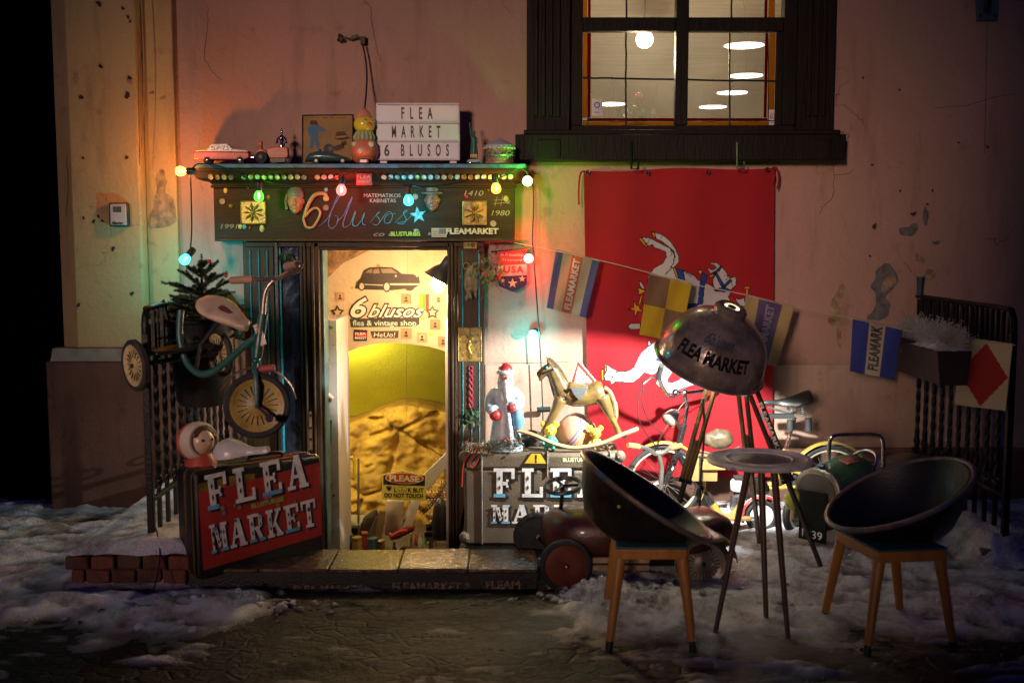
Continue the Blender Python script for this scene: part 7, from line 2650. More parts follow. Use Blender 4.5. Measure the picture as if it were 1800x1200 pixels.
slab_text(mb, 'FLEA', Ft, xa1, P(0, 873, YTR).z, xb1 - xa1, P(0, 822, YTR).z - P(0, 873, YTR).z, gap=.22, z=.002, mi_tint=3)
xa1, xb1 = P(862, 0, YTR).x, P(1085, 0, YTR).x
slab_text(mb, 'MARKET', Ft, xa1, P(0, 919, YTR).z, xb1 - xa1, P(0, 886, YTR).z - P(0, 919, YTR).z, gap=.12, z=.002, mi_tint=3)
mb.build('lettering', ltm, trunk, smooth=False)
mb = MB()
put_text(mb, 'BLUSTURGIS', pixF(1014, 811, YTR - .004), 7 * S(YTR), .002, bold=.04, width=50 * S(YTR))
mb.build('lettering', mat('pale_lime', (.55, .60, .35), .6, bump=0), trunk, smooth=False)
mb = MB()
mb.prism(pixpoly([(932, 795), (952, 795), (966, 819), (915, 819)], YTR - .0045), wallF(YTR - .0045), .002, 1)
mb.prism(pixpoly([(934, 797), (950, 797), (960, 814), (922, 814)], YTR - .0065), wallF(YTR - .0065), .0012, 0)
put_text(mb, '!', pixF(942, 812, YTR - .0078), 13 * S(YTR), .001, bold=.04, mi=1)
mb.build('warning_sticker', [mat('warn_yellow', (.65, .45, .02), .5, bump=0), M_INK], trunk, smooth=False)
TZ = tz1 + .004

# ---- Father Frost figurine
YF2 = -.86
fc_ = V((P(888, 0, YF2).x, YF2, TZ))
k = S(YF2)
t = thing('frost_figurine', 'white bearded winter figurine in a long coat with red mittens and blue sack', 'figurine', fc_)
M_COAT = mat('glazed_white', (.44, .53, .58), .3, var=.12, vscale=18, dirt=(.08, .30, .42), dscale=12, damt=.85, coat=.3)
M_MITT = mat('mitten_red', (.40, .03, .03), .4, dirt=(.12, .3, .4), dscale=16)
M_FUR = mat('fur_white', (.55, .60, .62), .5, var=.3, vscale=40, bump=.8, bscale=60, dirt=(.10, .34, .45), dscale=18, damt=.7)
rb_ = MB()
rb_.lathe([(0, 3 * k), (30 * k, 3 * k), (30 * k, 8 * k), (25 * k, 40 * k), (21 * k, 70 * k), (22 * k, 90 * k), (20 * k, 105 * k), (12 * k, 118 * k), (0, 120 * k)], 28, Matrix.Translation(fc_) @ Matrix.Diagonal((1, .75, 1, 1)))
for sx, pts in ((-1, [(-16, 0, 108), (-27, -4, 92), (-28, -10, 76), (-20, -18, 68)]), (1, [(14, 0, 108), (24, -4, 94), (25, -10, 82), (14, -18, 80)])):
    rb_.tube([fc_ + V((a * k, b * k, c * k)) for a, b, c in pts], [9 * k, 10.5 * k, 9.5 * k, 8 * k], 12)
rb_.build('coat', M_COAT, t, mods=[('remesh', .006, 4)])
MB().ball(fc_ + V((-18 * k, -19 * k, 65 * k)), (10 * k, 8 * k, 10 * k), 14, 10).build('mitten', M_MITT, t)
MB().ball(fc_ + V((11 * k, -20 * k, 78 * k)), (9 * k, 7 * k, 8 * k), 14, 10).build('mitten', M_MITT, t)
for c_ in (fc_ + V((-22 * k, -14 * k, 74 * k)), fc_ + V((17 * k, -15 * k, 84 * k))):
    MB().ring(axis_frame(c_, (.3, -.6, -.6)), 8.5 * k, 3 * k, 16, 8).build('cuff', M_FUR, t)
hd = MB()
hd.ball(fc_ + V((0, -3 * k, 131 * k)), (11.5 * k, 11 * k, 13 * k), 18, 14)
hd.ball(fc_ + V((3 * k, -14 * k, 130 * k)), (3 * k, 3.5 * k, 3 * k), 10, 8)
hd.build('head', mat('figurine_face', (.42, .20, .14), .4, dirt=(.1, .2, .25), dscale=30), t)
bd_ = MB()
bd_.tube([fc_ + V((1 * k, -12 * k, 125 * k)), fc_ + V((1 * k, -18 * k, 112 * k)), fc_ + V((3 * k, -19 * k, 95 * k)), fc_ + V((2 * k, -18 * k, 82 * k))], [9 * k, 13 * k, 9 * k, 3 * k], 14, flat=.7)
for sx in (-1, 1):
    bd_.tube([fc_ + V((sx * 9 * k, -4 * k, 136 * k)), fc_ + V((sx * 10 * k, -9 * k, 122 * k)), fc_ + V((sx * 7 * k, -16 * k, 110 * k))], [3 * k, 5 * k, 6 * k], 10)
    bd_.tube([fc_ + V((2 * k, -15 * k, 126 * k)), fc_ + V((2 * k + sx * 7 * k, -15 * k, 122 * k))], [3 * k, 2 * k], 8)
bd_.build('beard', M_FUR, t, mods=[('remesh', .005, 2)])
MB().lathe([(0, 156 * k), (7 * k, 154 * k), (12 * k, 148 * k), (13 * k, 140 * k), (0, 140 * k)], 20, Matrix.Translation(fc_ + V((0, -2 * k, 0)))).build('hat', MATS['mitten_red'], t)
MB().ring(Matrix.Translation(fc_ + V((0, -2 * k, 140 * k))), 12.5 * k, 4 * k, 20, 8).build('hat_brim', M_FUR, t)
tr_ = MB()
tr_.tube([fc_ + V((2 * k, -17 * k, 84 * k)), fc_ + V((6 * k, -19.5 * k, 60 * k)), fc_ + V((9 * k, -21 * k, 35 * k)), fc_ + V((10 * k, -24 * k, 8 * k))], [3.5 * k, 4.5 * k, 5 * k, 6 * k], 10)
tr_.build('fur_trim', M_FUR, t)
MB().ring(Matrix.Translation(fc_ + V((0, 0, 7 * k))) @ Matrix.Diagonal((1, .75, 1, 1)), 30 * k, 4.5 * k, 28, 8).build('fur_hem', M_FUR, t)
sk = MB()
sk.lathe([(0, -22 * k), (9 * k, -20 * k), (12 * k, -8 * k), (9 * k, 8 * k), (4 * k, 16 * k), (6 * k, 20 * k), (0, 20 * k)], 18, Matrix.Translation(fc_ + V((22 * k, -14 * k, 62 * k))))
sk.build('sack', mat('sack_blue', (.12, .32, .48), .5, var=.3, dirt=(.25, .2, .45), dscale=8), t)
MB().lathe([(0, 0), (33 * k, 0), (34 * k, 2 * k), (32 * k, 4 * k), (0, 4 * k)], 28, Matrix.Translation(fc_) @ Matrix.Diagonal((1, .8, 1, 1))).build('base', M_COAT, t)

# ---- evergreen garland with red berries at the trunk's left end
gc = P(862, 783, -.96)
t = thing('evergreen_garland', 'frosted evergreen garland with red berries over the left corner of the trunk', 'garland', (gc.x, gc.y, TZ))
rnd = random.Random(77)
gm = MB()
for i in range(1500):
    u = rnd.random()
    p = P(816 + 100 * u, 782 + 5 * math.sin(u * 6), -.97 + .04 * math.sin(u * 9)) + V((rnd.gauss(0, .012), rnd.gauss(0, .018), rnd.gauss(0, .013)))
    d = V((rnd.gauss(0, 1), rnd.gauss(0, 1), rnd.gauss(0, .8))).normalized() * rnd.uniform(.018, .034)
    wv_ = d.cross(V((rnd.random(), rnd.random(), 1))).normalized() * .0016
    gm.add([p - wv_, p + wv_, p + d], [(0, 1, 2)], 0 if rnd.random() < .7 else 1)
gm.build('needles', [M_NEED, mat('frost_grey', (.30, .32, .32), .8)], t, smooth=False)
gb = MB()
for i in range(26):
    u = rnd.random()
    gb.ball(P(820 + 92 * u, 781 + 5 * math.sin(u * 6), -.99) + V((rnd.gauss(0, .01), rnd.gauss(0, .012), rnd.gauss(.004, .013))), .005, 8, 6)
gb.build('berries', M_BERRY, t, kind='stuff')
MB().tube(catmull([P(843, 783, -1.0), P(835, 800, -.985), P(825, 815, -.98), P(832, 821, -.98), P(841, 806, -.98)], 6), .004, 6).build('red_wire', mat('red_wire', (.42, .04, .02), .5), t)
MB().tube(catmull([P(830, 790, -.98), P(815, 815, -.98), P(812, 855, -.98)], 6), .0045, 6).build('red_wire', MATS['red_wire'], t)

# ---- rocking horse
YH = -.83
kh = S(YH)
hc = P(1020, 800, YH)
hz = thing('rocking_horse', 'worn golden brown rocking horse on pale wooden rockers on top of the trunk', 'rocking horse', (hc.x, YH, TZ))
M_HORSE = mat('horse_varnish', (.11, .072, .022), .28, var=.35, vscale=12, dirt=(.06, .035, .015), dscale=9, damt=.7, coat=.5)
def hp(px, py, dy=0.0):
    return P(px, py, YH + dy) + V((0, 0, .034))
hb = MB()
hb.tube([hp(996, 700), hp(1010, 704), hp(1032, 705), hp(1050, 700), hp(1061, 697)], [21 * kh, 22 * kh, 20 * kh, 21.5 * kh, 17 * kh], 18)
hb.tube([hp(992, 706), hp(984, 690), hp(976, 672), hp(970, 658)], [20 * kh, 17 * kh, 13.5 * kh, 11.5 * kh], 14)
hb.tube([hp(973, 655), hp(962, 661), hp(950, 667), hp(944, 671)], [12 * kh, 10.5 * kh, 7.5 * kh, 6 * kh], 14)
hb.tube([hp(953, 672), hp(949, 680)], [5 * kh, 3 * kh], 10)
for sx in (-1, 1):
    hb.tube([hp(966, 650, sx * 6 * kh), hp(960, 637, sx * 7 * kh)], [4.5 * kh, 1.2 * kh], 8)
    hb.tube([hp(985, 712, sx * 9 * kh), hp(975, 735, sx * 11 * kh), hp(962, 757, sx * 12 * kh), hp(953, 772, sx * 12 * kh), hp(948, 780, sx * 12 * kh)], [12 * kh, 8.5 * kh, 6 * kh, 5 * kh, 6.5 * kh], 10)
    hb.tube([hp(1058, 708, sx * 9 * kh), hp(1068, 730, sx * 11 * kh), hp(1074, 744, sx * 12 * kh), hp(1084, 762, sx * 12 * kh), hp(1089, 776, sx * 12 * kh)], [14 * kh, 10 * kh, 6.5 * kh, 5.2 * kh, 7 * kh], 10)
hb.build('body', M_HORSE, hz, mods=[('remesh', .006, 4)])
mn = MB()
for i in range(26):
    u = i / 25
    p = hp(964 + 33 * u, 641 + 44 * u * u + 10 * u, 0)
    mn.tube([p, p + V((.012 + .01 * u, -.012, -.012)), p + V((.008, -.022, -.045))], [.008, .008, .003], 6)
mn.build('mane', mat('horse_mane', (.06, .04, .02), .6, bump=.6), hz)
MB().tube(catmull([hp(1062, 692), hp(1072, 700), hp(1080, 720), hp(1082, 742), hp(1078, 760)], 5), [4 * kh] * 10 + [5 * kh] * 6 + [4 * kh] * 4 + [1.5 * kh], 8).build('tail', mat('horse_tail', (.14, .10, .04), .5, bump=.5), hz)
sdl = MB()
sdl.prism(pixpoly([(1002, 680), (1034, 679), (1028, 692), (1018, 704), (1008, 693)], YH - 23.5 * kh), wallF(YH - 23 * kh), .006)
sdl.build('saddle_cloth', mat('saddle_cloth', (.07, .075, .07), .6, var=.3, dirt=(.03, .12, .18), dscale=12), hz, bevel=.002)
MB().ball(hp(961, 657, -10.5 * kh), .007, 10, 8).build('eye', mat('eye_blue', (.05, .35, .45), .2), hz)
MB().ball(hp(974, 660, -11.5 * kh), .007, 10, 8).build('eye', MATS['eye_blue'], hz)
br = MB()
br.tube([hp(957, 667, -10 * kh), hp(972, 661, -12.5 * kh)], .005, 6)
br.tube([hp(948, 673, -7 * kh), hp(953, 664, -9 * kh)], .004, 6)
br.build('bridle', M_INK, hz)
M_ROCKER = mat('rocker_wood', (.33, .25, .12), .5, var=.3, vscale=14, dirt=(.12, .09, .05), dscale=8)
for sx in (-1, 1):
    pts = catmull([*[hp(a_, b_, sx * .085) for a_, b_ in ((911, 767), (940, 776), (970, 789), (1000, 797), (1025, 796.5), (1060, 789), (1090, 776), (1122, 764))]], 5)
    MB().tube(pts, .0185, 8, flat=.65).build('rocker', M_ROCKER, hz)
MB().tube([hp(1098, 778, -.06), hp(1098, 778, .06)], .012, 8).build('cross_bar', M_ROCKER, hz)
MB().tube([hp(945, 782, -.06), hp(945, 782, .06)], .012, 8).build('cross_bar', M_ROCKER, hz)

# ---- small triangular railway warning sign behind the saddle
YV = YH + .01
t = thing('road_sign', 'small triangular red rimmed road sign standing on the rocking horse saddle', 'road sign', P(1020, 682, YV))
Fs_ = [(1016, 631), (1053, 675), (1000, 679)]
def tri_round(pts, y, r):
    c = [(sum(p[0] for p in pts) / 3, sum(p[1] for p in pts) / 3)] [0]
    out = []
    for p in pts:
        for q in pts:
            if q is not p:
                out.append((p[0] + (q[0] - p[0]) * r, p[1] + (q[1] - p[1]) * r))
    # order the six corners round the centre
    out.sort(key=lambda q: math.atan2(q[1] - c[1], q[0] - c[0]))
    return out
MB().prism(pixpoly(tri_round(Fs_, YV, .06), YV), wallF(YV), .006).build('plate', mat('sign_plate_white', (.50, .48, .46), .4, bump=0), t, smooth=False)
rm_ = MB()
o1 = pixpoly([(1016, 634), (1050, 674), (1002.5, 677.5)], YV - .006)
i1 = pixpoly([(1016.6, 643), (1042, 671.5), (1009, 673.5)], YV - .006)
Fv = wallF(YV - .006)
for i in range(3):
    j = (i + 1) % 3
    rm_.add([Fv @ V((*o1[i], .001)), Fv @ V((*o1[j], .001)), Fv @ V((*i1[j], .001)), Fv @ V((*i1[i], .001))], [(0, 1, 2, 3)])
rm_.build('red_border', mat('sign_border', (.34, .02, .01), .4, bump=0), t, smooth=False)
pk = MB()
pk.prism(pixpoly([(1010, 668), (1033, 663), (1033, 665), (1010, 670)], YV), wallF(YV - .006), .001)
for px in (1014, 1018, 1023, 1028, 1031):
    pk.tube([P(px, 667 - (px - 1014) * .22, YV - .0072), P(px, 660 - (px - 1014) * .1, YV - .0072)], .001, 4)
pk.tube([P(1013, 661, YV - .0072), P(1031, 659, YV - .0072)], .001, 4)
pk.tube([P(1018, 655, YV - .0072), P(1026, 655, YV - .0072)], .001, 4)
for px in (1013, 1017, 1026, 1030):
    pk.ball(P(px, 671, YV - .0072), .002, 6, 5)
pk.build('pictogram', M_INK, t, smooth=False)

# ---- peach coloured bouncing ball with blue rings
bc = P(1016, 762, -.75)
t = thing('play_ball', 'peach coloured pear shaped toy ball with blue rings under the rocking horse', 'ball', V((bc.x, bc.y, TZ)))
Fq = axis_frame(bc + V((-.015, 0, 0)), (-.75, -.35, .55))
rs_ = (bc.z - TZ)
MB().lathe([(0, -.15), (.045, -.138), (.085, -.10), (.108, -.05), (.113, 0), (.105, .04), (.085, .075), (.045, .098), (0, .105)], 32, Fq).build('shell', mat('peach_rubber', (.48, .25, .16), .4, var=.08, dirt=(.5, .2, .12), dscale=5, damt=.4), t)
MB().ring(Fq @ Matrix.Translation((0, 0, .034)), .108, .0035, 36, 6).build('ring', mat('ring_blue', (.12, .16, .40), .5), t)
MB().ring(Fq @ Matrix.Translation((0, 0, .050)), .102, .0035, 36, 6).build('ring', MATS['ring_blue'], t)
MB().ring(Fq @ Matrix.Translation((0, 0, .012)), .113, .003, 36, 6).build('ring', M_YEL2, t)
# ---- two rubber bears
def rubber_bear(c, k, m_h, m_b, label, turn=0):
    t = thing('rubber_bear', label, 'toy', c, 'small rubber toys under the rocking horse')
    h = MB()
    h.ball(c + V((0, 0, 26 * k)), (9 * k, 8 * k, 8.5 * k), 16, 12)
    h.ball(c + V((0, -7 * k, 24 * k)), (3.6 * k, 3 * k, 2.8 * k), 10, 8)
    for sx in (-1, 1):
        h.ball(c + V((sx * 8 * k, 0, 34 * k)), (4.6 * k, 2.6 * k, 4.6 * k), 12, 8)
    h.build('head', m_h, t, mods=[('remesh', .0022, 2)])
    e = MB()
    for sx in (-1, 1):
        e.ball(c + V((sx * 3.2 * k, -7.6 * k, 28 * k)), 1.0 * k, 8, 6)
    e.ball(c + V((0, -9.6 * k, 25 * k)), 1.1 * k, 8, 6)
    e.build('features', M_INK, t)
    b = MB()
    b.lathe([(0, 5 * k), (7 * k, 5 * k), (7.5 * k, 10 * k), (5.5 * k, 17 * k), (3 * k, 20 * k), (0, 20 * k)], 16, Matrix.Translation(c))
    for sx in (-1, 1):
        b.tube([c + V((sx * 5 * k, 0, 16 * k)), c + V((sx * 9 * k, -1 * k, 11 * k)), c + V((sx * 8 * k, -3 * k, 7 * k))], [2.6 * k, 2.4 * k, 2.2 * k], 8)
        b.tube([c + V((sx * 4 * k, 0, 7 * k)), c + V((sx * 4.5 * k, -1 * k, .5 * k)), c + V((sx * 5 * k, -4 * k, 1.6 * k))], [3 * k, 2.6 * k, 2 * k], 8)
    b.build('body', m_b, t, mods=[('remesh', .0022, 2)])
rubber_bear(V((P(969, 0, -.865).x, -.865, TZ)), S(-.865) * 1.35, M_YEL2, mat('rubber_green', (.02, .32, .22), .4, bump=0), 'little yellow and green rubber bear below the horse\'s forelegs')
rubber_bear(V((P(1052, 0, -.865).x, -.865, TZ)), S(-.865) * 1.15, M_YEL2, mat('rubber_lemon', (.40, .32, .04), .4, bump=0), 'little all-yellow rubber bear at the right of the peach ball')
# dark lump of cloth behind the figurines
mb = MB()
mb.tube(catmull([P(905, 780, -.72), P(930, 770, -.72), P(950, 775, -.72)], 4), [.035] * 4 + [.05] * 4 + [.03], 10)
o = mb.build('dark_cloth', mat('dark_felt', (.035, .032, .03), .9), None, mods=[('remesh', .01, 4)])
tag(o, 'crumpled dark cloth on the trunk behind the figurine', 'cloth')

# ================================================================== BICYCLE BY THE WALL
YBK = -.42
kb_ = S(YBK)
bike = thing('bicycle', 'small yellow and black bicycle with sprung saddle leaning by the wall', 'bicycle', P(1310, 940, YBK))
M_BYEL = mat('bike_yellow', (.34, .25, .045), .35, coat=.4, dirt=(.22, .15, .06), dscale=10, damt=.5)
M_BBLK = mat('bike_black', (.014, .014, .015), .25, coat=.5)
FW, RW = P(1166, 880, YBK), P(1458, 874, YBK)
rw_ = .225
FW.z = RW.z = rw_ + .0
def bike_wheel(c, r, par, tyre=.017, spokes=28):
    F = axis_frame(c, (0, -1, 0))
    w_ = MB().ring(F, r - tyre, tyre, 56, 10).build('wheel', M_RUBBER, par)
    MB().lathe([(r - tyre * 2.2, -.011), (r - tyre * 1.6, -.013), (r - tyre * 1.6, .013), (r - tyre * 2.2, .011), (r - tyre * 2.2, -.011)], 56, F).build('rim', mat('rim_cream', (.50, .44, .30), .35), w_)
    sp = MB()
    for i in range(spokes):
        q = 2 * math.pi * i / spokes
        sg = 1 if i % 2 else -1
        sp.tube([F @ V((.018 * math.cos(q + .5 * sg), .018 * math.sin(q + .5 * sg), .02 * sg)), F @ V(((r - tyre * 2.2) * math.cos(q), (r - tyre * 2.2) * math.sin(q), 0))], .0013, 4, caps=False)
    sp.build('spokes', M_CHROME, w_)
    MB().tube([F @ V((0, 0, -.045)), F @ V((0, 0, .045))], .018, 12).build('hub', M_CHROME, w_)
    return w_
bike_wheel(FW, rw_, bike)
bike_wheel(RW, rw_, bike)
def mudguard(c, r, a0, a1, m, par, half=.028, y_ax=(0, -1, 0), name='mudguard'):
    F = axis_frame(c, y_ax)
    arcs = []
    for i in range(33):
        q = R(a0) + R(a1 - a0) * i / 32
        d = V((math.cos(q), 0, math.sin(q)))
        arcs.append([c + d * (r + .010 * (1 - (k_ / 3 - 1) ** 2)) + V((0, half * (k_ / 3 - 1), 0)) for k_ in range(7)])
    mb = MB()
    mb.loft(arcs, caps=False, closed=False)
    return mb.build(name, m, par, mods=[('solid', .003)])
mudguard(FW, rw_ + .012, -25, 120, M_BYEL, bike)
mudguard(RW, rw_ + .012, 10, 205, M_BYEL, bike)
BB = P(1322, 925, YBK); BB.z = .19
HT, HB = P(1203, 745, YBK), P(1185, 812, YBK)
ST, SB = P(1395, 735, YBK), None
MB().tube([HT, HB], .019, 12).build('head_tube', M_BBLK, bike)
MB().tube(catmull([P(1192, 795, YBK), P(1222, 845, YBK), P(1252, 885, YBK)], 5), .020, 12).build('down_tube', M_BBLK, bike)
MB().tube(catmull([P(1252, 885, YBK), P(1280, 912, YBK), BB], 5), .0225, 12).build('down_tube', M_BYEL, bike)
MB().tube([BB, P(1362, 850, YBK), P(1382, 790, YBK)], .0215, 12).build('seat_tube', M_BYEL, bike)
MB().tube([P(1380, 792, YBK), P(1397, 733, YBK)], .012, 10).build('seat_post', M_CHROME, bike)
for dy in (-.05, .05):
    MB().tube([BB + V((0, dy * .5, 0)), RW + V((0, dy, 0))], .010, 8).build('chain_stay', M_BYEL, bike)
    MB().tube([P(1372, 820, YBK) + V((0, dy * .3, 0)), RW + V((0, dy, 0))], .009, 8).build('seat_stay', M_BYEL, bike)
    MB().tube(catmull([HB + V((0, dy * .4, 0)), HB.lerp(FW, .35) + V((0, dy, 0)), FW + V((-.0, dy, 0))], 5), .011, 8).build('fork_blade', M_BBLK, bike)
MB().tube([HT, P(1208, 712, YBK), P(1203, 694, YBK)], .013, 10).build('stem', M_CHROME, bike)
hbp = catmull([P(1158, 662, YBK - .27), P(1164, 680, YBK - .20), P(1178, 697, YBK - .10), P(1194, 690, YBK - .02), P(1208, 690, YBK + .04), P(1240, 686, YBK + .12), P(1262, 680, YBK + .20)], 6)
MB().tube(hbp, .011, 10).build('handlebar', M_CHROME, bike)
MB().tube([P(1157, 664, YBK - .27), P(1163, 642, YBK - .34)], .016, 10).build('grip', M_RUBBER, bike)
mb = MB()
mb.tube([P(1158, 662, YBK - .27), P(1145, 663, YBK - .30), P(1130, 675, YBK - .33)], .006, 8)
mb.ball(P(1158, 664, YBK - .27), .016, 10, 8)
mb.build('brake_lever', M_CHROME, bike)
for i, pts in enumerate(([(1130, 676, -.33), (1122, 700, -.32), (1124, 740, -.30), (1150, 780, -.2), (1176, 800, -.1)], [(1131, 678, -.33), (1129, 710, -.30), (1145, 745, -.22), (1178, 772, -.1), (1195, 790, -.02)], [(1240, 686, .05), (1215, 700, .0), (1196, 715, -.03), (1160, 770, -.06), (1160, 800, -.05)])):
    MB().tube(catmull([P(a, b, YBK + c) for a, b, c in pts], 6), .003, 6).build('brake_cable', M_CABLE, bike)
# bell pair and lamp
mb = MB()
for px in (1187, 1203):
    mb.lathe([(0, .022), (.010, .020), (.018, .012), (.021, 0), (0, 0)], 16, axis_frame(P(px, 690, YBK - .03), (0, -.3, 1)))
mb.build('bell', M_CHROME, bike)
lc = P(1178, 736, YBK - .06)
Fl = axis_frame(lc, (-.62, -.62, -.42))
MB().lathe([(0, -.075), (.02, -.072), (.040, -.045), (.048, -.005), (.048, .012), (.044, .014)], 24, Fl).build('headlamp', M_CHROME, bike)
MB().lathe([(.044, .010), (.030, .016), (0, .019)], 24, Fl).build('headlamp_glass', mat('lamp_glass', (.40, .38, .30), .1, var=.3), bike)
MB().tube([lc + V((.02, .02, .0)), P(1196, 752, YBK)], .010, 8).build('lamp_bracket', M_BBLK, bike)
dy_ = P(1152, 852, YBK - .05)
MB().lathe([(0, -.05), (.02, -.05), (.026, -.03), (.026, .03), (.014, .045), (0, .05)], 16, axis_frame(dy_, (.9, 0, .2))).build('dynamo', M_CHROME, bike)
# saddle
def saddle(c0, c1, par, m, springs=True, wmax=.085):
    ax = c1 - c0; L = ax.length; ax.normalize()
    up = V((0, 0, 1)); up = (up - ax * up.dot(ax)).normalized(); sd = ax.cross(up)
    rings = []
    for i in range(17):
        u = i / 16          # 0 nose, 1 tail
        w_ = .016 + (wmax - .016) * sm(u, .25, .85)
        if u < .05: w_ *= .7
        if u > .94: w_ *= .88
        lift = .020 * sm(u, .55, 1.0) - .006 * math.sin(math.pi * u)
        base = c0 + ax * (L * u) + up * lift
        th = .016 + .014 * sm(u, .2, .8)
        rings.append([base + sd * (w_ * math.cos(q)) + up * (th * math.sin(q) - .022 * math.cos(q) ** 2 * sm(u, .1, .5)) for q in [2 * math.pi * k_ / 18 for k_ in range(18)]])
    so_ = MB().loft(rings).build('saddle', m, par)
    if springs:
        for sg in (-1, 1):
            mb = MB()
            p = c0 + ax * (L * .80) + sd * (wmax * .62 * sg) - up * .028
            mb.tube([p + V((.014 * math.cos(q * .9), .014 * math.sin(q * .9), -.0017 * q)) for q in range(38)], .0028, 5)
            mb.build('spring', M_STEEL, so_)
            mb = MB()
            p2 = c0 + ax * (L * .58) + sd * (wmax * .4 * sg) - up * .02
            mb.tube([p2 + V((.011 * math.cos(q * .9), .011 * math.sin(q * .9), -.0012 * q)) for q in range(36)], .0025, 5)
            mb.build('spring', M_STEEL, so_)
        MB().tube([c0 + ax * L * .1 - up * .03, c0 + ax * L * .45 - up * .065, c0 + ax * L * .85 - up * .085], .008, 6).build('rail', M_STEEL, so_)
    return so_
M_SADL = mat('saddle_leather', (.020, .022, .021), .4, var=.3)
saddle(P(1341, 708, YBK), P(1424, 700, YBK), bike, M_SADL)
mb = MB()
mb.bx(P(1350, 0, YBK).x, P(1413, 0, YBK).x, YBK - .02, YBK + .02, P(0, 735, YBK).z, P(0, 727, YBK).z)
mb.tube([P(1421, 735, YBK - .03), P(1421, 757, YBK - .03)], .020, 12)
mb.tube([P(1389, 738, YBK - .02), P(1389, 757, YBK - .02)], .020, 12)
mb.build('saddle_frame', mat('saddle_iron', (.05, .06, .06), .4, metal=.5), bike)
# crank and chain guard
MB().lathe([(0, .006), (.075, .006), (.085, 0), (.075, -.006), (0, -.006)], 28, axis_frame(BB + V((0, -.055, 0)), (0, -1, 0))).build('chain_wheel', M_CHROME, bike)
mb = MB()
mb.tube([BB + V((0, -.07, 0)), BB + V((-.10, -.075, .09))], .010, 8)
mb.tube([BB + V((0, .07, 0)), BB + V((.10, .075, -.09))], .010, 8)
mb.build('crank', M_CHROME, bike)
MB().box(BB + V((-.10, -.115, .09)), (.075, .06, .022)).build('pedal', M_RUBBER, bike, bevel=.004)
MB().box(BB + V((.10, .115, -.09)), (.075, .06, .022)).build('pedal', M_RUBBER, bike, bevel=.004)
# satchel and box strapped to the frame
M_CANV = mat('waxed_canvas', (.085, .062, .034), .5, var=.3, vscale=14, bump=.5, bscale=30)
t = thing('canvas_bag', 'crumpled olive canvas bag tied on the bicycle frame', 'bag', P(1262, 790, YBK))
mb = MB()
cc = P(1262, 772, YBK - .03)
mb.ball(cc, (.085, .05, .055), 28, 18)
for v_ in mb.v:
    n_ = noise.fractal(v_ * 16, 1, 2, 3)
    v_ += (v_ - cc).normalized() * .018 * n_
mb.build('sack', M_CANV, t)
MB().tube([P(1222, 790, YBK - .06), P(1262, 800, YBK - .085), P(1300, 785, YBK - .06)], .006, 6).build('strap', M_BAG, t)
t = thing('wooden_box', 'yellowish wooden box strapped under the canvas bag on the bicycle', 'box', P(1245, 845, YBK))
a, b = P(1212, 846, YBK - .11), P(1262, 800, YBK - .11)
M_BOXY = mat('box_straw', (.26, .17, .055), .6, var=.25, dirt=(.2, .12, .05), dscale=8)
MB().bx(a.x, b.x, YBK - .11, YBK - .03, a.z, b.z).build('case', M_BOXY, t, bevel=.004)
a, b = P(1232, 826, YBK - .13), P(1276, 812, YBK - .13)
MB().bx(a.x, b.x, YBK - .13, YBK - .111, a.z, b.z).build('drawer', M_BOXY, t, bevel=.003)
MB().bx(P(1236, 0, YBK).x, P(1244, 0, YBK).x, YBK - .118, YBK - .1105, P(0, 845, YBK - .11).z, P(0, 800, YBK - .11).z).build('strap', M_BAG, t)

# lantern / tin standing behind
lp_ = P(1301, 915, -.30)
t = thing('lantern', 'old tin lantern with white lid standing on the ground behind the table', 'lantern', (lp_.x, lp_.y, 0))
lx, ly = lp_.x, lp_.y
k = S(-.3)
ztop_ = P(0, 842, -.3).z
MB().lathe([(0, ztop_), (.055, ztop_ - .003), (.063, ztop_ - .015), (.063, ztop_ - .06), (.06, ztop_ - .065), (0, ztop_ - .065)], 24, Matrix.Translation((lx, ly, 0))).build('lid', M_WHITE, t)
for i in range(4):
    q = i * math.pi / 2 + .6
    MB().tube([V((lx + .052 * math.cos(q), ly + .052 * math.sin(q), .02)), V((lx + .052 * math.cos(q), ly + .052 * math.sin(q), ztop_ - .06))], .004, 6).build('rod', M_IRON, t)
MB().lathe([(0, .02), (.06, .02), (.065, .04), (.06, .12), (.045, .135), (0, .135)], 24, Matrix.Translation((lx, ly, 0))).build('tank', M_STEEL, t)
MB().lathe([(.035, .135), (.042, .17), (.042, ztop_ - .09), (.035, ztop_ - .066)], 20, Matrix.Translation((lx, ly, 0))).build('chimney_glass', glass('lantern_glass', (.8, .85, .8), .2, .05), t)

# ================================================================== CHILD'S SCOOTER WITH WOODEN GRIPS
YSC = -.68
sc2 = thing('scooter', 'child\'s grey scooter with wooden grips and a red rear mudguard', 'scooter', P(1240, 960, YSC))
M_GTUB = mat('bare_tube', (.33, .31, .27), .35, metal=.8, var=.3, dirt=(.1, .2, .22), dscale=16, damt=.4)
rs = .095
SF = P(1158, 930, YSC); SF.z = rs
SR = P(1338, 930, YSC); SR.z = rs
MB().tube(catmull([P(1118, 784, YSC - .08), P(1138, 788, YSC - .05), P(1152, 797, YSC - .01), P(1166, 795, YSC + .01), P(1180, 786, YSC + .06), P(1196, 783, YSC + .10)], 5), .012, 10).build('handlebar', M_GTUB, sc2)
M_WGRIP = mat('wood_grip', (.40, .22, .07), .5)
MB().tube([P(1104, 782, YSC - .11), P(1122, 785, YSC - .07)], [.015, .018], 12).build('grip', M_WGRIP, sc2)
MB().tube([P(1178, 787, YSC + .05), P(1197, 783, YSC + .10)], [.018, .016], 12).build('grip', M_WGRIP, sc2)
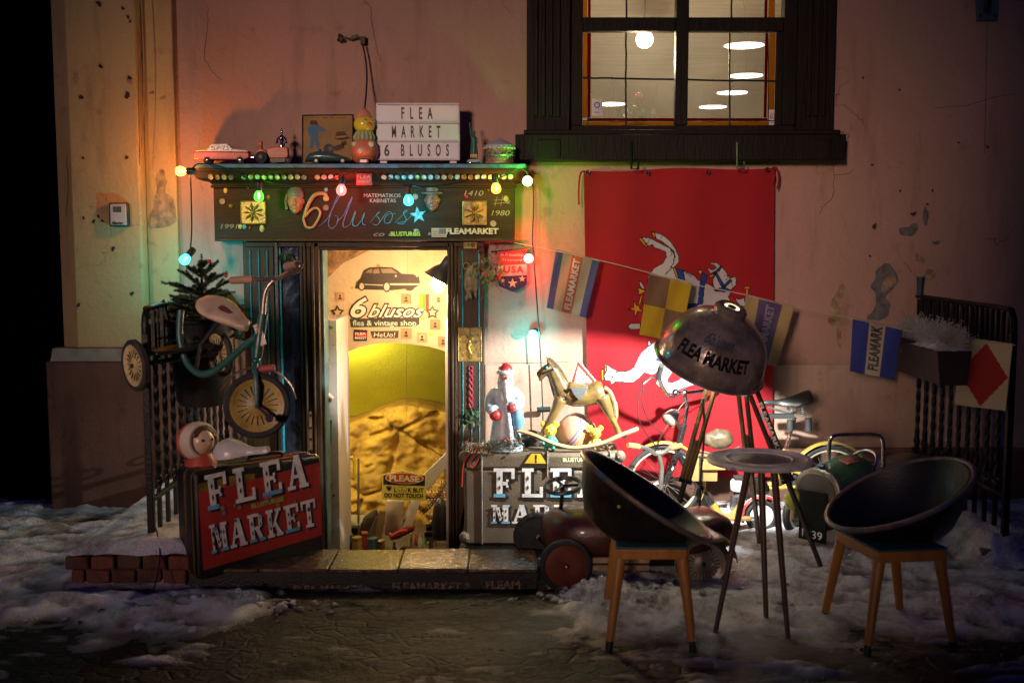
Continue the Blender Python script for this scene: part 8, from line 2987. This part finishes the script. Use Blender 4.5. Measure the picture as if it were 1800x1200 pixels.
MB().tube(catmull([P(1157, 796, YSC), P(1163, 825, YSC), P(1160, 860, YSC), P(1155, 890, YSC), SF + V((0, 0, .1))], 5), .013, 10).build('steering_tube', M_GTUB, sc2)
def small_wheel(c, r, par, m_rim):
    F = axis_frame(c, (0, -1, 0))
    w_ = MB().ring(F, r - .015, .015, 36, 10).build('wheel', M_RUBBER, par)
    MB().lathe([(0, .010), (r * .3, .010), (r * .45, .004), (r - .022, .006), (r - .022, -.006), (r * .45, -.004), (r * .3, -.010), (0, -.010)], 30, F).build('disc', m_rim, w_)
small_wheel(SF, rs, sc2, M_WHITE)
small_wheel(SR, rs, sc2, M_WHITE)
M_RGUARD = mat('guard_red', (.45, .03, .03), .3, coat=.4, dirt=(.5, .35, .3), dscale=30, damt=.4)
mudguard(SR, rs + .012, 20, 200, M_RGUARD, sc2, .024)
gl = MB()
gl.tube([SR + V(((rs + .0255) * math.cos(R(q)), -.012, (rs + .0255) * math.sin(R(q)))) for q in range(22, 200, 8)], .0016, 5)
gl.build('pinstripe', M_WHITE, sc2)
for dy in (-.024, .024):
    MB().tube([SF + V((0, 0, .1)), SF + V((0, dy, .06)), SF + V((0, dy, 0))], .008, 8).build('fork', M_GTUB, sc2)
MB().bx(SF.x + .08, SR.x - .07, YSC - .05, YSC + .05, .075, .095).build('deck', M_WGRIP, sc2, bevel=.004)
MB().tube([SF + V((0, 0, .12)), V((SF.x + .12, YSC, .085))], .012, 8).build('neck', M_GTUB, sc2)
for dy in (-.024, .024):
    MB().tube([V((SR.x - .08, YSC + dy, .085)), SR + V((0, dy, 0))], .008, 8).build('stay', M_GTUB, sc2)

# ================================================================== TRIPOD LAMP
YLm = -1.25
ap = P(1285, 672, YLm)
lamp = thing('tripod_lamp', 'lit rusty enamel bowl lamp with flea market lettering on a wooden tripod', 'lamp', (ap.x, YLm, 0))
M_TRIW = mat('tripod_wood', (.085, .055, .022), .4, var=.35, vscale=20, stretch=(1, 1, .2), dirt=(.25, .18, .05), dscale=10, damt=.4)
M_TRID = mat('tripod_dark', (.030, .020, .014), .45, var=.3)
feet = [G(1160, 1000, 0), G(1336, 962, 0), G(1446, 1000, 0)]
tops = [P(1252, 676, YLm - .03), P(1303, 676, YLm + .05), P(1318, 674, YLm - .03)]
for i in range(3):
    d = (feet[i] - tops[i])
    mid_ = tops[i] + d * .52
    s_ = d.normalized().cross(V((0, -1, .0))).normalized() * .020
    m_ = M_TRIW if i < 2 else M_TRID
    # two upper rails and a lower sliding leg
    for sg in (-1, 1):
        MB().tube([tops[i] + s_ * sg, mid_ + s_ * sg * .9], .0125, 4).build('upper_leg', m_, lamp, smooth=False)
    MB().tube([tops[i] + d * .30, feet[i] - V((0, 0, .01))], [.016, .012], 4).build('lower_leg', m_, lamp, smooth=False)
    MB().tube([mid_ - s_ * 1.7, mid_ + s_ * 1.7], .014, 8).build('clamp', M_IRON, lamp)
lt = MB()
d3 = (feet[2] - tops[2])
Fr3 = frame(tops[2] + d3 * .08 + V((.008, -.019, 0)), d3, V((.9, 0, .35)))
put_text(lt, 'FLEAMARKET', Fr3 @ Matrix.Translation((.02, -.008, 0)), .020, .004, bold=.03, align='LEFT', width=.30)
lt.build('lettering', M_LETW, lamp, smooth=False)
MB().lathe([(0, -.03), (.05, -.03), (.055, 0), (.03, .02), (0, .02)], 20, Matrix.Translation(ap)).build('tripod_head', M_IRON, lamp)
upv = V((.27, -.36, .92)).normalized()
bc_ = P(1247, 638, YLm - .02)           # middle of the rim
Fb = axis_frame(bc_, upv, (0, 1, 0))
RB, HB_ = .275, .315
bowl_prof = [(.285, -.012), (.290, -.004), (.284, .004), (.274, .006), (.271, .05), (.260, .105), (.238, .160), (.202, .210), (.152, .250), (.100, .272), (.082, .282), (.082, .312), (.070, .325), (.045, .327)]
inner = [(r - .006, z - .004) for r, z in bowl_prof[3:]]
M_BOWL = mat('bowl_enamel', (.14, .112, .108), .25, metal=.35, var=.5, vscale=9, bump=.3, bscale=30, dirt=(.26, .21, .18), dscale=7, damt=.7, coat=.3)
M_BOWLI = mat('bowl_inside', (.55, .50, .40), .4)
MB().lathe(bowl_prof, 48, Fb).build('bowl', M_BOWL, lamp)
MB().lathe(inner, 48, Fb).build('bowl_lining', M_BOWLI, lamp)
def on_bowl(phi, z):
    """outer surface point and outward normal"""
    for i in range(3, len(bowl_prof) - 1):
        (r0, z0), (r1, z1_) = bowl_prof[i], bowl_prof[i + 1]
        if z0 <= z <= z1_ or i == len(bowl_prof) - 2:
            tt = (z - z0) / (z1_ - z0 + 1e-9)
            r = r0 + (r1 - r0) * tt
            n_ = V((z1_ - z0, 0, r0 - r1)).normalized()
            c_, s_ = math.cos(phi), math.sin(phi)
            return Fb @ V((r * c_, r * s_, z)), Fb.to_3x3() @ V((n_.x * c_, n_.x * s_, n_.z))
# the direction on the bowl that faces the camera
toc = Fb.to_3x3().inverted() @ (cam.location - bc_)
phi0 = math.atan2(toc.y, toc.x)
def bowl_text(s_, z, h, width, m, off=0.0, shear=0.0, bold=.04, lift=.0025):
    vs_, fs_ = text2d(s_, bold, shear, 1.0, 'CENTER')
    xs_ = [p[0] for p in vs_]
    mid_ = (max(xs_) + min(xs_)) / 2
    kx = width / (max(xs_) - min(xs_))
    pts = []
    for x, y in vs_:
        p, n_ = on_bowl(phi0 + off + (x - mid_) * kx / .24, z + y / .7 * h)
        pts.append(p + n_ * lift)
    mb = MB()
    mb.add(pts, fs_)
    return mb.build('lettering', m, lamp, smooth=False)
bowl_text('FLEA MARKET', .098, .060, .36, mat('bowl_ink', (.003, .004, .006), .8, bump=0, var=.3, spec=.1), off=.05)
bowl_text('6blusos', .185, .045, .17, mat('bowl_ink_blue', (.008, .025, .05), .8, bump=0, var=.5), off=.06, shear=.3, bold=.02)
bb = bc_ + upv * .155
MB().ball(bb + upv * .062, .035, 16, 12).build('bulb', glow('spot_bulb', (1.0, .90, .70), 25.0), lamp)
MB().tube([bb + upv * .09, bb + upv * .17], .022, 12).build('bulb_socket', M_BLACK, lamp)
lo = bulb_light('tripod_lamp_light', bb, (.97, .97, .92), 230.0, .02, lamp, 'SPOT')
lo.data.spot_size = R(150)
lo.data.spot_blend = .7
lo.rotation_euler = (-(P(1130, 660, -.1) - bb)).to_track_quat('Z', 'Y').to_euler()
MB().tube(catmull([P(1236, 700, YLm - .05), P(1238, 760, YLm - .05), P(1233, 820, YLm - .05), P(1230, 890, YLm - .05), P(1232, 960, YLm - .05)], 6), .006, 6).build('flex', M_CABLE, lamp)
MB().tube([bb + upv * .10, ap], .016, 8).build('bowl_arm', M_IRON, lamp)

# ================================================================== RED PEDAL CAR
YPC = -1.48
pc = thing('pedal_car', 'rusty red pedal car with disc front wheel and steering wheel, parked in the snow', 'pedal car', P(1115, 1030, -1.5))
M_RUST = mat('rust_red', (.065, .016, .010), .35, var=.4, vscale=8, coat=.35, dirt=(.028, .010, .007), dscale=6, damt=.7)
wA, wB = P(995, 993, -1.66), P(1236, 990, -1.62)
yaw = V((1, .04, 0)).normalized()
lat = V((-.30, .95, 0)).normalized()
def body_ring(px, top_, bot_, half):
    zt_, zb_ = P(px, top_, YPC).z, P(px, bot_, YPC).z
    c = P(px, (top_ + bot_) / 2, YPC)
    hh = (zt_ - zb_) / 2
    out = []
    for i in range(20):
        q = 2 * math.pi * i / 20
        cs, sn_ = math.cos(q), math.sin(q)
        e = .75
        out.append(c + lat * (half * math.copysign(abs(cs) ** e, cs)) + V((0, 0, hh * math.copysign(abs(sn_) ** e, sn_))))
    return out
rings = [body_ring(*q) for q in ((956, 935, 950, .03), (962, 912, 965, .10), (978, 898, 972, .15), (1005, 891, 975, .175), (1045, 889, 976, .18), (1090, 893, 977, .18), (1150, 900, 977, .18), (1200, 897, 975, .17), (1245, 892, 968, .15), (1272, 905, 955, .10), (1285, 925, 940, .03))]
MB().loft(rings).build('body', M_RUST, pc)
def disc_wheel(c, r, par, disc, ax=(0.05, -1, 0)):
    F = axis_frame(c, ax)
    w_ = MB().ring(F, r - .018, .018, 40, 10).build('wheel', M_RUBBER, par)
    d = MB()
    d.lathe([(0, .026), (.012, .024), (.016, .018), (r * .5, .020), (r * .8, .014), (r - .024, .006), (r - .024, -.006), (0, -.010)], 36, F)
    d.build('disc', disc, w_)
    MB().ball(F @ V((0, 0, .025)), .012, 12, 8).build('hubcap', M_STEEL, w_)
M_DISC = mat('disc_red', (.13, .024, .012), .35, var=.25, vscale=10, dirt=(.10, .02, .012), dscale=8)
disc_wheel(wA, .128, pc, M_DISC)
disc_wheel(wA + lat * .42 + V((0, 0, .03)), .125, pc, M_RUBBER)
trike_wheel(wB, (.05, -1, 0), .132, mat('hub_steel', (.38, .34, .28), .35, metal=.6, dirt=(.10, .06, .04), dscale=14), pc, .045, 24, mat('spoke_blue', (.03, .06, .09), .4))
trike_wheel(wB + lat * .42, (.05, -1, 0), .13, MATS['hub_steel'], pc, .045, 24)
MB().tube([wA, wA + lat * .42 + V((0, 0, .03))], .012, 8).build('axle', M_IRON, pc)
MB().tube([wB, wB + lat * .42], .012, 8).build('axle', M_IRON, pc)
mg = mudguard(wB + V((0, .0, .004)), .152, 5, 150, M_RUST, pc, .05)
swc = P(990, 853, YPC + .02)
Fw = axis_frame(swc, (-.10, -.22, 1))
MB().ring(Fw, .088, .011, 32, 8).build('steering_wheel', mat('steer_grey', (.04, .045, .055), .4), pc)
mb = MB()
for i in range(3):
    q = i * 2 * math.pi / 3 + .3
    mb.tube([swc, Fw @ V((.086 * math.cos(q), .086 * math.sin(q), 0))], .007, 6)
mb.tube([swc, P(985, 900, YPC + .02)], .010, 8)
mb.build('steering_column', M_IRON, pc)
# battered pale plank frame along the side
pm = mat('flaked_plank', (.33, .22, .15), .7, var=.5, vscale=16, dirt=(.10, .04, .03), dscale=14)
for i, (y0, y1) in enumerate(((980, 990), (993, 1003))):
    a, b = P(1042, y1, -1.66), P(1142, y0, -1.66)
    MB().bx(a.x, b.x, -1.66, -1.64, a.z, b.z).build('side_rail', pm, pc, bevel=.003)
MB().bx(P(1042, 0, -1.62).x, P(1200, 0, -1.62).x, -1.62, -1.40, P(0, 992, -1.6).z, P(0, 982, -1.6).z).build('floor_pan', M_IRON, pc)

# ================================================================== GREEN PEDAL CAR
gcar = thing('pedal_car', 'green pedal car with lime headlamps and black number plate behind the right chair', 'pedal car', (2.0, -.9, 0))
M_GRN = mat('car_green', (.018, .065, .035), .35, coat=.4, var=.3, vscale=8, dirt=(.03, .025, .015), dscale=9)
f0 = P(1437, 880, -1.02)
axd = V((.76, .65, 0)).normalized()           # from the nose to the tail
ltd = V((-.65, .76, 0)).normalized()
def gring(s_, half, zc, zh, n=24, e=.8):
    c = V((f0.x, f0.y, 0)) + axd * s_
    out = []
    for i in range(n):
        q = 2 * math.pi * i / n
        cs, sn_ = math.cos(q), math.sin(q)
        out.append(c + ltd * (half * math.copysign(abs(cs) ** e, cs)) + V((0, 0, zc + zh * math.copysign(abs(sn_) ** e, sn_))))
    return out
MB().loft([gring(0, .125, .28, .145), gring(.02, .135, .28, .15), gring(.25, .15, .30, .165), gring(.34, .16, .30, .165)]).build('bonnet', M_GRN, gcar)
MB().loft([gring(.341, .165, .24, .13), gring(.7, .19, .24, .14), gring(.95, .17, .25, .15), gring(1.08, .10, .25, .12)]).build('tail', M_GRN, gcar)
MB().loft([gring(-.012, .128, .28, .147), gring(-.004, .14, .28, .158), gring(.012, .14, .28, .158)]).build('radiator_shell', mat('radiator_rim', (.16, .14, .12), .35, metal=.6), gcar)
MB().loft([gring(-.018, .112, .28, .13), gring(-.0125, .118, .28, .136)]).build('grille', mat('grille_brown', (.03, .02, .016), .6), gcar)
pltF = frame(V((f0.x, f0.y, 0)) - axd * .035 + V((0, 0, .02)), -ltd, (0, 0, 1))
mb = MB(pltF)
mb.bx(-.085, .085, .03, .30, .0, .006)
mb.build('number_plate', mat('plate_matt', (.003, .003, .003), .9, spec=.1, bump=0), gcar, bevel=.002)
mb = MB()
put_text(mb, '1939', pltF @ Matrix.Translation((0.0, .048, .006)), .042, .002, bold=.01, width=.125)
mb.build('lettering', M_LETW, gcar, smooth=False)
M_LIME = mat('lamp_lime', (.36, .42, .05), .2, coat=.5)
for sg in (-1, 1):
    p = V((f0.x, f0.y, .25)) - axd * .03 + ltd * (.135 * sg) + V((0, 0, 0))
    MB().ball(p, (.048, .040, .055), 18, 12).build('headlamp', M_LIME, gcar)
    MB().tube([p + V((0, 0, -.05)), p + V((0, 0, -.10)), p + axd * .06 + V((0, 0, -.12))], .012, 8).build('lamp_stand', M_CREAM, gcar)
    for s_, r in ((.17, .12), (.86, .14)):
        c = V((f0.x, f0.y, r)) + axd * s_ + ltd * (.245 * sg)
        F = axis_frame(c, ltd * sg)
        w_ = MB().ring(F, r - .02, .02, 36, 10).build('wheel', M_RUBBER, gcar)
        MB().lathe([(r - .045, -.02), (r - .034, -.021), (r - .034, .021), (r - .045, .02)], 36, F).build('white_band', M_WHITE, w_)
        MB().lathe([(0, .02), (r * .3, .02), (r - .045, .006), (r - .045, -.006), (r * .3, -.02), (0, -.02)], 32, F).build('disc', M_GRN, w_)
for s_ in (.17, .86):
    c = V((f0.x, f0.y, .12 if s_ < .5 else .14)) + axd * s_
    MB().tube([c - ltd * .245, c + ltd * .245], .012, 8).build('axle', M_IRON, gcar)
MB().tube([V((f0.x, f0.y, .115)) - axd * .03, V((f0.x, f0.y, .115)) + axd * 1.0], .03, 6).build('chassis', M_IRON, gcar)
# chrome windscreen hoop, steering wheel, red badge, cap
wp = catmull([P(1456, 850, -.82), P(1457, 800, -.82), P(1459, 775, -.82), P(1468, 765, -.82), P(1500, 763, -.78), P(1538, 764, -.74), P(1551, 772, -.74), P(1553, 800, -.74), P(1553, 850, -.74)], 5)
MB().tube(wp, .011, 10).build('windscreen_hoop', M_CHROME, gcar)
sc_c = P(1513, 815, -.82)
Fst = axis_frame(sc_c, (-.62, -.35, .70))
MB().ring(Fst, .095, .009, 32, 8).build('steering_wheel', M_CHROME, gcar)
mb = MB()
for i in range(3):
    q = i * 2.09 + .4
    mb.tube([sc_c, Fst @ V((.094 * math.cos(q), .094 * math.sin(q), 0))], .006, 6)
mb.tube([sc_c, sc_c + Fst.to_3x3() @ V((0, 0, -.16))], .011, 8)
mb.ball(sc_c, .022, 12, 8)
mb.build('steering_column', M_IRON, gcar)
p = V((f0.x, f0.y, .455)) + axd * .22 - ltd * .045
Fbd = frame(p, axd, (ltd * .9 + V((0, 0, .25))))
mb = MB(Fbd)
mb.bx(-.055, .055, -.03, .03, .0, .006)
mb.build('badge', mat('badge_faded_red', (.36, .09, .07), .5), gcar, bevel=.002)
MB().ball(V((f0.x, f0.y, .448)) + axd * .03, (.022, .022, .016), 12, 8).build('radiator_cap', mat('cap_blue', (.05, .13, .22), .3), gcar)

# ================================================================== TUB CHAIRS AND TABLE
M_CHW = mat('chair_wood', (.40, .175, .035), .42, var=.2, vscale=14, stretch=(1, 1, .25), dirt=(.25, .10, .02), dscale=8)
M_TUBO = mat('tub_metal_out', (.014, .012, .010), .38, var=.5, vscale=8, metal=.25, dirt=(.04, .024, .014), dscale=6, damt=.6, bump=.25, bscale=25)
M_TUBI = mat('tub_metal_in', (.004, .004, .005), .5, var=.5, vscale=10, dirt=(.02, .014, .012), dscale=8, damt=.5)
M_TUBR = mat('tub_rim', (.16, .12, .10), .4, metal=.4, var=.4, vscale=20, dirt=(.03, .12, .22), dscale=8, damt=.7)
def tub_chair(label, tops_px, feet_px, seat_y0, ztop, tilt, centre, RT, depth, botr):
    feet_ = [G(px, py, 0) for px, py in feet_px]
    c = sum(feet_, V((0, 0, 0))) / 4
    t = thing('tub_chair', label, 'chair', (c.x, c.y, 0), 'chairs made of metal tubs on wooden stools')
    tp_ = []
    for (px, py), f_ in zip(tops_px, feet_):
        y = c.y + (f_.y - c.y) * .72
        q = P(px, py, y)
        tp_.append(V((q.x, y, ztop - .045)))
    for a, f_ in zip(tp_, feet_):
        MB().tube([a, a.lerp(f_, .86), f_ + V((0, 0, 0.0))], [.024, .0165, .014], 12).build('leg', M_CHW, t)
        MB().tube([a.lerp(f_, .90), f_ - V((0, 0, .002))], [.0168, .0155], 12).build('leg_tip', M_INK, t)
    # stool seat: slab over four rails
    order = [0, 1, 3, 2]
    cx = sum((q.x for q in tp_)) / 4
    cy = sum((q.y for q in tp_)) / 4
    out = [V((cx + (tp_[i].x - cx) * 1.13, cy + (tp_[i].y - cy) * 1.16, 0)) for i in order]
    sl = MB()
    sl.loft([[V((q.x, q.y, ztop - .048)) for q in out], [V((q.x, q.y, ztop - .004)) for q in out]])
    sl.build('seat', M_CHW, t, bevel=.005)
    sl = MB()
    out2 = [V((cx + (q.x - cx) * 1.02, cy + (q.y - cy) * 1.02, 0)) for q in out]
    sl.loft([[V((q.x, q.y, ztop - .0035)) for q in out2], [V((q.x, q.y, ztop + .006)) for q in out2]])
    sl.build('seat_cover', mat('seat_teal', (.02, .085, .10), .5), t, bevel=.003)
    ax = V(tilt).normalized()
    F = axis_frame(centre, ax, (0, 1, 0))
    prof_o = [(0.0, -depth), (botr, -depth), (botr * 1.25, -depth * .93), (botr + (RT - botr) * .62, -depth * .55), (RT * .95, -depth * .18), (RT, 0), (RT + .012, .004)]
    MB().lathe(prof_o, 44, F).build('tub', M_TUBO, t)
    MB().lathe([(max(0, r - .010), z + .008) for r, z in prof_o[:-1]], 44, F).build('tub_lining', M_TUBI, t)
    MB().ring(F @ Matrix.Translation((0, 0, .003)), RT + .008, .012, 56, 8).build('rim', M_TUBR, t)
    return t, F
# left chair, seen from behind its right arm, opening to the right
c1 = P(1135, 870, -2.13)
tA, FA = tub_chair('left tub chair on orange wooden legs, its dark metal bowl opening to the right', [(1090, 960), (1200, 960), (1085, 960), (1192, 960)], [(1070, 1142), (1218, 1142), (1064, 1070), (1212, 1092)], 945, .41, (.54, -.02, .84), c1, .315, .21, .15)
MB().tube([FA @ V((.31, -.10, .0)), FA @ V((.37, .0, .01)), FA @ V((.31, .10, .0))], [.02, .035, .02], 8, flat=.4).build('grip_lip', M_TUBR, tA)
MB().ball(P(1088, 890, -2.42), .008, 8, 6).build('paint_fleck', mat('fleck_lime', (.25, .35, .04), .5), tA)
c2 = P(1580, 868, -2.17)
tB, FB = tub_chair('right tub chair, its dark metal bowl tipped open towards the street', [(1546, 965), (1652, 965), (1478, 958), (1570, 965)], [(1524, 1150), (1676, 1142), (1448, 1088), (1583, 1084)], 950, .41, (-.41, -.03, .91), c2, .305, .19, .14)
# table
tc_ = P(1335, 808, -2.0)
table = thing('round_table', 'small round table with cast metal top on three splayed spindly legs', 'table', (tc_.x, tc_.y, 0))
M_TTOP = mat('table_cast', (.58, .54, .54), .5, metal=0, var=.3, vscale=10, dirt=(.06, .055, .06), dscale=8)
zT = tc_.z
MB().lathe([(0, -.012), (.20, -.014), (.225, -.010), (.232, .0), (.225, .010), (.205, .012), (.195, .004), (.150, .004), (.143, .010), (.137, .002), (0, .002)], 56, Matrix.Translation(tc_)).build('top', M_TTOP, table)
MB().lathe([(0, .0032), (.135, .0032), (.135, .0022)], 44, Matrix.Translation(tc_)).build('inlay', mat('table_inlay', (.035, .04, .05), .2, var=.4, vscale=14), table)
for q in (2.9, 5.2, .9, 4.0):
    p = tc_ + V((.232 * math.cos(q), .232 * math.sin(q), 0))
    d = V((math.cos(q), math.sin(q), 0))
    MB().tube([p, p + d * .035], [.014, .006], 8, flat=.5).build('lug', M_TTOP, table)
M_TLEG = mat('table_leg', (.055, .026, .014), .45, var=.3)
for (x0, y0, px, py) in ((-.05, -.02, 1256, 1117), (.02, .06, 1347, 1095), (.055, -.03, 1385, 1122)):
    f_ = G(px, py, 0)
    MB().tube([tc_ + V((x0, y0, -.012)), f_], [.017, .010], 10).build('leg', M_TLEG, table)
MB().lathe([(0, -.03), (.08, -.03), (.085, -.013), (0, -.013)], 20, Matrix.Translation(tc_)).build('leg_plate', M_IRON, table)
# dropped sticks and leaves on the snow
rnd = random.Random(41)
for i, (px, py) in enumerate(((178, 1070), (1705, 870), (1698, 908), (1745, 905), (140, 1080))):
    p = G(px, py, .05)
    p.z = max(.004, snow_h(p.x, p.y)) + .004
    mb = MB()
    q = rnd.uniform(0, 3)
    d = V((math.cos(q), math.sin(q) * .5, .05))
    mb.tube([p - d * .03, p + V((0, 0, .006)), p + d * .03], [.004, .010, .003], 6, flat=.4)
    o = mb.build('dead_leaf', mat('dead_leaf', (.045, .022, .012), .8), None)
    tag(o, ['curled dark leaf on the snow before the brick wall', 'brown leaf on the snow under the right railing', 'dark leaf on the snow beside the right tub', 'dark leaf at the far right edge of the snow', 'dark twig on the snow left of the brick wall'][i], 'leaf', 'leaves lying on the snow')
